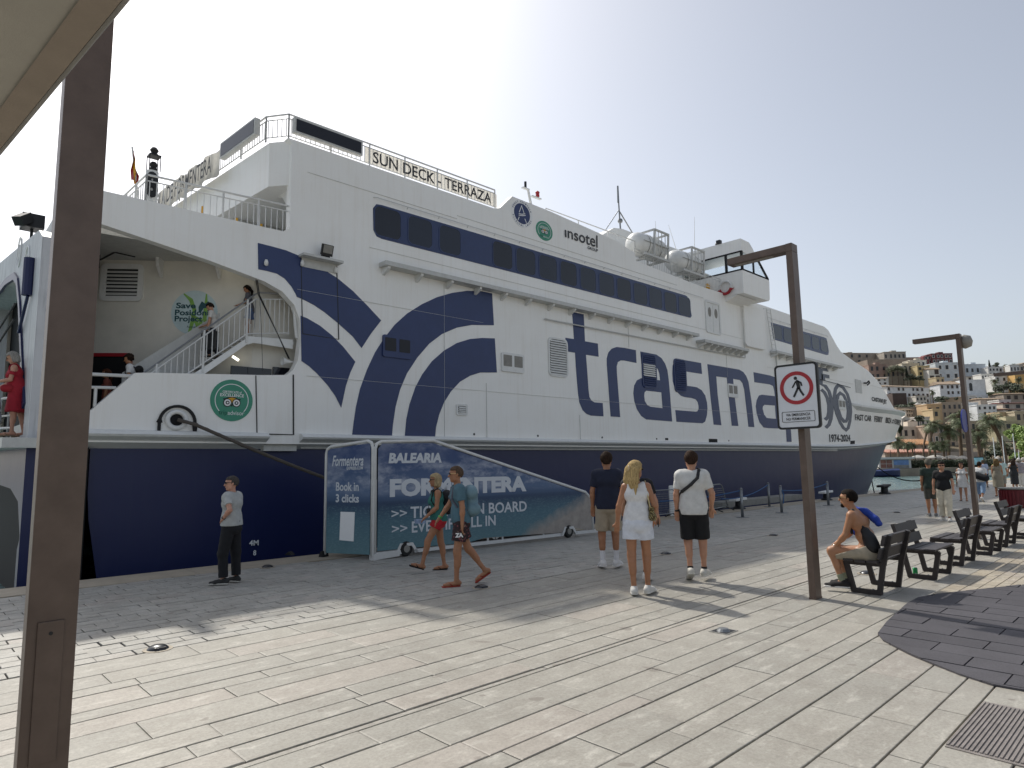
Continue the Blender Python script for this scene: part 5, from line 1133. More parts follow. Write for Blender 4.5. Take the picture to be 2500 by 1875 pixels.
for i in range(8): mb.cyl((45.5, 11.5-i*.17, .45), (45.5, 11.5-i*.17, .85), .008, n=4)
mb.build('wire_panel', M['steel'], rt_)
for a, b, s_, lab in (((67.5, 22.9, 3.0), (46.2, 11.3, .6), 1.4, 'dark mooring line from the ferry bow to the iron bin on the quay'), ((66.5, 21.9, 4.4), (35.7, 11.05, .4), 3.2, 'slack mooring line hanging from the bow to the nearest black bollard')):
    mb = MB(); mb.tube(sag(a, b, s_, 24), .04, 5); tag(mb.build('mooring_line', M['black_rubber']), lab, 'rope', 'thin mooring lines at the ferry bow')
rc = thing('red_container', 'dark red ribbed round bin with a pale lid behind the benches', 'bin', (28.2, 4.6, 0))
RC = pm('dark_red_plastic', '#6b1f26', .5); mb = MB(); mb.lathe([(.58, 0), (.62, .02), (.62, .6), (.58, .62)], (28.4, 4.5, 0), 40); mb.build('body', RC, rc)
for i in range(36):
    a = 2*math.pi*i/36; m_ = MB(); m_.obox((28.4+.63*math.cos(a), 4.5+.63*math.sin(a), .3), (-.05*math.sin(a), .05*math.cos(a), 0), (.03*math.cos(a), .03*math.sin(a), 0), (0, 0, .54)); m_.build('rib', RC, rc)
mb = MB(); mb.lathe([(.66, .62), (.67, .66), (.3, .68), (0, .68)], (28.4, 4.5, 0), 32); mb.build('lid', M['mesh_grey'], rc)
# a: metres to the right of the view axis, d: metres ahead
BLD = [
 (163.1, 194.8, 50.9, 56.7, 340, '#a3988b', 'flat', 2, 7, 'long grey fortress building along the top of the hill', 4, None),
 (192.6, 204.0, 51.7, 56.0, 336, '#a8a196', 'flat', 1, 5, 'square grey block beside the long fortress building', 0, None),
 (177.8, 198.3, 47.2, 50.7, 325, '#93867a', 'flat', 0, 0, 'stone retaining wall below the fortress building', 0, None),
 (209.1, 219.1, 52.0, 54.6, 345, '#ab9a88', 'flat', 0, 0, 'low tan rampart between the grey block and the red house', 0, None),
 (209.8, 214.0, 49.0, 53.6, 331, '#7d4442', 'gable', 2, 2, 'gabled red wing at the left end of the big red house', 0, None),
 (213.3, 223.9, 48.7, 53.8, 330, '#6f4040', 'flat', 2, 5, 'big dark red house on the hilltop with white framed windows', 0, None),
 (208.5, 211.8, 49.9, 52.0, 334, '#7d4a46', 'flat', 0, 0, 'low red annexe left of the red house', 0, None),
 (164.5, 172.8, 37.3, 44.4, 300, '#9c8478', 'flat', 2, 3, 'pinkish brown house right above the ferry bow', 0, None),
 (171.8, 180.0, 36.7, 42.8, 299, '#8f8676', 'flat', 1, 4, 'terraced grey house behind the hillside garden trees', 0, None),
 (182.4, 190.4, 37.2, 45.2, 304, '#c5bba8', 'flat', 2, 3, 'cream house left of the yellow tower house', 0, None),
 (191.1, 198.9, 44.4, 47.9, 312, '#cfc7b8', 'flat', 1, 3, 'pale house tucked under the red house', 0, None),
 (185.6, 191.3, 36.2, 43.2, 298, '#cbb98d', 'flat', 3, 2, 'narrow yellow tower house on the hillside', 0, None),
 (188.1, 192.9, 35.8, 42.2, 294, '#dcdad2', 'tile', 2, 2, 'white house with two tall loggia openings', 0, None),
 (195.9, 206.7, 36.7, 44.9, 301, '#cfd6da', 'flat', 2, 3, 'big pale blue white block under the red house', 0, None),
 (207.5, 210.8, 36.8, 42.4, 303, '#d2d6d8', 'flat', 1, 1, 'narrow white house behind the plain lamp post', 0, None),
 (216.8, 227.0, 39.8, 45.5, 312, '#c9d0d6', 'flat', 1, 4, 'long pale grey house right of the plain lamp post', 0, None),
 (233.9, 243.0, 42.3, 45.5, 322, '#d9dadb', 'flat', 1, 3, 'low white house below the cypress', 0, None),
 (248.7, 259.5, 43.5, 47.9, 330, '#9a8b78', 'ramp', 0, 0, 'weathered stone bastion at the right edge of the hilltop', 0, None),
 (261.3, 274.5, 46.6, 50.8, 338, '#94846f', 'ramp', 0, 0, 'higher stone bastion cut by the picture edge', 0, None),
 (198.3, 205.1, 34.5, 36.8, 285, '#d8d5cd', 'tile', 1, 2, 'small white house with a tiled roof above the chapel', 0, None),
 (135.3, 154.4, 21.4, 28.6, 236, '#dfe0e0', 'tile', 3, 9, 'very long white building with rows of dark shuttered windows', 6, None),
 (152.5, 159.7, 21.3, 28.7, 233, '#dcdee0', 'tile', 3, 4, 'taller right part of the very long white building', 0, None),
 (161.5, 168.8, 23.2, 29.0, 233, '#dfe2e3', 'flat', 0, 1, 'plain white chapel wall with one arched window', 0, None),
 (194.3, 199.0, 33.0, 35.4, 270, '#e0dfda', 'flat', 1, 4, 'white arcade house below the pale grey house', 0, None),
 (194.0, 200.9, 31.0, 33.6, 262, '#e0e0dc', 'flat', 1, 3, 'white house among the garden palms', 0, None),
 (198.9, 207.3, 30.1, 33.7, 258, '#d8b06f', 'flat', 1, 2, 'orange house at the right picture edge', 0, None),
 (133.1, 138.0, 19.8, 24.2, 229, '#4f423d', 'flat', 0, 1, 'dark brown house next to the ferry bow', 0, None),
 (118.9, 129.3, 14.2, 17.3, 203, '#8d8476', 'flat', 0, 0, 'long weathered stone wall under the terrace umbrellas', 0, None),
 (120.1, 124.4, 13.3, 16.8, 190, '#c2a682', 'flat', 1, 2, 'ochre house with a small roof terrace', 0, None),
 (119.1, 121.2, 12.6, 15.1, 186, '#c9b28c', 'flat', 1, 1, 'ochre cube house in front of the terrace house', 0, None),
 (126.3, 132.3, 12.9, 17.5, 193, '#a99a89', 'flat', 2, 4, 'tan apartment house behind the tall palm', 0, None),
 (133.4, 136.3, 14.8, 17.2, 192, '#d9dcdd', 'flat', 1, 2, 'small white cube house left of the white apartments', 0, None),
 (131.0, 136.5, 13.0, 16.0, 185, '#dbdfe1', 'flat', 2, 4, 'white apartments with balconies above the big palm', 0, None),
 (152.2, 159.0, 17.6, 20.8, 213, '#b7aca0', 'tile', 0, 1, 'long plain beige house on the slope', 0, None),
 (152.3, 155.9, 16.9, 19.0, 205, '#d6d4d0', 'flat', 1, 2, 'small white house with a roof terrace', 0, None),
 (168.1, 176.5, 20.2, 23.4, 224, '#a4988b', 'tile', 1, 3, 'grey stone house with a wide tiled roof', 0, None),
 (147.3, 156.1, 15.4, 17.9, 197, '#bfb6aa', 'redtile', 1, 3, 'house with a long dark red tiled roof', 0, None),
 (141.3, 148.8, 13.7, 15.3, 188, '#c7bfb3', 'redtile', 1, 3, 'second red roofed house lower down the slope', 0, None),
 (129.8, 134.0, 10.7, 13.5, 175, '#b9a585', 'flat', 0, 1, 'plain sand coloured block on the right', 0, None),
 (131.5, 137.0, 10.3, 13.1, 172, '#bdb197', 'flat', 1, 3, 'sand coloured apartments cut by the picture edge', 0, None),
 (117.3, 126.2, 7.8, 10.0, 160, '#b3ac8f', 'flat', 1, 4, 'greenish cream house behind the bright green trees', 0, None),
 (100.6, 102.7, 9.0, 12.4, 170, '#c9c3b9', 'gable', 1, 1, 'grey gabled house right of the ferry bow', 0, None),
 (101.5, 103.0, 9.1, 11.4, 168, '#857a6c', 'gable', 0, 0, 'dark stone gable house beside the grey gabled house', 0, None),
 (105.4, 109.1, 9.2, 12.0, 172, '#cfcac2', 'flat', 1, 3, 'white terraced house behind the two left palms', 0, None),
 (89.2, 96.6, 6.0, 8.7, 153, '#d2c6b6', 'flat', 1, 5, 'pale peach house with plant pots on its terrace', 0, None),
 (81.1, 88.2, 3.2, 5.6, 140, '#c9beb2', 'orange', 1, 3, 'peach house with an orange tiled roof on the waterfront', 0, None),
 (71.4, 80.8, 2.1, 3.3, 127, '#b1a79c', 'redlong', 0, 0, 'low building with a long terracotta roof on the waterfront', 0, None),
 (93.8, 97.5, 2.7, 8.7, 149, '#c2ab97', 'flat', 3, 3, 'tall salmon coloured house behind the leaning palm', 0, None),
 (100.6, 104.9, 2.8, 8.9, 154, '#bda992', 'flat', 2, 3, 'sandy house mostly hidden by palms', 0, None),
 (107.4, 112.6, 3.2, 10.0, 158, '#b4a591', 'flat', 3, 4, 'brownish house behind the plain lamp post', 0, None),
 (116.7, 122.0, 3.1, 9.6, 164, '#b8b09a', 'flat', 2, 4, 'olive cream house behind the flag poles', 0, None),
 (82.3, 92.3, 1.7, 2.7, 130, '#a9a097', 'flat', 0, 0, 'low grey waterfront arcade behind the white parasols', 0, None),
]
FILL = [(156.9, 161.0, 19.1, 22.5, 227), (240.1, 245.3, 41.1, 45.1, 313), (159.4, 163.2, 33.2, 36.8, 285), (183.9, 186.9, 29.6, 33.1, 273), (156.9, 160.4, 15.4, 17.9, 207), (197.8, 203.1, 32.6, 35.8, 285), (211.2, 214.6, 32.8, 37.5, 289), (184.2, 189.3, 29.6, 33.0, 273), (159.8, 162.4, 15.4, 17.9, 207), (177.7, 182.9, 39.7, 44.1, 305), (153.0, 155.7, 18.9, 21.8, 223), (204.5, 209.0, 32.7, 36.1, 287), (244.4, 248.3, 41.1, 45.3, 313), (139.6, 142.7, 15.8, 18.1, 208), (160.4, 165.7, 33.5, 36.9, 288), (116.3, 118.6, 13.6, 16.3, 194), (224.5, 229.6, 39.1, 43.2, 307), (129.0, 131.0, 16.2, 18.9, 210), (198.2, 203.3, 32.7, 36.8, 287), (138.7, 142.4, 19.2, 22.5, 225), (171.9, 174.4, 21.6, 24.4, 240), (143.2, 144.8, 11.2, 13.9, 185), (148.7, 151.7, 21.7, 24.5, 238), (239.4, 243.2, 41.1, 45.0, 313), (224.5, 229.3, 32.5, 35.9, 288), (185.2, 188.9, 32.8, 36.2, 285), (221.8, 225.7, 32.7, 36.7, 290), (138.2, 140.8, 13.2, 16.3, 193), (105.1, 107.8, 11.8, 14.3, 185), (192.2, 196.5, 39.6, 44.0, 306), (205.2, 210.3, 39.6, 44.2, 308), (166.4, 170.2, 21.4, 24.4, 237), (158.3, 161.2, 21.8, 24.7, 240), (144.8, 147.0, 13.2, 16.1, 195)]
PALM = [
 (65.8, 113, 4.6, 1.7, 'palm standing closest to the ferry bow', 0, 0),
 (69.2, 116, 3.9, 1.2, 'shorter bushy palm right of the one by the bow', 0, 0),
 (71.3, 118, 4.0, 1.1, 'small palm beside the shorter bushy palm', 0, 0),
 (76.4, 121, 7.2, 1.5, 'thin palm with a leaning reddish trunk', 1.4, 0),
 (76.1, 119, 7.6, 2.1, 'palm with a slightly curved trunk in the left group', 1.2, 0),
 (74.9, 115, 3.9, 1.7, 'low palm with a short trunk among the parasols', 0, 0),
 (72.1, 113, 3.7, 1.4, 'low palm left among the parasols', 0, 0),
 (78.1, 118, 6.4, 2.4, 'broad palm left of the plain lamp post', 0.4, 0),
 (81.5, 120, 8.8, 2.7, 'tallest palm, right next to the plain lamp post', 0.2, 0),
 (82.5, 117, 6.0, 2.5, 'drooping palm right of the plain lamp post', 0, 0),
 (87.9, 121, 8.2, 3.0, 'widest palm, with its crown over the flag poles', -2, 0),
 (87.9, 124, 4.4, 1.7, 'small palm under the drooping palm', 0, 0),
 (147.1, 229, 24.5, 1.6, 'small palm in front of the very long white building', 0, 1),
 (183.3, 248, 29.8, 2.3, 'hillside palm left of the dark garden trees', 0, 1),
 (190.8, 246, 30.2, 1.8, 'hillside palm at the far right of the garden', 0, 1),
 (246.1, 325, 46.5, 1.6, 'tiny palm on the skyline beside the bastion', 0, 1),
 (253.6, 329, 47.6, 1.2, 'tiny palm on the bastion top', 0, 1),
]
TREE = [
 (236.3, 322, 46.8, 0.6, 1.8, 'cypress', 'slim dark cypress on the skyline'),
 (239.6, 322, 46.1, 1.6, 1.6, 'round', 'round tree beside the skyline cypress'),
 (185.0, 243, 27.2, 3.6, 2.0, 'dark', 'big dark garden tree right of the chapel'),
 (181.1, 243, 26.5, 2.1, 1.8, 'dark', 'dark shrubby tree between chapel and garden'),
 (186.4, 240, 26.0, 2.4, 2.1, 'dark', 'dark garden tree at the right edge'),
 (170.5, 232, 23.5, 2.3, 1.0, 'light', 'low olive green hedge tree below the chapel'),
 (179.9, 297, 40.9, 0.7, 1.7, 'cypress', 'cypress in front of the terraced house'),
 (172.5, 296, 41.6, 1.7, 2.0, 'olive', 'left tree of the terraced garden'),
 (175.3, 296, 42.1, 1.5, 2.2, 'olive', 'middle tree of the terraced garden'),
 (177.5, 296, 41.3, 1.5, 2.0, 'olive', 'right tree of the terraced garden'),
 (179.5, 294, 37.5, 2.6, 1.5, 'dark', 'dark bushes below the terraced garden'),
 (182.3, 292, 36.8, 1.8, 1.3, 'dark', 'dark bush left of the yellow tower house'),
 (130.6, 214, 18.6, 4.5, 0.9, 'dark', 'long dark terrace hedge below the very long white building'),
 (148.3, 226, 21.5, 2.5, 1.4, 'dark', 'bushy dark tree at the foot of the very long white building'),
 (152.2, 226, 21.0, 2.0, 1.1, 'dark', 'dark tree at the right foot of the very long white building'),
 (154.1, 216, 20.0, 1.1, 1.3, 'dark', 'dark tree beside the plain beige house'),
 (102.9, 166, 11.3, 1.2, 1.0, 'dark', 'dark green tree among the terraced houses'),
 (104.1, 176, 12.6, 0.9, 1.8, 'olive', 'grey green tree behind the grey gabled house'),
 (88.1, 150, 8.5, 0.7, 1.3, 'dark', 'dark tree touching the ferry bow'),
 (105.1, 138, 6.6, 2.2, 1.9, 'bright', 'bright green tree on the right, tallest of three'),
 (104.1, 134, 4.4, 2.2, 2.2, 'bright', 'bright green tree cut by the picture edge'),
 (98.2, 131, 3.2, 2.1, 1.6, 'olive', 'olive green tree under the bright trees'),
 (97.8, 133, 2.9, 1.8, 1.3, 'olive', 'olive green tree behind the flag poles'),
 (98.0, 128, 1.8, 1.8, 1.1, 'bright', 'yellowish green bush low on the right'),
 (93.2, 129, 1.9, 1.4, 1.0, 'dark', 'dark bush left of the flag poles'),
]
UMB = [(69.1, 113, 1.7, 1.3), (72.7, 114, 1.7, 1.5), (76.1, 115, 1.6, 1.4), (78.7, 116, 1.5, 0.9), (128.6, 208, 18.6, 0.8), (130.6, 208, 18.3, 1.0), (87.8, 120, 1.3, 0.5)]
POLES = [(78.6, 108, 4.8), (80.1, 108, 5.0), (81.9, 108, 5.4), (82.5, 108, 2.6), (69.6, 112, 2.9), (63.9, 112, 3.0), (68.0, 112, 3.6), (77.1, 108, 3.1), (73.4, 112, 3.0)]
# ================================================================== TOWN, TREES
def hexmat(h, name=None, rough=.75): return pm('plaster_'+h.strip('#') if not name else name, h, rough, var=.22, scale=.6, bump=.25, bscale=2)
M['tile_roof'] = pm('pale_tile_roof', '#a5917c', .8, var=.3, scale=2, bump=.6, bscale=6); M['tile_red'] = pm('dark_red_tile_roof', '#6c3a35', .8, var=.3, scale=2); M['tile_orange'] = pm('orange_tile_roof', '#b58a62', .8, var=.3, scale=2)
def terracotta():
    t = NT('terracotta_roof_tiles'); v = t.pos((1, 1, 1)); f = t.noise(v, 5, 4, .8); c = t.mix(t.ramp(f, [(.3, 0), (.7, 1)]), srgb('#8f5f50'), srgb('#b9917f')); return t.done(c, .8)
M['terracotta'] = terracotta()
M['win_dark'] = pm('dark_window_opening', '#2b2c30', .3, var=.3, scale=1); M['shutter'] = pm('dark_brown_shutters', '#463b36', .6); M['trim_white'] = pm('white_window_trim', '#d9d6d0', .6)
WIN = {}
def win_mesh(kind, mat):
    k = (kind, mat.name)
    if k not in WIN:
        mb = MB()
        if kind == 'frame': mb.prism([(-.5, -.5), (.5, -.5), (.5, .5), (-.5, .5)], lambda u, v, t: (u, -t, v), -.02, .06, holes=[[(-.4, -.42), (.4, -.42), (.4, .42), (-.4, .42)]])
        else: mb.prism([(-.41, -.43), (.41, -.43), (.41, .43), (-.41, .43)], lambda u, v, t: (u, -t, v), -.02, .02)
        WIN[k] = link_tmp(mb, mat)
    return WIN[k]
def link_tmp(mb, mat): me = mb.mesh('window'); me.materials.append(mat); return me
YAW = -_y
def building(row):
    a0, a1, z0, z1, d, col, roof, nr, nc, lab, skew, _e = row
    w = a1-a0; h = z1-z0; p0 = Vector(cf(a0, d, z0)); p1 = Vector(cf(a1, d+skew, z0)); ux = (p1-p0); W_ = ux.length; ux.normalize(); uy = Vector((-ux.y, ux.x, 0)); dep = max(5, min(12, W_*.8)); zb = z0-4
    kind = 'rampart' if roof == 'ramp' or ('wall' in lab and nr == 0 and 'chapel' not in lab) else 'house'
    t = thing('stone_wall' if kind == 'rampart' else 'house', lab, 'wall' if kind == 'rampart' else 'house', tuple((p0+p1)/2), 'buildings on the hillside behind the ferry')
    F_ = lambda u, v, t_: tuple(p0+ux*u+uy*t_+Vector((0, 0, v-z0)))
    mat = hexmat(col)
    mb = MB(); top = z1 if roof in ('flat', 'ramp') else z1-h*.16
    if roof == 'ramp': o_ = [(0, zb), (W_, zb), (W_, z1), (W_*.6, z1-.1*h), (W_*.3, z1-.35*h), (0, z1-.55*h)]
    elif roof == 'gable': o_ = [(0, zb), (W_, zb), (W_, z1-h*.2), (W_/2, z1), (0, z1-h*.2)]
    elif roof in ('orange', 'redlong'): o_ = [(0, zb), (W_, zb), (W_, z1-h*.45), (0, z1-h*.45)]; top = z1-h*.45
    else: o_ = [(0, zb), (W_, zb), (W_, top), (0, top)]
    mb.prism(o_, F_, 0, dep); mb.build('wall', mat, t)
    if roof == 'flat' and nr >= 1:
        mb = MB(); g = .12
        for u0, u1, t0, t1 in ((-g, W_+g, -g, .25), (-g, W_+g, dep-.25, dep+g), (-g, .25, .25, dep-.25), (W_-.25, W_+g, .25, dep-.25)): mb.prism([(u0, z1-.05), (u1, z1-.05), (u1, z1+.28), (u0, z1+.28)], F_, t0, t1)
        mb.build('parapet', mat, t)
        if W_ > 7:
            m2 = MB(); u0 = W_*.55; m2.prism([(u0, z1), (u0+2.4, z1), (u0+2.4, z1+1.5), (u0, z1+1.5)], F_, dep*.4, dep*.7); m2.build('roof_hut', mat, t)
    if roof in ('tile', 'redtile'):
        mb = MB(); mb.add([F_(-.3, top, -.4), F_(W_+.3, top, -.4), F_(W_+.3, z1, dep*.5), F_(-.3, z1, dep*.5), F_(-.3, top, dep+.4), F_(W_+.3, top, dep+.4), F_(-.3, top-.15, -.4), F_(W_+.3, top-.15, -.4)], [(0, 1, 2, 3), (3, 2, 5, 4), (0, 3, 4), (1, 5, 2), (6, 7, 1, 0)]); mb.build('roof', M['tile_roof'] if roof == 'tile' else M['tile_red'], t)
    if roof in ('orange', 'redlong'):
        rm = M['tile_orange'] if roof == 'orange' else M['terracotta']; dp = dep*.45
        mb = MB(); mb.add([F_(-.4, top, -1.5), F_(W_+.4, top, -1.5), F_(W_+.4, z1, dp), F_(-.4, z1, dp), F_(-.4, top-.2, -1.5), F_(W_+.4, top-.2, -1.5), F_(-.4, top, dep), F_(W_+.4, top, dep)], [(0, 1, 2, 3), (4, 5, 1, 0), (3, 2, 7, 6)]); rf_ = mb.build('roof', rm, t)
        mb = MB(); n = int(W_/.45)
        for i in range(n):
            u = -.3+(W_+.6)*(i+.5)/n; mb.tube([F_(u, top+.05, -1.5), F_(u, z1+.05, dp)], .1, 5)
        o = mb.build('tile_ridges', rm, rf_); o['kind'] = 'stuff'
    if nr and nc:
        shut = 'shutter' in lab; wm = M['shutter'] if shut or roof == 'tile' else M['win_dark']; fm = M['trim_white'] if 'red house' in lab or 'red wing' in lab else mat
        hh = (top-z0); rh = hh/nr
        for r_ in range(nr):
            for c in range(nc):
                if random.random() < .06: continue
                ww = min(1.3, W_/nc*.5)*random.uniform(.8, 1.05); wh_ = min(1.9, rh*.55)*random.uniform(.85, 1.05); u = W_*(c+.5)/nc+random.uniform(-.12, .12)*W_/nc; v = z0+rh*(r_+.52)
                if 'loggia' in lab: ww, wh_ = W_/nc*.8, rh*.8
                if 'chapel' in lab and nr == 0: continue
                p = Vector(F_(u, v, 0)); fr = bpy.data.objects.new('window', win_mesh('frame', fm)); COL.objects.link(fr); fr.location = p-t.location; fr.rotation_euler = (0, 0, math.atan2(ux.y, ux.x)); fr.scale = (ww*1.25, 1.5, wh_*1.2); fr.parent = t
                pn = bpy.data.objects.new('pane', win_mesh('pane', wm)); COL.objects.link(pn); pn.parent = fr
    if 'chapel wall' in lab:
        u, v = W_*.28, z0+(z1-z0)*.55; mb = MB(); mb.prism([(u-.55, v-1.4), (u+.55, v-1.4)]+[(u+.55*math.cos(a), v+.9+.55*math.sin(a)) for a in np.linspace(0, math.pi, 9)], F_, -.05, .02); mb.build('window', M['win_dark'], t)
        mb = MB(); mb.prism([(.3, z0-1), (W_-.3, z0-1), (W_-.3, z0+.4), (.3, z0+.4)], F_, -1.2, -.05); mb.build('porch', mat, t)
    return t
for row in BLD: building(row)
fc = ['#d4d2cc', '#c9c0b2', '#d9d9d6', '#b8a48c', '#c6b594', '#cfcac0', '#a9998a']
fl_lab = ['small {} house {}']
used = set()
adj = {'#d4d2cc': 'chalk white', '#c9c0b2': 'cream', '#d9d9d6': 'bright white', '#b8a48c': 'sandy', '#c6b594': 'yellowish', '#cfcac0': 'off white', '#a9998a': 'stone grey'}
for i, (a0, a1, z0, z1, d) in enumerate(FILL):
    c = fc[i % 7]; tier = 'near the top of the hill' if d > 280 else 'on the middle slope' if d > 200 else 'on the lower slope'
    building((a0, a1, z0, z1, d, c, random.choice(['flat', 'flat', 'tile']), random.choice([1, 2]), random.choice([2, 3]), 'small %s house squeezed among others %s' % (adj[c], tier), random.uniform(-2, 3), None))
# ---- trees
def leaf_mat(name, a, b):
    t = NT(name); gi = t.n('ShaderNodeNewGeometry').outputs['Random Per Island']; c = t.mix(gi, srgb(a), srgb(b)); t.b.inputs['Subsurface Weight'].default_value = 0
    return t.done(c, .6)
LM = {'dark': leaf_mat('dark_leaves', '#26301f', '#47543a'), 'olive': leaf_mat('olive_leaves', '#3f4530', '#6a7050'), 'bright': leaf_mat('bright_leaves', '#4a6a22', '#8aa04a'), 'light': leaf_mat('light_leaves', '#5f6a42', '#8b8f62'), 'cypress': leaf_mat('cypress_leaves', '#1c281e', '#33412f'), 'round': leaf_mat('pine_leaves', '#2a3520', '#4a5536'), 'palm': leaf_mat('palm_fronds', '#3f4a30', '#77805c')}
BARK = pm('bark', '#6a5a4a', .9, var=.3, scale=3, bump=.6, bscale=8)
def tree(a, d, z, rx, rz, kind, lab):
    base = cf(a, d, 0); hz = float(np.interp(d, *HZ))*math.exp(-((a-d*.78)/420)**2 if a > d*.78 else -((a-d*.78)/max(110, d*.62))**2)
    zb = min(hz-.5, z-rz)-1
    t = thing('bush' if rz < 1.6 and kind != 'cypress' and rx > rz else 'tree', lab, 'tree', (base[0], base[1], zb), 'trees on the hillside and promenade')
    mb = MB(); P = [(base[0], base[1], zb), (base[0]+.2, base[1], z-rz*.5), (base[0], base[1]+.2, z+rz*.3)]; r0 = max(.1, rx*.09); mb.tube(P, [r0, r0*.7, r0*.3], 6)
    for i in range(4):
        an = i*1.7; mb.tube([(base[0], base[1], z-rz*.4), (base[0]+math.cos(an)*rx*.5, base[1]+math.sin(an)*rx*.5, z+rz*.2)], [r0*.5, r0*.15], 5)
    mb.build('trunk', BARK, t)
    rr = random.Random(int(a*10)); lumps = []
    if kind == 'cypress': lumps = [(0, 0, -rz+2*rz*i/6, rx*(1-.13*i), rz*.3) for i in range(7)]
    else:
        for i in range(11): lumps.append((rr.uniform(-.7, .7)*rx, rr.uniform(-.7, .7)*rx, rr.uniform(-.55, .65)*rz, rx*rr.uniform(.25, .5), rz*rr.uniform(.25, .5)))
    s = max(.16, min(.42, rx*.09)); vs = []; fs = []
    n = 2600 if d < 150 else 1300
    for i in range(n):
        L_ = rr.choice(lumps); th, ph = rr.uniform(0, 2*math.pi), math.acos(rr.uniform(-1, 1)); q = rr.uniform(.6, 1.08)
        c = Vector((base[0]+L_[0]+L_[3]*q*math.sin(ph)*math.cos(th), base[1]+L_[1]+L_[3]*q*math.sin(ph)*math.sin(th), z+L_[2]+L_[4]*q*math.cos(ph)))
        u = Vector((rr.uniform(-1, 1), rr.uniform(-1, 1), rr.uniform(-.6, .6))).normalized()*s*rr.uniform(.6, 1.4); v = u.orthogonal().normalized()*s*rr.uniform(.4, .9)
        b = len(vs); vs += [tuple(c-u), tuple(c-v), tuple(c+u), tuple(c+v)]; fs.append((b, b+1, b+2, b+3))
    m_ = MB(); m_.v, m_.f = vs, fs; o = m_.build('crown', LM[kind], t, fix=False)
for row in TREE: tree(*row)
def palm(a, d, z, r, lab, lean, hill):
    base = cf(a-lean, d, 0); hz = float(np.interp(d, *HZ))-1 if hill else 0.0; zb = min(hz, z-r*1.5); top = cf(a, d, z)
    t = thing('palm_tree', lab, 'palm', (base[0], base[1], zb), 'palm trees on the far side of the water' if not hill else 'palm trees on the hillside')
    mb = MB(); P = [Vector((base[0], base[1], zb)).lerp(Vector(top), f)+Vector((0, 0, 0))+Vector((math.cos(_y), -math.sin(_y), 0))*(-lean*.35*math.sin(math.pi*f)) for f in np.linspace(0, 1, 9)]; r0 = max(.14, r*.11)
    mb.tube(P, [r0*1.25]+[r0]*6+[r0*1.15, r0*1.3], 8); mb.build('trunk', BARK, t)
    rr = random.Random(int(a*7+z)); vs = []; fs = []; T = Vector(top); nf = 46 if not hill else 26
    for i in range(nf):
        az = i*2.39996; el = rr.uniform(-.55, 1.35); L_ = r*rr.uniform(.85, 1.15); dv = Vector((math.cos(az), math.sin(az), 0)); sd_ = Vector((-math.sin(az), math.cos(az), 0)); p = T.copy(); e_ = el; prev = p.copy(); N = 9
        for k in range(N):
            stp = L_/N; p = prev+(dv*math.cos(e_)+Vector((0, 0, math.sin(e_))))*stp; e_ -= (.16+.1*(k/N))*rr.uniform(.8, 1.2)
            wl = r*.3*math.sin(math.pi*min(1, .15+.85*(k+1)/N))**.6; dn = Vector((0, 0, -wl*.55))
            for q in (-1, 1):
                for h in (0, .5):
                    b = len(vs); c = prev.lerp(p, h); c2 = prev.lerp(p, h+.32); tipv = c.lerp(p, .5)+sd_*q*wl+dn*rr.uniform(.5, 1.2)+dv*stp*.5
                    vs += [tuple(c), tuple(c2), tuple(tipv)]; fs.append((b, b+1, b+2))
            b = len(vs); wv = sd_*r*.012; vs += [tuple(prev-wv), tuple(prev+wv), tuple(p+wv), tuple(p-wv)]; fs.append((b, b+1, b+2, b+3)); prev = p
    m_ = MB(); m_.v, m_.f = vs, fs; m_.build('crown', LM['palm'], t, fix=False)
    m2 = MB()
    m2.lathe([(r0*1.1, -.9*r0), (r0*2.0, 0), (r0*1.3, r0*2), (0, r0*2.6)], top, 10); m2.build('crown_heart', BARK, t)
for row in PALM: palm(*row)
UL = ['big white parasol just right of the kiosk', 'big white parasol in the middle of the waterfront row', 'white parasol at the foot of the tallest palm', 'white parasol half hidden by the plain lamp post', 'small white parasol at the left of the hillside terrace', 'white parasol on the hillside terrace beside the ochre house', 'small white parasol under the flag poles']
for (a, d, z, w), lab in zip(UMB, UL):
    c = cf(a, d, z); zb = 0 if d < 150 else z-1.8; t = thing('parasol', lab, 'parasol', (c[0], c[1], zb), 'white parasols')
    mb = MB(); mb.cyl((c[0], c[1], zb), (c[0], c[1], z+.4), .04, n=6); mb.build('pole', M['steel'], t)
    mb = MB(); mb.lathe([(0, .45), (w*.5, .32), (w, 0), (w, -.12)], c, 8); mb.build('canopy', M['parasol'], t)
PLB = ['left flag pole of the three', 'middle flag pole of the three', 'right flag pole of the three', 'short pale pole at the right', 'dark street pole between kiosk and parasols', 'dark street pole touching the ferry bow', 'dark street pole left of the bushy palms', 'slim street light with a bent top', 'dark street pole before the salmon house']
for i, ((a, d, z), lab) in enumerate(zip(POLES, PLB)):
    c = cf(a, d, 0); mb = MB(); mb.cyl(c, (c[0], c[1], z), .07, .05, n=6)
    if i == 7: q = cf(a-.8, d, z); mb.cyl((c[0], c[1], z), q, .04, n=5)
    tag(mb.build('flag_pole' if i < 3 else 'street_pole', M['sign_white'] if i < 4 else M['black']), lab, 'pole', 'poles on the far promenade')
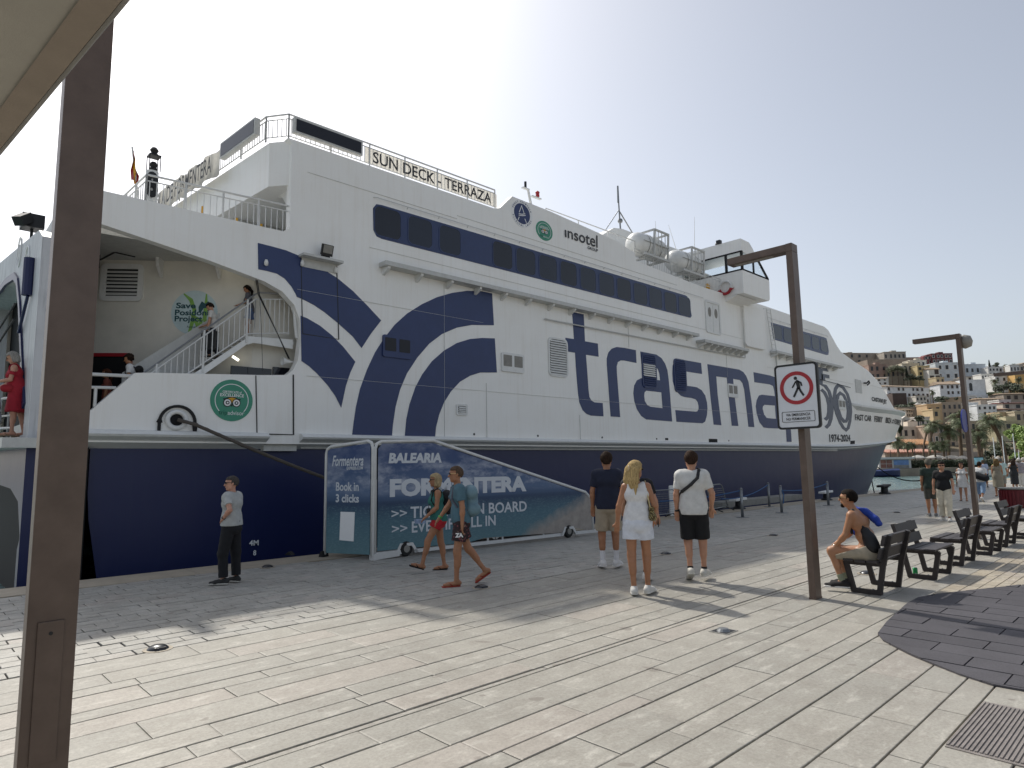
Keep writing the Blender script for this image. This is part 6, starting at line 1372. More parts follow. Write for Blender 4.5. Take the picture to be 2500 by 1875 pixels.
# kiosk, hedge, map board, moored boats on the far quay
kt = thing('kiosk', 'white harbour kiosk with photo panels beside the parasols', 'kiosk', cf(64, 112, 0))
KF = lambda u, v, t: cf(61.0+u, 110.6+t, v)
mb = MB(); mb.prism([(0, 0), (5.4, 0), (5.4, 1.75), (0, 1.75)], KF, 0, 3); mb.prism([(-.2, 1.55), (5.7, 1.55), (5.7, 1.85), (-.2, 1.85)], KF, -.6, 3.2); mb.build('cabin', M['white_grey'], kt)
mb = MB(); mb.prism([(2.5, .55), (5.0, .55), (5.0, 1.4), (2.5, 1.4)], KF, -.05, -.01); mb.build('blue_poster', pm('blue_poster_print', '#6c8fc4', .5, var=.3, scale=1.5), kt)
mb = MB(); mb.prism([(2.5, .02), (5.0, .02), (5.0, .54), (2.5, .54)], KF, -.05, -.01); mb.build('grey_poster', pm('grey_poster_print', '#8b8d8c', .5, var=.4, scale=1.2), kt)
for i in range(2):
    for j in range(2):
        mb = MB(); mb.prism([(.3+i, .1+j*.7), (1.2+i, .1+j*.7), (1.2+i, .72+j*.7), (.3+i, .72+j*.7)], KF, -.05, -.01); mb.build('photo_panel', pm('brown_poster_print', '#8a5f52', .5, var=.5, scale=2), kt)
mt = thing('map_board', 'pale blue map board behind the crowd', 'map board', cf(74.4, 106, 0)); mb = MB(); MF = lambda u, v, t: cf(73.6+u, 106+t, v); mb.prism([(0, .35), (1.7, .35), (1.7, 1.7), (0, 1.7)], MF, 0, .12); mb.prism([(.1, -.1), (.25, -.1), (.25, .4), (.1, .4)], MF, 0, .1); mb.build('board', M['black'], mt); mb = MB(); mb.prism([(.1, .45), (1.6, .45), (1.6, 1.55), (.1, 1.55)], MF, -.03, 0); mb.build('map_print', pm('map_print_blue', '#9fd0dc', .4, var=.4, scale=2), mt)
hd = MB(); rr = random.Random(11)
for i in range(5200):
    c = Vector(cf(rr.uniform(66.8, 82), rr.uniform(111.4, 112.6), rr.uniform(0, 1.25))); u = Vector((rr.uniform(-1, 1), rr.uniform(-1, 1), rr.uniform(-1, 1))).normalized()*.16; v = u.orthogonal().normalized()*.1
    hd.add([c-u, c-v, c+u, c+v], [(0, 1, 2, 3)])
tag(hd.build('hedge', LM['dark'], fix=False), 'dark clipped hedge running below the white parasols', 'hedge')
def boat(a, d, L_, col, lab, cov=None):
    t = thing('boat', lab, 'boat', cf(a, d, -1.3), 'small boats moored across the water'); rows = []
    for i in range(11):
        f = i/10; hw = .75*math.sin(math.pi*min(1, .28+f*.72))**.7; rows.append([cf(a+L_*(f-.5), d+s*hw*k, -1.5+1.15*k2+.25*f*f*(k2)) for s, k, k2 in ((-1, 1, 1), (-1, .85, .4), (0, 0, 0), (1, .85, .4), (1, 1, 1))])
    mb = MB(); mb.grid(rows); mb.build('hull', col, t)
    mb = MB(); mb.grid([[cf(a+L_*(i/10-.5)*.9, d+s*.62, -.42+.2*(i/10)**2+(.28 if (cov and s == 0) else 0)) for s in (-1, 0, 1)] for i in range(11)]); mb.build('deck_cover', cov or M['white_clean'], t)
    if not cov: mb = MB(); mb.prism([(-.6, -.4), (.8, -.4), (.5, .35), (-.4, .35)], lambda u, v, t_: cf(a+u, d+t_, v), -.45, .45); mb.build('cabin', M['white_clean'], t)
boat(60.5, 107.6, 4.4, M['hull'], 'dark blue boat tied up just right of the ferry bow', M['navy']); boat(73.5, 100, 5, M['white_clean'], 'white boat moored left of the man in the black shirt'); boat(78.0, 98, 5, M['white_clean'], 'white boat moored behind the woman in the white dress', M['cloth_banner'])
# ================================================================== PEOPLE
def nrm(v): v = np.array(v, float); return v/np.linalg.norm(v)
class Field:
    """smooth union of round cones sampled on a grid, turned into one continuous surface"""
    def __init__(s): s.p = []; s.cuts = []; s.k = .03
    def add(s, a, b, ra, rb=None, k=None, cap=None): s.p.append((np.array(a, float), np.array(b, float), ra, ra if rb is None else rb, s.k if k is None else k, cap)); return s
    def cut(s, fn): s.cuts.append(fn); return s
    def mesh(s, h, wr=0.0, seed=0):
        lo = np.min([np.minimum(a-ra, b-rb) for a, b, ra, rb, k, c in s.p], 0)-2.5*h-.02; hi_ = np.max([np.maximum(a+ra, b+rb) for a, b, ra, rb, k, c in s.p], 0)+2.5*h+.02
        n = np.ceil((hi_-lo)/h).astype(int)+1
        F = np.full(n, .5, np.float32); ax = [lo[i]+h*np.arange(n[i]) for i in range(3)]
        for a, b, ra, rb, k, cap in s.p:
            m = max(ra, rb)+k+.05; l0 = np.minimum(a, b)-m; h0 = np.maximum(a, b)+m
            i0 = np.clip(((l0-lo)/h).astype(int), 0, n-1); i1 = np.clip(((h0-lo)/h).astype(int)+2, 1, n)
            X, Y, Z = np.meshgrid(ax[0][i0[0]:i1[0]], ax[1][i0[1]:i1[1]], ax[2][i0[2]:i1[2]], indexing='ij')
            d = b-a; L2 = d@d+1e-12
            t = np.clip(((X-a[0])*d[0]+(Y-a[1])*d[1]+(Z-a[2])*d[2])/L2, 0, 1)
            D = np.sqrt((X-a[0]-t*d[0])**2+(Y-a[1]-t*d[1])**2+(Z-a[2]-t*d[2])**2)-(ra+(rb-ra)*t)
            if cap is not None:
                c = d/math.sqrt(L2); D = np.maximum(D, (X-b[0])*c[0]+(Y-b[1])*c[1]+(Z-b[2])*c[2]-cap)
            sl = (slice(i0[0], i1[0]), slice(i0[1], i1[1]), slice(i0[2], i1[2])); f = F[sl]
            hh = np.clip(.5+.5*(f-D)/k, 0, 1); F[sl] = f*(1-hh)+D*hh-k*hh*(1-hh)
        if s.cuts or wr:
            X, Y, Z = np.meshgrid(*ax, indexing='ij')
            if wr:
                q = seed*1.7
                F = F+wr*(np.sin(X*31+Z*17+q)*np.sin(Y*27-Z*23+q*2)+.7*np.sin(Z*41+X*19-q)*np.sin(Y*37+q)+.5*np.sin(Z*70+Y*30+q)*np.sin(X*55-q))
            for fn in s.cuts: F = np.maximum(F, fn(X, Y, Z))
        F[0], F[-1], F[:, 0], F[:, -1], F[:, :, 0], F[:, :, -1] = .5, .5, .5, .5, .5, .5
        g = F < 0; c = np.zeros(np.array(F.shape)-1, np.int8)
        for i in (0, 1):
            for j in (0, 1):
                for k in (0, 1): c += g[i:i+c.shape[0], j:j+c.shape[1], k:k+c.shape[2]]
        act = (c > 0) & (c < 8); I = np.argwhere(act); idx = np.full(c.shape, -1, np.int32); idx[act] = np.arange(len(I))
        acc = np.zeros((len(I), 3)); cnt = np.zeros(len(I))
        cv = {(i, j, k): F[I[:, 0]+i, I[:, 1]+j, I[:, 2]+k] for i in (0, 1) for j in (0, 1) for k in (0, 1)}
        for p in cv:
            for q in range(3):
                if p[q]: continue
                p2 = tuple(1 if r == q else p[r] for r in range(3)); a, b = cv[p], cv[p2]; m = (a < 0) != (b < 0)
                t = np.where(m, a/np.where(m, a-b, 1), 0); pos = np.zeros((len(I), 3)); pos[:] = p; pos[:, q] += t; acc[m] += pos[m]; cnt[m] += 1
        V = (I+acc/cnt[:, None])*h+lo; faces = []
        for q in range(3):
            u, w = (q+1) % 3, (q+2) % 3; sa = [slice(None)]*3; sb = [slice(None)]*3; sa[q] = slice(0, -1); sb[q] = slice(1, None)
            ch = g[tuple(sa)] != g[tuple(sb)]; E_ = np.argwhere(ch); 
            e0 = g[E_[:, 0], E_[:, 1], E_[:, 2]]
            def cell(du, dw): r = E_.copy(); r[:, u] -= du; r[:, w] -= dw; return idx[r[:, 0], r[:, 1], r[:, 2]]
            A, B, C_, D_ = cell(1, 1), cell(0, 1), cell(0, 0), cell(1, 0); Q = np.stack([A, B, C_, D_], 1); Q[~e0] = Q[~e0][:, ::-1]; faces.append(Q)
        return V, np.concatenate(faces)
def mesh_np(name, V, Q, mat, parent, smooth=True):
    me = bpy.data.meshes.new(name); me.vertices.add(len(V)); me.vertices.foreach_set('co', np.asarray(V, np.float32).ravel()); me.loops.add(Q.size); me.loops.foreach_set('vertex_index', Q.ravel().astype(np.int32)); me.polygons.add(len(Q)); me.polygons.foreach_set('loop_start', np.arange(0, Q.size, 4, dtype=np.int32)); me.update(calc_edges=True); me.validate()
    me.materials.append(mat); me.polygons.foreach_set('use_smooth', [smooth]*len(me.polygons)); o = bpy.data.objects.new(name, me); COL.objects.link(o); o.parent = parent; return o
def skin(name, c):
    if name in MATS: return MATS[name]
    t = NT(name); v = t.pos(obj=True); f = t.noise(v, 9, 4); c1 = srgb(c); c2 = tuple(x*.78 for x in c1); col = t.mix(t.ramp(f, [(.3, 0), (.7, 1)]), c2, c1); t.b.inputs['Subsurface Weight'].default_value = .08; t.b.inputs['Subsurface Radius'].default_value = (.02, .008, .004); MATS[name] = t.done(col, .5); return MATS[name]
def cloth(c, rough=.85, var=.16): return pm('cloth_'+c.strip('#'), c, rough, var=var, scale=14, bump=.25, bscale=160, obj=True)
def hairm(c):
    k = 'hair_'+c.strip('#')
    if k in MATS: return MATS[k]
    t = NT(k); f = t.noise(t.pos((60, 60, 7), True), 1.5, 4, .7); c1 = srgb(c); col = t.mix(t.ramp(f, [(.32, 0), (.68, 1)]), tuple(x*.45 for x in c1), tuple(min(1, x*1.35) for x in c1)); t.bump(f, .6, .01); MATS[k] = t.done(col, .8, 0, **{'Specular IOR Level': .12}); return MATS[k]
SK = {'light': '#c08f73', 'tan': '#a97757', 'olive': '#b07f5e', 'dark': '#8d5f45', 'pink': '#c6937c'}
def person(label, loc, H, view=0, sex='m', sk='tan', legs=None, arms=None, lean=0, head=(0, 0), hair=('short', '#2c221c'), top=None, bottom=None, shoes=None, socks=None, hip_z=None, h=.0085, glasses=None, group='people on the quay', fat=1.0, z0=0, twist=0, extra=None, rz=None, curl=.35):
    """legs: {'L': (thigh dir, shin dir, foot dir)}, arms: {'L': (upper, fore)} in body space, x right, y ahead"""
    sc = H/1.75
    b = Vector((loc[0], loc[1], 0)).normalized(); th = math.atan2(b.y, b.x)+R(view)
    root = thing('person', label, 'person', (loc[0], loc[1], z0), group, (th-math.pi/2) if rz is None else rz); root.scale = (sc, sc, sc)
    f = sex == 'f'; sw = .158 if f else .182; hw = .088
    legs = legs or {}; arms = arms or {}
    LD = {s: legs.get(s, ((0, .02, -1), (0, -.02, -1), (0, 1, 0))) for s in 'LR'}; AD = {s: arms.get(s, ((.12 if s == 'R' else -.12, -.02, -1), (0, .15, -1))) for s in 'LR'}
    tl = R(lean); tw = R(twist)
    up_ = np.array([0, math.sin(tl), math.cos(tl)]); fw_ = np.array([math.sin(tw)*-1*0, math.cos(tl), -math.sin(tl)]); rx_ = np.array([math.cos(tw), math.sin(tw), 0])
    P0 = np.zeros(3); J = {}
    low = 9
    for s, sg_ in (('L', -1), ('R', 1)):
        td, sd_, fd = map(nrm, LD[s]); hp = P0+np.array([sg_*hw, 0, -.03]); kn = hp+td*.425; an = kn+sd_*.415; out = np.array([sg_*.12, 0, 0]); fdir = nrm(fd+out)
        upf = nrm(np.cross(np.cross(fdir, [0, 0, 1.0001]), fdir)) ; heel = an-fdir*.045-upf*.055; ball = an+fdir*.12-upf*.06; toe = an+fdir*.185-upf*.062
        J[s] = dict(hip=hp, kn=kn, an=an, heel=heel, ball=ball, toe=toe, fd=fdir, uf=upf, td=td, sd=sd_); low = min(low, heel[2]-.03, ball[2]-.03, toe[2]-.03)
    dz = -low if hip_z is None else hip_z/sc
    sh = np.array([0, 0, dz])
    for s in 'LR':
        for q in ('hip', 'kn', 'an', 'heel', 'ball', 'toe'): J[s][q] = J[s][q]+sh
    P0 = P0+sh
    if curl and lean > 12: C1 = P0+nrm(up_*.7+np.array([0, 0, .3])*0+np.array([0, -.12, .3]))*.2; CH = C1+up_*.15
    else: C1 = P0+up_*.19; CH = P0+up_*.34
    SHC = CH+up_*.135; NB = CH+up_*.19; HD = NB+nrm(up_*.75+np.array([0, .15, .35]))*.165
    for s, sg_ in (('L', -1), ('R', 1)):
        ud, fd = map(nrm, AD[s]); so = SHC+rx_*sg_*sw; el = so+ud*.275; wr = el+fd*.235; J[s].update(so=so, el=el, wr=wr, ud=ud, fdir=fd)
    ye, pe = R(head[0]), R(head[1]); hf = np.array([-math.sin(ye)*math.cos(pe), math.cos(ye)*math.cos(pe), math.sin(pe)]); hr = np.array([math.cos(ye), math.sin(ye), 0]); hu = np.cross(hr, hf)
    HP_ = lambda x, y, z: HD+hr*x+hf*y+hu*z
    B_ = Field(); B_.k = .04; w = fat
    def torso(Fd, g=0.0, k=.05):
        Fd.add(SHC-rx_*(sw-.035), SHC+rx_*(sw-.035), (.058 if f else .066)+g, k=k)
        Fd.add(CH-rx_*.07+up_*.03, CH+rx_*.07+up_*.03, (.098 if f else .112)*w+g, k=k)
        Fd.add(C1-rx_*.055, C1+rx_*.055, (.088 if f else .102)*w+g, k=k)
        Fd.add(P0-np.array([.07, 0, -.02]), P0+np.array([.07, 0, .02]), (.112 if f else .106)*w+g, k=k)
        Fd.add(P0+np.array([-.065, -.045, -.05]), P0+np.array([.065, -.045, -.05]), .088*w+g, k=k)
        if f:
            for q in (-1, 1): Fd.add(CH+rx_*q*.068+fw_*.075-up_*.0, CH+rx_*q*.07+fw_*.09-up_*.025, .058*w+g, k=.04)
        if fat > 1.08: Fd.add(C1+fw_*.03-up_*.04, C1+fw_*.05-up_*.06, .1*w+g, k=.06)
    torso(B_)
    B_.add(NB-up_*.03, HD-hu*.06-hf*.01, .058 if not f else .048, .052 if not f else .043, k=.035)
    B_.add(HP_(0, -.012, .035), HP_(0, -.03, .03), .084, .08, k=.02); B_.add(HP_(0, .03, -.015), HP_(0, .038, .03), .064, .062, k=.03); B_.add(HP_(-.03, .02, -.06), HP_(.03, .02, -.06), .042, k=.03); B_.add(HP_(0, .045, -.078), HP_(0, .06, -.085), .036, .027, k=.02)
    B_.add(HP_(0, .094, .012), HP_(0, .112, -.022), .009, .014, k=.012); B_.add(HP_(-.02, .088, -.052), HP_(.02, .088, -.052), .011, k=.012)
    for q in (-1, 1): B_.add(HP_(q*.079, -.012, .012), HP_(q*.076, -.008, -.022), .016, .011, k=.008); B_.add(HP_(q*.02, .082, .03), HP_(q*.045, .072, .03), .014, k=.012)
    for s, sg_ in (('L', -1), ('R', 1)):
        j = J[s]; B_.add(j['so'], j['el'], (.046 if f else .053)*w, .038, k=.03); B_.add(j['el'], j['el']+j['fdir']*.08, .038, .04, k=.02); B_.add(j['el']+j['fdir']*.06, j['wr'], .039, .026, k=.02)
        fd = j['fdir']; side = nrm(np.cross(fd, [0, 1, .001]) if abs(fd[1]) < .8 else np.cross(fd, [0, 0, 1])); pn = nrm(np.cross(side, fd)); inn = -sg_*np.array([1, 0, 0]); pn = pn if pn@inn > 0 else -pn
        fw2 = nrm(np.cross(pn, fd)); fw2 = fw2 if fw2[1] >= -.01 else -fw2
        pc = j['wr']+fd*.05; B_.add(j['wr']+fd*.01+fw2*.012, pc+fd*.03+fw2*.022, .022, .019, k=.015); B_.add(j['wr']+fd*.01-fw2*.012, pc+fd*.03-fw2*.02, .022, .017, k=.015)
        for i, (o_, ln) in enumerate(((.027, .066), (.009, .075), (-.009, .07), (-.026, .055))):
            a = pc+fd*.035+fw2*o_; m1 = a+nrm(fd+pn*curl*.5)*ln*.5; m2 = m1+nrm(fd+pn*curl*1.6)*ln*.5; B_.add(a, m1, .0105, .0095, k=.006); B_.add(m1, m2, .0095, .008, k=.006)
        a = j['wr']+fd*.03+fw2*.028; m1 = a+nrm(fd*.7+fw2*.75+pn*.2)*.034; B_.add(a, m1, .013, .0115, k=.012); B_.add(m1, m1+nrm(fd+fw2*.25+pn*.3)*.032, .0115, .009, k=.008)
        B_.add(j['hip'], j['kn'], (.087 if f else .083)*w, .056, k=.04); B_.add(j['kn']-j['td']*.02, j['kn']+j['sd']*.03, .054, .05, k=.03)
        cf_ = nrm(-np.array([0, 1, 0])+j['sd']*j['sd'][1]*1.0); B_.add(j['kn']+j['sd']*.08+cf_*.018, j['kn']+j['sd']*.2+cf_*.014, .052, .046, k=.04); B_.add(j['kn'], j['an'], .048, .034, k=.03)
        if not shoes or shoes[0] in ('flipflop', 'bare', 'sandal'):
            B_.add(j['heel']+j['uf']*.012, j['an'], .03, .034, k=.02); B_.add(j['heel']+j['uf']*.01, j['ball']+j['uf']*.005, .03, .032, k=.02); B_.add(j['ball']+j['uf']*.002, j['toe']-j['uf']*.0, .033, .022, k=.02)
        else: B_.add(j['an'], j['ball'], .034, .028, k=.02)
    V, Q = B_.mesh(h); mesh_np('body', V, Q, skin('skin_'+sk, SK[sk]), root)
    # clothes
    if top:
        kind, col = top[0], top[1]; o_ = dict(hem=-.09, g=.014, sleeve=.17, neck=.078); o_.update(top[2] if len(top) > 2 else {})
        T_ = Field(); torso(T_, o_['g'], .06); T_.add(C1-rx_*.05-up_*.1, C1+rx_*.05-up_*.1, .107*w+o_['g'], k=.07)
        if kind != 'tank':
            T_.add(SHC-rx_*(sw-.03), SHC+rx_*(sw-.03), .072+o_['g']*.4, k=.04)
            for s in 'LR':
                j = J[s]; T_.add(j['so'], j['so']+j['ud']*min(.275, o_['sleeve']), .066, .066 if o_['sleeve'] < .2 else .056, k=.03, cap=0)
                if o_['sleeve'] > .27: T_.add(j['el'], j['el']+j['fdir']*min(.22, o_['sleeve']-.27), .056, .045, k=.03, cap=0)
        if kind == 'dress':
            dl = o_.get('dlen', .45); kn = (J['L']['kn']+J['R']['kn'])/2; T_.add(P0-np.array([.03, 0, 0]), (P0+(kn-P0)*dl/.43*np.array([1, 1, 1]))+np.array([-.04, 0, 0]), .13*w, .17*w, k=.06, cap=0); T_.add(P0+np.array([.03, 0, 0]), (P0+(kn-P0)*dl/.43)+np.array([.04, 0, 0]), .13*w, .17*w, k=.06, cap=0)
            for s in 'LR': T_.add(J[s]['hip'], J[s]['hip']+(J[s]['kn']-J[s]['hip'])*min(1, dl/.43), .11*w, .11*w, k=.05, cap=0)
        else:
            hz = P0[2]+o_['hem']; T_.cut(lambda X, Y, Z: hz-Z)
        nk = NB+up_*.02+fw_*o_.get('nf', .02); T_.cut(lambda X, Y, Z: o_['neck']-np.sqrt((X-nk[0])**2+(Y-nk[1])**2+(Z-nk[2])**2))
        if kind in ('tank', 'dress') and o_['sleeve'] <= .17:
            for s, sg_ in (('L', -1), ('R', 1)): c_ = J[s]['so']+rx_*sg_*.028; T_.cut(lambda X, Y, Z, c_=c_: .088-np.sqrt((X-c_[0])**2+(Y-c_[1])**2+((Z-c_[2])*.8)**2))
        V, Q = T_.mesh(h, .0016, len(label)); mesh_np({'tank': 'top', 'dress': 'dress', 'polo': 'polo_shirt'}.get(kind, 'shirt'), V, Q, col if hasattr(col, 'node_tree') else cloth(col), root)
        if kind == 'polo':
            C_ = Field(); n_ = 14
            for i in range(n_): a0, a1 = 2*math.pi*i/n_, 2*math.pi*(i+1)/n_; q0, q1 = [NB+up_*.005+rx_*.066*math.cos(a)+fw_*.066*math.sin(a) for a in (a0, a1)]; C_.add(q0, q1, .018, k=.01)
            V, Q = C_.mesh(h); mesh_np('collar', V, Q, col if hasattr(col, 'node_tree') else cloth(col), root)
    if bottom:
        kind, col = bottom[0], bottom[1]; o_ = dict(len=.38, g=.02, flare=.0, waist=.1); o_.update(bottom[2] if len(bottom) > 2 else {})
        K_ = Field(); torso(K_, o_['g']*.75 if not top or o_.get('over') else min(o_['g']*.75, (top[2].get('g', .014) if len(top) > 2 else .014)-.008), .05)
        for s in 'LR':
            j = J[s]; ln = o_['len']
            K_.add(j['hip'], j['hip']+j['td']*min(ln, .425), .09*w+o_['g'], (.06 if ln > .4 else .09-.03*ln/.43)*w+o_['g']+o_['flare'], k=.018, cap=0 if ln <= .425 else None)
            if ln > .425: K_.add(j['kn'], j['kn']+j['sd']*min(.4, ln-.425), .058+o_['g'], .046+o_['g']+o_['flare'], k=.03, cap=0)
        wz = P0+up_*o_['waist']; K_.cut(lambda X, Y, Z: (X-wz[0])*up_[0]+(Y-wz[1])*up_[1]+(Z-wz[2])*up_[2])
        V, Q = K_.mesh(h, .0018, len(label)+3); mesh_np('shorts' if o_['len'] < .45 else 'trousers', V, Q, col if hasattr(col, 'node_tree') else cloth(col), root)
    if socks:
        for s in 'LR':
            j = J[s]; S_ = Field(); S_.add(j['an']+j['uf']*0, j['an']-j['sd']*socks[1], .04, .043, cap=0); V, Q = S_.mesh(h*.9); mesh_np('sock', V, Q, cloth(socks[0]), root)
    if shoes and shoes[0] != 'bare':
        for s in 'LR':
            j = J[s]
            if shoes[0] in ('flipflop', 'sandal'):
                S_ = Field(); so = -j['uf']*.026; sd2 = np.cross(j['fd'], j['uf'])
                for q in (-.018, .018): S_.add(j['heel']+so+sd2*q, j['toe']+so+sd2*q*1.3+j['fd']*.02, .018, .02, k=.01)
                u_ = j['uf']; c_ = j['ball']-u_*.018; S_.cut(lambda X, Y, Z: (X-c_[0])*u_[0]+(Y-c_[1])*u_[1]+(Z-c_[2])*u_[2])
                tp = j['ball']+j['fd']*.03+u_*.02; S_.add(tp, j['ball']-j['fd']*.04+sd2*.045+so*.2, .007, k=.004); 
                V, Q = S_.mesh(.006); mesh_np('flip_flop', V, Q, cloth(shoes[1]), root)
                mb = MB(); mb.tube([j['ball']-j['fd']*.05-sd2*.042-u_*.015, j['ball']-j['fd']*.01-sd2*.03+u_*.018, tp+u_*.006, j['ball']-j['fd']*.01+sd2*.03+u_*.018, j['ball']-j['fd']*.05+sd2*.042-u_*.015], .007, 6); me = mb.mesh('strap'); o2 = bpy.data.objects.new('strap', me); me.materials.append(cloth(shoes[1])); COL.objects.link(o2); o2.parent = root
            else:
                S_ = Field(); u_ = j['uf']; sd2 = np.cross(j['fd'], u_)
                S_.add(j['heel']+u_*.02, j['an']+u_*-.005, .04, .045, k=.03, cap=.005); S_.add(j['heel']+u_*.012, j['ball'], .04, .043, k=.03); S_.add(j['ball'], j['toe']+j['fd']*.015, .042, .032, k=.03); S_.add(j['an']-u_*.02, j['ball']+u_*.005, .043, .035, k=.03)
                c_ = j['heel']-u_*.02; S_.cut(lambda X, Y, Z: -((X-c_[0])*u_[0]+(Y-c_[1])*u_[1]+(Z-c_[2])*u_[2]))
                V, Q = S_.mesh(h*.9); so_ = mesh_np('shoe', V, Q, cloth(shoes[1]), root)
                L_ = Field()
                for q in (-.014, .014): L_.add(j['heel']+u_*-.012+sd2*q, j['toe']+j['fd']*.015+u_*-.012+sd2*q, .036, .034, k=.02)
                L_.cut(lambda X, Y, Z: -((X-c_[0])*u_[0]+(Y-c_[1])*u_[1]+(Z-c_[2])*u_[2])-.008); L_.cut(lambda X, Y, Z: ((X-c_[0])*u_[0]+(Y-c_[1])*u_[1]+(Z-c_[2])*u_[2])-.016)
                V, Q = L_.mesh(.007); so2 = mesh_np('sole', V, Q, cloth(shoes[2] if len(shoes) > 2 else '#d8d6d0'), root)
    # hair
    if hair and hair[0] != 'bald':
        kind, col = hair[:2]; A_ = Field(); A_.k = .03; t_ = .007 if kind in ('buzz',) else .014
        A_.add(HP_(0, -.012, .04), HP_(0, -.034, .03), .084+t_, .082+t_); A_.add(HP_(0, .02, .055), HP_(0, -.02, .06), .068+t_, .07+t_)
        if kind == 'short': A_.add(HP_(0, .04, .095), HP_(0, -.04, .1), .03, .04, k=.04); A_.add(HP_(0, -.06, -.03), HP_(0, -.05, .0), .055)
        if kind == 'curly':
            rr = random.Random(len(label))
            for i in range(40): q = nrm([rr.uniform(-1, 1), rr.uniform(-1, .5), rr.uniform(-.4, 1)]); p = HP_(q[0]*.1, -.02+q[1]*.1, .03+q[2]*.1); A_.add(p, p, .032, k=.01)
        if kind == 'bob':
            for q in (-1, 1): A_.add(HP_(q*.07, .0, .03), HP_(q*.078, .01, -.075), .034, .036); A_.add(HP_(q*.05, -.06, .0), HP_(q*.055, -.06, -.08), .045, .045)
            A_.add(HP_(0, -.075, 0), HP_(0, -.07, -.08), .05, .045)
        if kind == 'long':
            Lh = hair[2] if len(hair) > 2 else .36; bk = -fw_*.115*0
            for x, l_, r_ in ((-.05, Lh*.95, .03), (0, Lh, .036), (.05, Lh*.8, .028), (-.075, Lh*.8, .024), (.075, Lh*.55, .022)):
                p0_ = HP_(x, -.085, .02); p1_ = HP_(x*1.25, -.11, -.12); p2_ = p1_+np.array([x*.1, -.02, -1])*(l_-.12); A_.add(p0_, p1_, r_+.012, r_+.008, k=.025); A_.add(p1_, p2_, r_+.006, r_*.5, k=.02)
        fc = HP_(0, .07, -.05)
        hz_ = {'short': .052, 'buzz': .06, 'curly': .05, 'bob': .055, 'long': .058, 'bun': .055}.get(kind, .05)
        def face_cut(X, Y, Z):
            dx, dy, dz_ = X-HD[0], Y-HD[1], Z-HD[2]; a = dx*hf[0]+dy*hf[1]+dz_*hf[2]; c = dx*hu[0]+dy*hu[1]+dz_*hu[2]; s_ = dx*hr[0]+dy*hr[1]+dz_*hr[2]
            d1 = np.minimum(a-(.022 if kind in ('bob', 'long') else .012), hz_+.01-c-.25*np.abs(s_)*0)           # the face
            if kind in ('short', 'buzz'): d2 = np.minimum(-.02-c*.9, a+.075); d1 = np.maximum(d1, np.maximum(d2-.0, (-.058-c)))
            return d1
        A_.cut(face_cut)
        V, Q = A_.mesh(h*.95, .0022 if kind != 'buzz' else .0008, 4); mesh_np('hair', V, Q, hairm(col), root)
        if kind == 'bun': pass
    if glasses:
        gm = pm('sunglass_lens', '#0d0d10', .15)
        mb = MB()
        for q in (-1, 1):
            c_ = Vector(HP_(q*.034, .097, .018)); mb.obox(c_, Vector(hr)*.052, Vector(hf)*.01, Vector(hu)*.036)
        mb.obox(Vector(HP_(0, .1, .028)), Vector(hr)*.03, Vector(hf)*.008, Vector(hu)*.01)
        me = mb.mesh('lens'); me.materials.append(gm); o2 = bpy.data.objects.new('sunglasses', me); COL.objects.link(o2); o2.parent = root
        mb = MB()
        for q in (-1, 1): mb.bar(HP_(q*.06, .094, .024), HP_(q*.087, -.01, .022), .006, .009)
        me = mb.mesh('frame'); me.materials.append(gm if glasses == 1 else pm('pale_glasses_frame', glasses, .4)); o3 = bpy.data.objects.new('glasses_frame', me); COL.objects.link(o3); o3.parent = o2
    else:
        em = pm('eye_dark', '#1a1411', .2); mb = MB()
        for q in (-1, 1): c_ = HP_(q*.033, .083, .014); mb.lathe([(0, -.008), (.009, -.004), (.011, 0), (.009, .004), (0, .008)], c_, 8)
        me = mb.mesh('eyes'); me.materials.append(em); o2 = bpy.data.objects.new('eyes', me); COL.objects.link(o2); o2.parent = root
    J.update(P0=P0, C1=C1, CH=CH, SHC=SHC, NB=NB, HD=HD, up=up_, fw=fw_, rx=rx_, HP=HP_, h=h)
    if extra: extra(root, J)
    return root, J
def pmesh(root, name, mb_or_field, mat, h=.009, smooth=True):
    if isinstance(mb_or_field, Field): V, Q = mb_or_field.mesh(h); return mesh_np(name, V, Q, mat, root)
    me = mb_or_field.mesh(name); me.materials.append(mat)
    if smooth: me.polygons.foreach_set('use_smooth', [True]*len(me.polygons))
    o = bpy.data.objects.new(name, me); COL.objects.link(o); o.parent = root; return o
def carried(root, name, label, cat):
    """an Empty for something a person wears or holds: its own thing at the person's place"""
    t = thing(name, label, cat, root.location, None, root.rotation_euler.z); t.scale = root.scale; return t
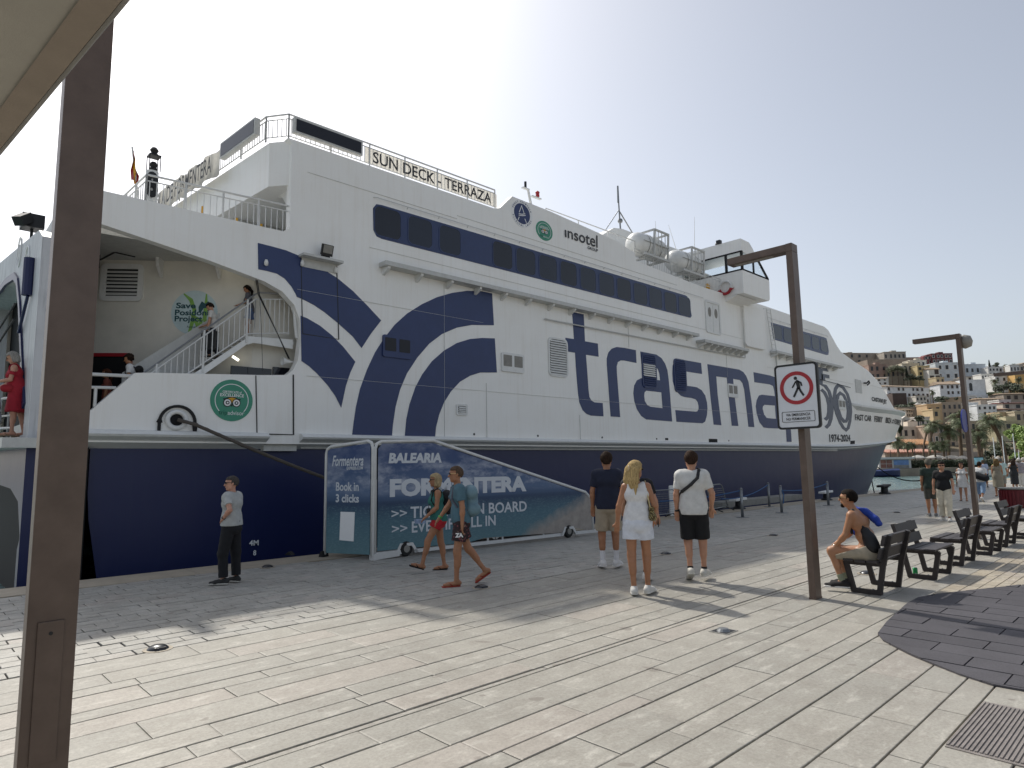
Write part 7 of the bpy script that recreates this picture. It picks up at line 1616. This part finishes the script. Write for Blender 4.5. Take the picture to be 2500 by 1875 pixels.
def backpack(root, J, col, label, strap=None, size=(.15, .09, .2)):
    t = carried(root, 'backpack', label, 'backpack'); c = J['CH']-J['fw']*.185-J['up']*.06; F_ = Field(); F_.k = .05; u, r_, f_ = J['up'], J['rx'], J['fw']; a, b_, c_ = size
    for x in (-1, 1):
        for z in (-1, 1): F_.add(c+r_*x*a*.6+u*z*c_*.55+f_*.02, c+r_*x*a*.6+u*z*c_*.55-f_*(.01 if z > 0 else .04), b_*.8)
    F_.add(c-u*c_*.6, c+u*c_*.6, b_); pmesh(t, 'bag', F_, cloth(col), .012)
    P_ = Field(); P_.k = .03; P_.add(c-f_*.075-u*.08-r_*.05, c-f_*.075-u*.08+r_*.05, .055); P_.add(c-f_*.07-u*.16-r_*.05, c-f_*.07-u*.16+r_*.05, .05); pmesh(t, 'pocket', P_, cloth(strap or col), .012)
    for s, sg_ in (('L', -1), ('R', 1)):
        S_ = Field(); S_.k = .01; x = sg_*.115; pts = [c+r_*x+u*.14+f_*.06, J['SHC']+r_*x+u*.07+f_*.0, J['SHC']+r_*x*1.02+u*.03+f_*.085, J['CH']+r_*x*1.1+f_*.125-u*.0, J['CH']+r_*x*1.25+f_*.06-u*.12, c+r_*x*1.1-u*.14+f_*.05]
        for p, q in zip(pts[:-1], pts[1:]): S_.add(p-r_*.012, q-r_*.012, .014); S_.add(p+r_*.012, q+r_*.012, .014)
        pmesh(t, 'strap', S_, cloth(strap or col), .009)
    return t
D_ = lambda *a: tuple(a)
stand = {'L': ((-.05, .05, -1), (0, -.04, -1), (0, 1, 0)), 'R': ((.05, -.02, -1), (0, -.05, -1), (0, 1, 0))}
# --- the man in the grey shirt by the hull
def ex1(root, J):
    mb = MB(); mb.tube([J['P0']+np.array([.155*math.cos(a), .135*math.sin(a), .07]) for a in np.linspace(0, 2*math.pi, 20)[:-1]], .018, 6, True); pmesh(root, 'belt', mb, M['black'])
    j = J['L']; mb = MB(); mb.cyl(j['wr']-j['fdir']*.012, j['wr']+j['fdir']*.012, .033, n=12); pmesh(root, 'watch', mb, M['black_rubber'])
person('grey haired man in a pale grey shirt and black trousers, hand on hip', (3.98, 10.5), 1.60, 62, 'm', 'pink', {'L': ((-.12, .14, -1), (0, -.06, -1), (-.1, 1, 0)), 'R': ((.1, -.06, -1), (0, -.05, -1), (.2, 1, 0))}, {'L': ((-.5, -.5, -.75), (.42, .62, -.5)), 'R': ((.15, .2, -1), (-.05, .4, -1))}, 0, (35, 0), ('buzz', '#4b4744'), ('polo', '#aeb0ae', dict(hem=-.0, g=.026)), ('trousers', '#14151a', dict(len=.81, g=.022, flare=.006)), ('shoe', '#2c2c2c', '#b9b6ae'), glasses=1, extra=ex1, h=.0085)
# --- the couple
def ex2(root, J):
    backpack(root, J, '#15171c', 'black backpack on the woman in the green top', None, (.15, .1, .22))
    t = carried(root, 'map', 'folded blue and white map in the hand of the woman in the green top', 'map'); j = J['L']; mb = MB(); c = j['wr']+j['fdir']*.12; mb.obox(c+np.array([0, .03, -.01]), (.02, 0, 0), (0, .2, .0), (0, .02, .08)); pmesh(t, 'paper', mb, pm('map_paper', '#8fa4c4', .6, var=.5, scale=18, obj=True), smooth=False)
    t = carried(root, 'camera_bag', 'small black camera bag hanging from the neck strap of the woman', 'camera bag'); mb = MB(); c2 = J['P0']+np.array([-.06, .19, .14]); mb.obox(c2, (.08, 0, 0), (0, .06, 0), (0, 0, .09)); pmesh(t, 'case', mb, M['black'], smooth=False)
    mb = MB(); mb.tube([c2+np.array([0, 0, .04]), J['CH']+np.array([-.08, .15, .0]), J['SHC']+np.array([-.07, .05, .06]), J['SHC']+np.array([-.05, -.05, .07])], .006, 5); pmesh(t, 'strap', mb, M['black'])
person('woman in a green top and red shorts walking with a map in her hand', (6.84, 9.01), 1.575, 97, 'f', 'tan', {'L': ((-.02, .5, -.9), (0, .24, -1), (0, .93, .34)), 'R': ((.03, -.14, -1), (0, -.16, -1), (0, 1, -.05))}, {'L': ((-.12, .1, -1), (.05, .75, -.62)), 'R': ((.15, -.1, -1), (0, .3, -1))}, 3, (0, 2), ('bob', '#a89574'), ('tank', '#2f6f68', dict(hem=-.05, g=.02, neck=.1, nf=.05)), ('shorts', '#b31f2c', dict(len=.16, g=.02, flare=.01)), ('flipflop', '#1c1a1a'), glasses=1, extra=ex2, fat=1.08)
def floral():
    t = NT('floral_swim_shorts'); v = t.pos(obj=True); x = t.n('ShaderNodeTexVoronoi'); x.inputs['Scale'].default_value = 22; t.l(v, x.inputs['Vector']); f = t.noise(v, 14, 5, .7)
    c = t.mix(t.ramp(x.outputs['Distance'], [(.18, 1), (.36, 0)]), srgb('#2a1b1f'), srgb('#7a3f46')); c = t.mix(t.ramp(f, [(.6, 0), (.66, .8)]), c, srgb('#b08f80')); return t.done(c, .8)
def ex3(root, J):
    backpack(root, J, '#6f8b96', 'grey blue backpack on the man in the teal shirt', '#565a66', (.16, .11, .23))
    j = J['R']; mb = MB(); mb.cyl(j['wr']-j['fdir']*.02, j['wr']+j['fdir']*.005, .034, n=12); pmesh(root, 'wristband', mb, cloth('#5fae5a'))
    mb = MB(); c = J['L']['hip']+np.array([-.112, .04, -.17]); text_quad(mb, 'ZA', [(c[1]+.07, c[2]+.035), (c[1]-.05, c[2]+.035), (c[1]-.05, c[2]-.03), (c[1]+.07, c[2]-.03)], lambda u, v, t: (c[0]-.012, u, v), 0, .06); pmesh(root, 'shorts_lettering', mb, M['sign_white'], smooth=False)
person('man in a teal t-shirt and dark floral swim shorts walking beside the woman', (6.28, 7.73), 1.70, 98, 'm', 'tan', {'L': ((-.02, .16, -1), (0, .03, -1), (0, 1, 0)), 'R': ((.03, -.3, -.95), (0, -.62, -.8), (0, .86, -.52))}, {'L': ((-.14, -.12, -1), (0, .02, -1)), 'R': ((.12, .42, -.9), (-.04, .62, -.8))}, 4, (0, 0), ('buzz', '#5a4a3e'), ('tee', '#4f6f7c', dict(hem=-.03, g=.018)), ('shorts', floral(), dict(len=.27, g=.026, flare=.012)), ('flipflop', '#9a3a2c'), glasses='#c9a878', extra=ex3, h=.0085)
# --- the group walking away
def ex4(root, J): pass
person('dark haired man in a navy polo shirt and beige shorts walking away', (8.88, 7.01), 1.86, 4, 'm', 'tan', {'L': ((-.05, .06, -1), (0, -.1, -1), (-.05, .95, -.12)), 'R': ((.04, .12, -1), (0, -.04, -1), (.3, 1, 0))}, {'L': ((-.22, -.04, -1), (0, .1, -1)), 'R': ((.2, .0, -1), (-.05, .25, -1))}, 2, (-3, 0), ('short', '#33271f'), ('polo', '#1d2338', dict(hem=-.06, g=.022, sleeve=.2)), ('shorts', '#a89c88', dict(len=.37, g=.026, flare=.012)), ('shoe', '#d9d8d6', '#e2e1df'), ('#dadadc', .17))
def ex5(root, J):
    t = carried(root, 'shoulder_bag', 'gold sequinned shoulder bag of the woman in white', 'bag'); c = J['P0']+np.array([.19, -.03, .12]); F_ = Field(); F_.k = .04; F_.add(c+np.array([-.01, .06, -.02]), c+np.array([.01, -.07, -.05]), .062, .055); F_.add(c+np.array([0, .05, .05]), c+np.array([0, -.04, .05]), .04); 
    tt = NT('gold_sequins'); vv = tt.n('ShaderNodeTexVoronoi'); vv.inputs['Scale'].default_value = 60; tt.l(tt.pos(obj=True), vv.inputs['Vector']); cc = tt.mix(tt.ramp(vv.outputs['Distance'], [(.2, 0), (.5, 1)]), srgb('#d8c98f'), srgb('#5d4f33')); tt.bump(vv.outputs['Distance'], 1, .02); pmesh(t, 'bag', F_, tt.done(cc, .25, .6), .008)
    mb = MB(); mb.tube([c+np.array([-.005, -.07, 0]), J['SHC']+np.array([.135, -.07, -.05]), J['SHC']+np.array([.125, .0, .075]), J['SHC']+np.array([.135, .08, -.05]), c+np.array([-.005, .07, 0])], .008, 6); pmesh(t, 'strap', mb, cloth('#c9b98a'))
    mb = MB(); mb.tube([J['HP'](-.04, -.115, .05), J['HP'](-.015, -.135, .075), J['HP'](.0, -.14, .04), J['HP'](-.03, -.135, .0)], .009, 6); pmesh(root, 'hair_clip', mb, cloth('#c7b295', .4))
person('blonde long haired woman in a white tank top and white shorts walking away', (7.41, 5.36), 1.72, 3, 'f', 'tan', {'L': ((-.02, -.04, -1), (.04, -.08, -1), (.1, 1, -.05)), 'R': ((.05, .1, -1), (0, -.02, -1), (.35, 1, 0))}, {'L': ((-.32, -.06, -1), (-.12, .25, -1)), 'R': ((.3, -.1, -1), (-.12, .55, -.8))}, 1, (-38, 2), ('long', '#b39a6c', .4), ('tank', '#dadada', dict(hem=.0, g=.01, neck=.085)), ('shorts', '#d4d8e0', dict(len=.2, g=.024, flare=.022, waist=.14, over=1)), ('shoe', '#d6d4ce', '#dcdad4'), extra=ex5, glasses=1)
def ex5b(root, J):
    t = carried(root, 'folder', 'dark phone case held by the man half hidden behind the blonde woman', 'phone'); j = J['R']; mb = MB(); mb.obox(j['wr']+j['fdir']*.1, (.012, 0, 0), (0, .07, 0), (0, 0, .15)); pmesh(t, 'case', mb, M['black'], smooth=False)
person('dark haired man almost hidden behind the blonde woman', (8.28, 5.98), 1.70, -4, 'm', 'light', {'L': ((-.03, .1, -1), (0, 0, -1), (0, 1, 0)), 'R': ((.03, -.12, -1), (0, -.2, -1), (.1, .95, -.2))}, {'L': ((-.1, .1, -1), (0, .4, -1)), 'R': ((.34, .0, -1), (.1, .22, -1))}, 2, (-25, 0), ('short', '#43342a'), ('tee', '#17181d', dict(hem=-.05, g=.016)), ('shorts', '#1b1c22', dict(len=.34, g=.022)), ('shoe', '#d6d4ce', '#d0cec8'), ('#1a1a1c', .06), extra=ex5b, h=.011)
def ex6(root, J):
    t = carried(root, 'crossbody_bag', 'black cross body strap bag of the man in the white t-shirt', 'bag'); u, r_, f_ = J['up'], J['rx'], J['fw']; S_ = Field(); S_.k = .01
    pts = [J['C1']-r_*.165-u*.02+f_*.1, J['C1']-r_*.175+u*.0, J['C1']-r_*.15-f_*.1+u*.06, J['CH']-r_*.03-f_*.146, J['CH']+r_*.07-f_*.135+u*.1, J['SHC']+r_*.1-f_*.06+u*.075, J['SHC']+r_*.09+u*.095+f_*.0, J['SHC']+r_*.06+f_*.09+u*.03, J['C1']-r_*.14+f_*.14]
    for p, q in zip(pts[:-1], pts[1:]): w_ = nrm(np.cross(q-p, f_))*.012; S_.add(p-w_, q-w_, .012); S_.add(p+w_, q+w_, .012)
    pmesh(t, 'strap', S_, M['black'], .008); B2 = Field(); B2.k = .03; B2.add(pts[0]+f_*.06-r_*.02, pts[0]+f_*.06+r_*.1, .06); pmesh(t, 'pouch', B2, M['black'], .012)
    j = J['L']; mb = MB(); mb.cyl(j['wr']-j['fdir']*.012, j['wr']+j['fdir']*.012, .033, n=12); pmesh(root, 'watch', mb, M['black_rubber'])
person('man in a white t-shirt and black shorts walking away with a strap across his back', (8.81, 5.35), 1.80, 2, 'm', 'light', {'L': ((-.02, .1, -1), (.03, -.25, -1), (0, .9, -.4)), 'R': ((.05, .08, -1), (0, .0, -1), (.25, 1, 0))}, {'L': ((-.2, -.08, -1), (.0, .14, -1)), 'R': ((.34, -.12, -1), (-.05, .42, -.9))}, 2, (0, 0), ('short', '#3a2b22'), ('tee', '#d2d2ce', dict(hem=-.08, g=.024, sleeve=.2)), ('shorts', '#131418', dict(len=.4, g=.03, flare=.014)), ('shoe', '#cfccc2', '#d9d6cc'), ('#1a1a1c', .05), extra=ex6)
# --- seated man on the first bench
def ex7(root, J):
    u, r_, f_ = J['up'], J['rx'], J['fw']
    t = carried(root, 'sling_bag', 'black sling bag hanging on the shirtless man back', 'bag'); B2 = Field(); B2.k = .05; c = J['C1']-r_*.11-f_*.06-u*.06; B2.add(c+u*.1, c-u*.08, .06, .085); B2.add(c+u*.0-f_*.02, c-u*.12-f_*.01, .07, .075); pmesh(t, 'bag', B2, cloth('#121419', .6), .01)
    S_ = Field(); S_.k = .01; pts = [c+u*.16, J['CH']-r_*.12-f_*.05+u*.0, J['SHC']-r_*.125-f_*.03+u*.06, J['SHC']-r_*.12+f_*.06+u*.02, J['CH']-r_*.1+f_*.11-u*.08]
    for p, q in zip(pts[:-1], pts[1:]): S_.add(p-r_*.014, q-r_*.014, .016); S_.add(p+r_*.014, q+r_*.014, .016)
    pmesh(t, 'strap', S_, cloth('#121419', .6), .008)
    t = carried(root, 'blue_shirt', 'bright blue shirt slung over the shirtless man shoulder', 'shirt'); B3 = Field(); B3.k = .04; q = J['SHC']+r_*.11
    for a, b_, ra in ((q+f_*.1-u*.08, q+f_*.03+u*.07, .045), (q+f_*.03+u*.07, q-f_*.1+u*.0, .05), (q-f_*.1, q-f_*.17-u*.12, .05), (q-f_*.17-u*.12, q-f_*.19-u*.2, .045), (q+f_*.1-u*.08, q+f_*.13-u*.22, .04)): B3.add(a-r_*.02, b_-r_*.02, ra*.8); B3.add(a+r_*.04, b_+r_*.04, ra*.8)
    V, Q = B3.mesh(.01, .004, 3); mesh_np('cloth', V, Q, cloth('#1f3f9c'), t)
    B4 = Field(); B4.add(J['HP'](-.025, .06, -.085), J['HP'](.025, .06, -.085), .022); B4.add(J['HP'](0, .065, -.095), J['HP'](0, .068, -.095), .026); pmesh(root, 'goatee', B4, hairm('#1c1612'), .007)
    mb = MB(); j = J['L']; mb.cyl(j['wr']-j['fdir']*.01, j['wr']+j['fdir']*.01, .032, n=12); pmesh(root, 'bracelet', mb, M['chrome'])
person('shirtless tattooed man in beige shorts sitting on the bench, turned towards the ferry', (9.5, 3.2), 1.72, 0, 'm', 'olive', {'L': ((-.14, 1, .02), (-.03, -.3, -1), (-.1, 1, 0)), 'R': ((.12, 1, .0), (.02, -.16, -1), (.1, 1, 0))}, {'L': ((-.12, .3, -.95), (.25, .6, -.62)), 'R': ((.12, .45, -.9), (-.35, .55, -.5))}, 20, (8, 4), ('buzz', '#1d1814'), None, ('shorts', '#a79d8a', dict(len=.36, g=.03, flare=.015, waist=.06)), ('shoe', '#1f1d1e', '#d8d6d2'), ('#8a8d76', .1), hip_z=.545, glasses='#3a3a3e', rz=R(2), extra=ex7)
# --- on the ferry
def ex8(root, J):
    t = carried(root, 'handbag', 'red handbag held by the woman in the red dress', 'bag'); F_ = Field(); c = J['P0']+np.array([-.16, .16, .02]); F_.add(c+np.array([0, .05, 0]), c-np.array([0, .05, 0]), .08); pmesh(t, 'bag', F_, cloth('#9c1f2c'), .015)
person('grey haired woman in a red dress stepping down the stern gangway', (1.82, 15.85), 1.62, 84, 'f', 'pink', {'L': ((-.02, .12, -1), (0, 0, -1), (0, 1, 0)), 'R': ((.03, -.12, -1), (0, -.2, -1), (0, 1, -.1))}, {'L': ((-.15, .15, -1), (.1, .95, -.2)), 'R': ((.15, .2, -1), (0, .8, -.5))}, 10, (0, -22), ('bob', '#9c9892'), ('dress', '#a01c2e', dict(g=.02, dlen=.42, neck=.1)), None, ('sandal', '#8b7a66'), glasses='#a08b70', z0=2.43, h=.011, group='people boarding the ferry', extra=ex8, fat=1.15)
def ex9(root, J):
    t = carried(root, 'suitcase', 'black suitcase carried down the ferry stairs', 'suitcase'); c = J['P0']+np.array([-.27, .1, -.42]); mb = MB(); mb.obox(c, (.2, 0, 0), (0, .4, 0), (0, 0, .58)); o = pmesh(t, 'case', mb, M['black'], smooth=False); mb = MB()
    for y in (-.13, -.04, .05, .14): mb.obox(c+np.array([-.103, y, 0]), (.01, 0, 0), (0, .02, 0), (0, 0, .54))
    pmesh(t, 'ridges', mb, M['black_rubber'], smooth=False); mb = MB()
    for y in (-.15, .15):
        for x in (-.07, .07): mb.cyl(c+np.array([x-.01, y, -.31]), c+np.array([x+.01, y, -.31]), .03, n=8)
    pmesh(t, 'wheels', mb, M['black_rubber']); mb = MB(); mb.tube([c+np.array([0, -.08, .29]), c+np.array([0, -.08, .36]), c+np.array([0, .08, .36]), c+np.array([0, .08, .29])], .012, 6); pmesh(t, 'handle', mb, M['black_rubber'])
person('man in a white t-shirt carrying a black suitcase down the ferry stairs', (5.33, 15.5), 1.30, 80, 'm', 'light', {'L': ((-.02, .3, -1), (0, -.1, -1), (0, 1, 0)), 'R': ((.03, -.05, -1), (0, -.25, -1), (0, 1, -.1))}, {'L': ((-.2, .1, -1), (-.1, .15, -1)), 'R': ((.3, .3, -.9), (.2, .8, -.3))}, 14, (0, -32), ('short', '#2a211b'), ('tee', '#cbc8c2'), ('trousers', '#262a3a', dict(len=.8)), ('shoe', '#2b2b2b'), z0=4.23, h=.012, group='people boarding the ferry', extra=ex9)
person('long haired woman in a denim skirt at the top of the ferry stairs', (6.12, 15.45), 1.27, 84, 'f', 'tan', {'L': ((-.02, .2, -1), (0, -.15, -1), (0, 1, 0)), 'R': ((.03, -.1, -1), (0, -.3, -1), (0, 1, -.1))}, {'L': ((-.15, .2, -1), (.1, .9, -.4)), 'R': ((.15, .2, -1), (-.1, .9, -.4))}, 8, (0, -25), ('long', '#1f1916', .3), ('tee', '#55555c'), ('shorts', '#4d6184', dict(len=.3, g=.03, flare=.02)), ('shoe', '#c9c5bc'), z0=4.82, h=.012, group='people boarding the ferry')
person('curly dark haired person with a black backpack at the foot of the ferry stairs', (3.72, 15.4), 1.42, 78, 'f', 'tan', None, None, 12, (0, -15), ('curly', '#2a1e18'), ('tee', '#d0d0cf'), ('shorts', '#2a2c33', dict(len=.35)), ('shoe', '#333333'), z0=2.74, h=.013, group='people boarding the ferry', extra=lambda r_, J: backpack(r_, J, '#15161a', 'black backpack on the curly haired passenger'))
person('brown haired woman in dark glasses inside the red framed ferry doorway', (3.42, 16.2), 1.4, 84, 'f', 'tan', None, None, 4, (0, -5), ('long', '#4a2d20', .25), ('tee', '#7a3f33'), ('trousers', '#22242c', dict(len=.8)), ('shoe', '#333333'), z0=2.5, h=.013, glasses=1, group='people boarding the ferry')
# --- further along the quay
hw = .014
person('man in a black t-shirt, cream trousers and dark glasses walking towards the camera', (21.3, 5.1), 1.58, 170, 'm', 'light', {'L': ((-.03, .15, -1), (0, .0, -1), (0, 1, 0)), 'R': ((.03, -.1, -1), (0, -.2, -1), (0, 1, -.1))}, {'L': ((-.25, .08, -1), (-.05, .2, -1)), 'R': ((.25, .0, -1), (.05, .15, -1))}, 0, (12, 0), ('short', '#1f1a17'), ('tee', '#131419', dict(hem=-.06, g=.022)), ('trousers', '#cfc8b6', dict(len=.8, g=.03, flare=.02)), ('shoe', '#c9c6c0'), glasses=1, h=.0105)
person('person with grey hair and a dark green shirt walking behind the man in black', (22.6, 5.75), 1.66, 10, 'm', 'tan', None, None, 0, (0, 0), ('short', '#6d6a60'), ('tee', '#2c3b34'), ('shorts', '#4a4a44'), ('shoe', '#6b6b6b'), h=hw)
person('woman in a short white dress and dark glasses walking towards the camera', (31.3, 6.82), 1.50, 176, 'f', 'light', {'L': ((-.03, .1, -1), (0, .0, -1), (0, 1, 0)), 'R': ((.05, -.16, -1), (.05, -.3, -1), (0, 1, -.1))}, None, 0, (10, 0), ('long', '#1d1714', .2), ('dress', '#dcdbd8', dict(dlen=.3, g=.012)), None, ('sandal', '#1b1a1a'), glasses=1, h=hw)
def duffel(root, J):
    t = carried(root, 'duffel_bag', 'big black duffel bag on the back of the man in the white t-shirt and jeans', 'bag'); F_ = Field(); c = J['C1']-J['fw']*.24; F_.add(c-J['rx']*.12+J['up']*.02, c+J['rx']*.26-J['up']*.12, .15); pmesh(t, 'bag', F_, cloth('#16181e'), .02); mb = MB(); mb.tube([c-J['rx']*.1, J['CH']-J['fw']*.14, J['SHC']-J['rx']*.1+J['up']*.06, J['CH']+J['fw']*.14-J['rx']*.05], .02, 5); pmesh(t, 'strap', mb, M['black'])
person('man in a white t-shirt and light blue jeans carrying a black duffel bag', (31.2, 6.2), 1.52, -15, 'm', 'tan', {'L': ((-.03, .25, -1), (0, 0, -1), (0, 1, 0)), 'R': ((.05, -.35, -1), (0, -.6, -.8), (0, .8, -.6))}, None, 6, (0, 0), ('short', '#2b221b'), ('tee', '#dbdbd9', dict(g=.03)), ('trousers', '#7f99b8', dict(len=.62, g=.03)), ('shoe', '#d5d5d5'), h=hw, extra=duffel)
def strapx(root, J):
    mb = MB(); mb.tube([J['C1']-J['rx']*.15-J['fw']*.08, J['CH']-J['fw']*.15, J['SHC']+J['rx']*.09-J['fw']*.04+J['up']*.08], .018, 5); pmesh(root, 'bag_strap', mb, M['black'])
person('man in a pale blue shirt and navy shorts with a dark strap across his back', (44.8, 8.7), 1.5, 5, 'm', 'tan', {'L': ((-.03, .1, -1), (0, -.1, -1), (0, 1, 0)), 'R': ((.05, -.1, -1), (0, -.3, -1), (0, 1, -.2))}, None, 0, (0, 0), ('short', '#5b5448'), ('tee', '#a9b6cf', dict(g=.03, sleeve=.24)), ('shorts', '#1f2a48', dict(len=.38, g=.03)), ('shoe', '#3b332c'), h=.02, extra=strapx, fat=1.1)
def hat(col):
    def f_(root, J):
        F_ = Field(); F_.k = .02; F_.add(J['HP'](0, -.012, .05), J['HP'](0, -.02, .075), .1, .092); pmesh(root, 'hat', F_, cloth(col), .012); mb = MB(); c = J['HP'](0, -.01, .04); mb.lathe([(.09, .02), (.15, -.015), (.155, -.02), (.09, .005)], c, 18); pmesh(root, 'hat_brim', mb, cloth(col))
    return f_
person('woman in a yellow green top and white bucket hat walking away', (41.5, 7.5), 1.52, 6, 'f', 'tan', None, {'L': ((-.3, .2, -1), (.1, .7, -.6))}, 0, (0, 0), ('bob', '#6a5540'), ('tee', '#c9d23c', dict(g=.03)), ('trousers', '#b9b6a4', dict(len=.7, g=.04, flare=.02)), ('sandal', '#2b2522'), h=.02, extra=hat('#dcdad6'))
person('long haired woman in a knee length grey skirt walking away', (34.6, 6.25), 1.56, 4, 'f', 'tan', {'L': ((-.03, .1, -1), (0, -.02, -1), (0, 1, 0)), 'R': ((.05, -.12, -1), (0, -.45, -.9), (0, .8, -.6))}, None, 0, (0, 0), ('long', '#6d5a3c', .3), ('dress', '#8b8474', dict(dlen=.5, g=.02, sleeve=.1)), None, ('sandal', '#2b2522'), h=.017, fat=1.05)
person('tall man in a white and turquoise patterned shirt in the crowd', (40.0, 7.05), 1.62, 8, 'm', 'tan', None, None, 0, (0, 0), ('short', '#6b6a66'), ('tee', '#b7d0cc', dict(g=.03)), ('shorts', '#8d8a80', dict(len=.5, g=.03)), ('shoe', '#b9b6b0'), h=.02)
person('woman in a white top with a narrow black backpack', (48.5, 8.0), 1.53, 3, 'f', 'light', None, None, 0, (0, 0), ('bun', '#1d1917'), ('tee', '#d6d6d4', dict(g=.02)), ('shorts', '#17181d', dict(len=.34, g=.03)), ('shoe', '#c0bdb6'), h=.02, extra=lambda r_, J: backpack(r_, J, '#15161a', 'narrow black backpack on the woman in the white top'))
person('woman in a speckled grey blouse, white trousers and white sun hat', (45.3, 7.15), 1.58, 5, 'f', 'light', None, None, 0, (0, 0), ('bob', '#857e74'), ('tee', pm('speckled_blouse', '#a09aa0', .8, var=.6, scale=45, obj=True), dict(g=.035, sleeve=.3)), ('trousers', '#d4d2cc', dict(len=.8, g=.03)), ('shoe', '#d0d0cc'), h=.02, extra=hat('#e0dedb'))
person('white haired person in a white shirt at the right picture edge', (47.0, 7.2), 1.6, 5, 'm', 'light', None, None, 0, (0, 0), ('curly', '#cfcac0'), ('tee', '#d9d9d7', dict(g=.03)), ('trousers', '#c9c6bf', dict(len=.8, g=.03)), ('shoe', '#b0aeaa'), h=.022)
person('man in a dark shirt deep in the crowd', (52.5, 8.5), 1.58, 2, 'm', 'tan', None, None, 0, (0, 0), ('short', '#2a2420'), ('tee', '#2f3542', dict(g=.03)), ('shorts', '#55514a', dict(len=.4)), ('shoe', '#333333'), h=.024)
person('woman in a dark dress carrying a pale bag in the crowd', (43.0, 7.05), 1.52, 12, 'f', 'tan', None, {'L': ((-.4, .1, -1), (-.1, .2, -1))}, 0, (0, 0), ('long', '#3b2f28', .25), ('dress', '#2b2d31', dict(dlen=.6, g=.02)), None, ('sandal', '#2b2522'), h=.022)
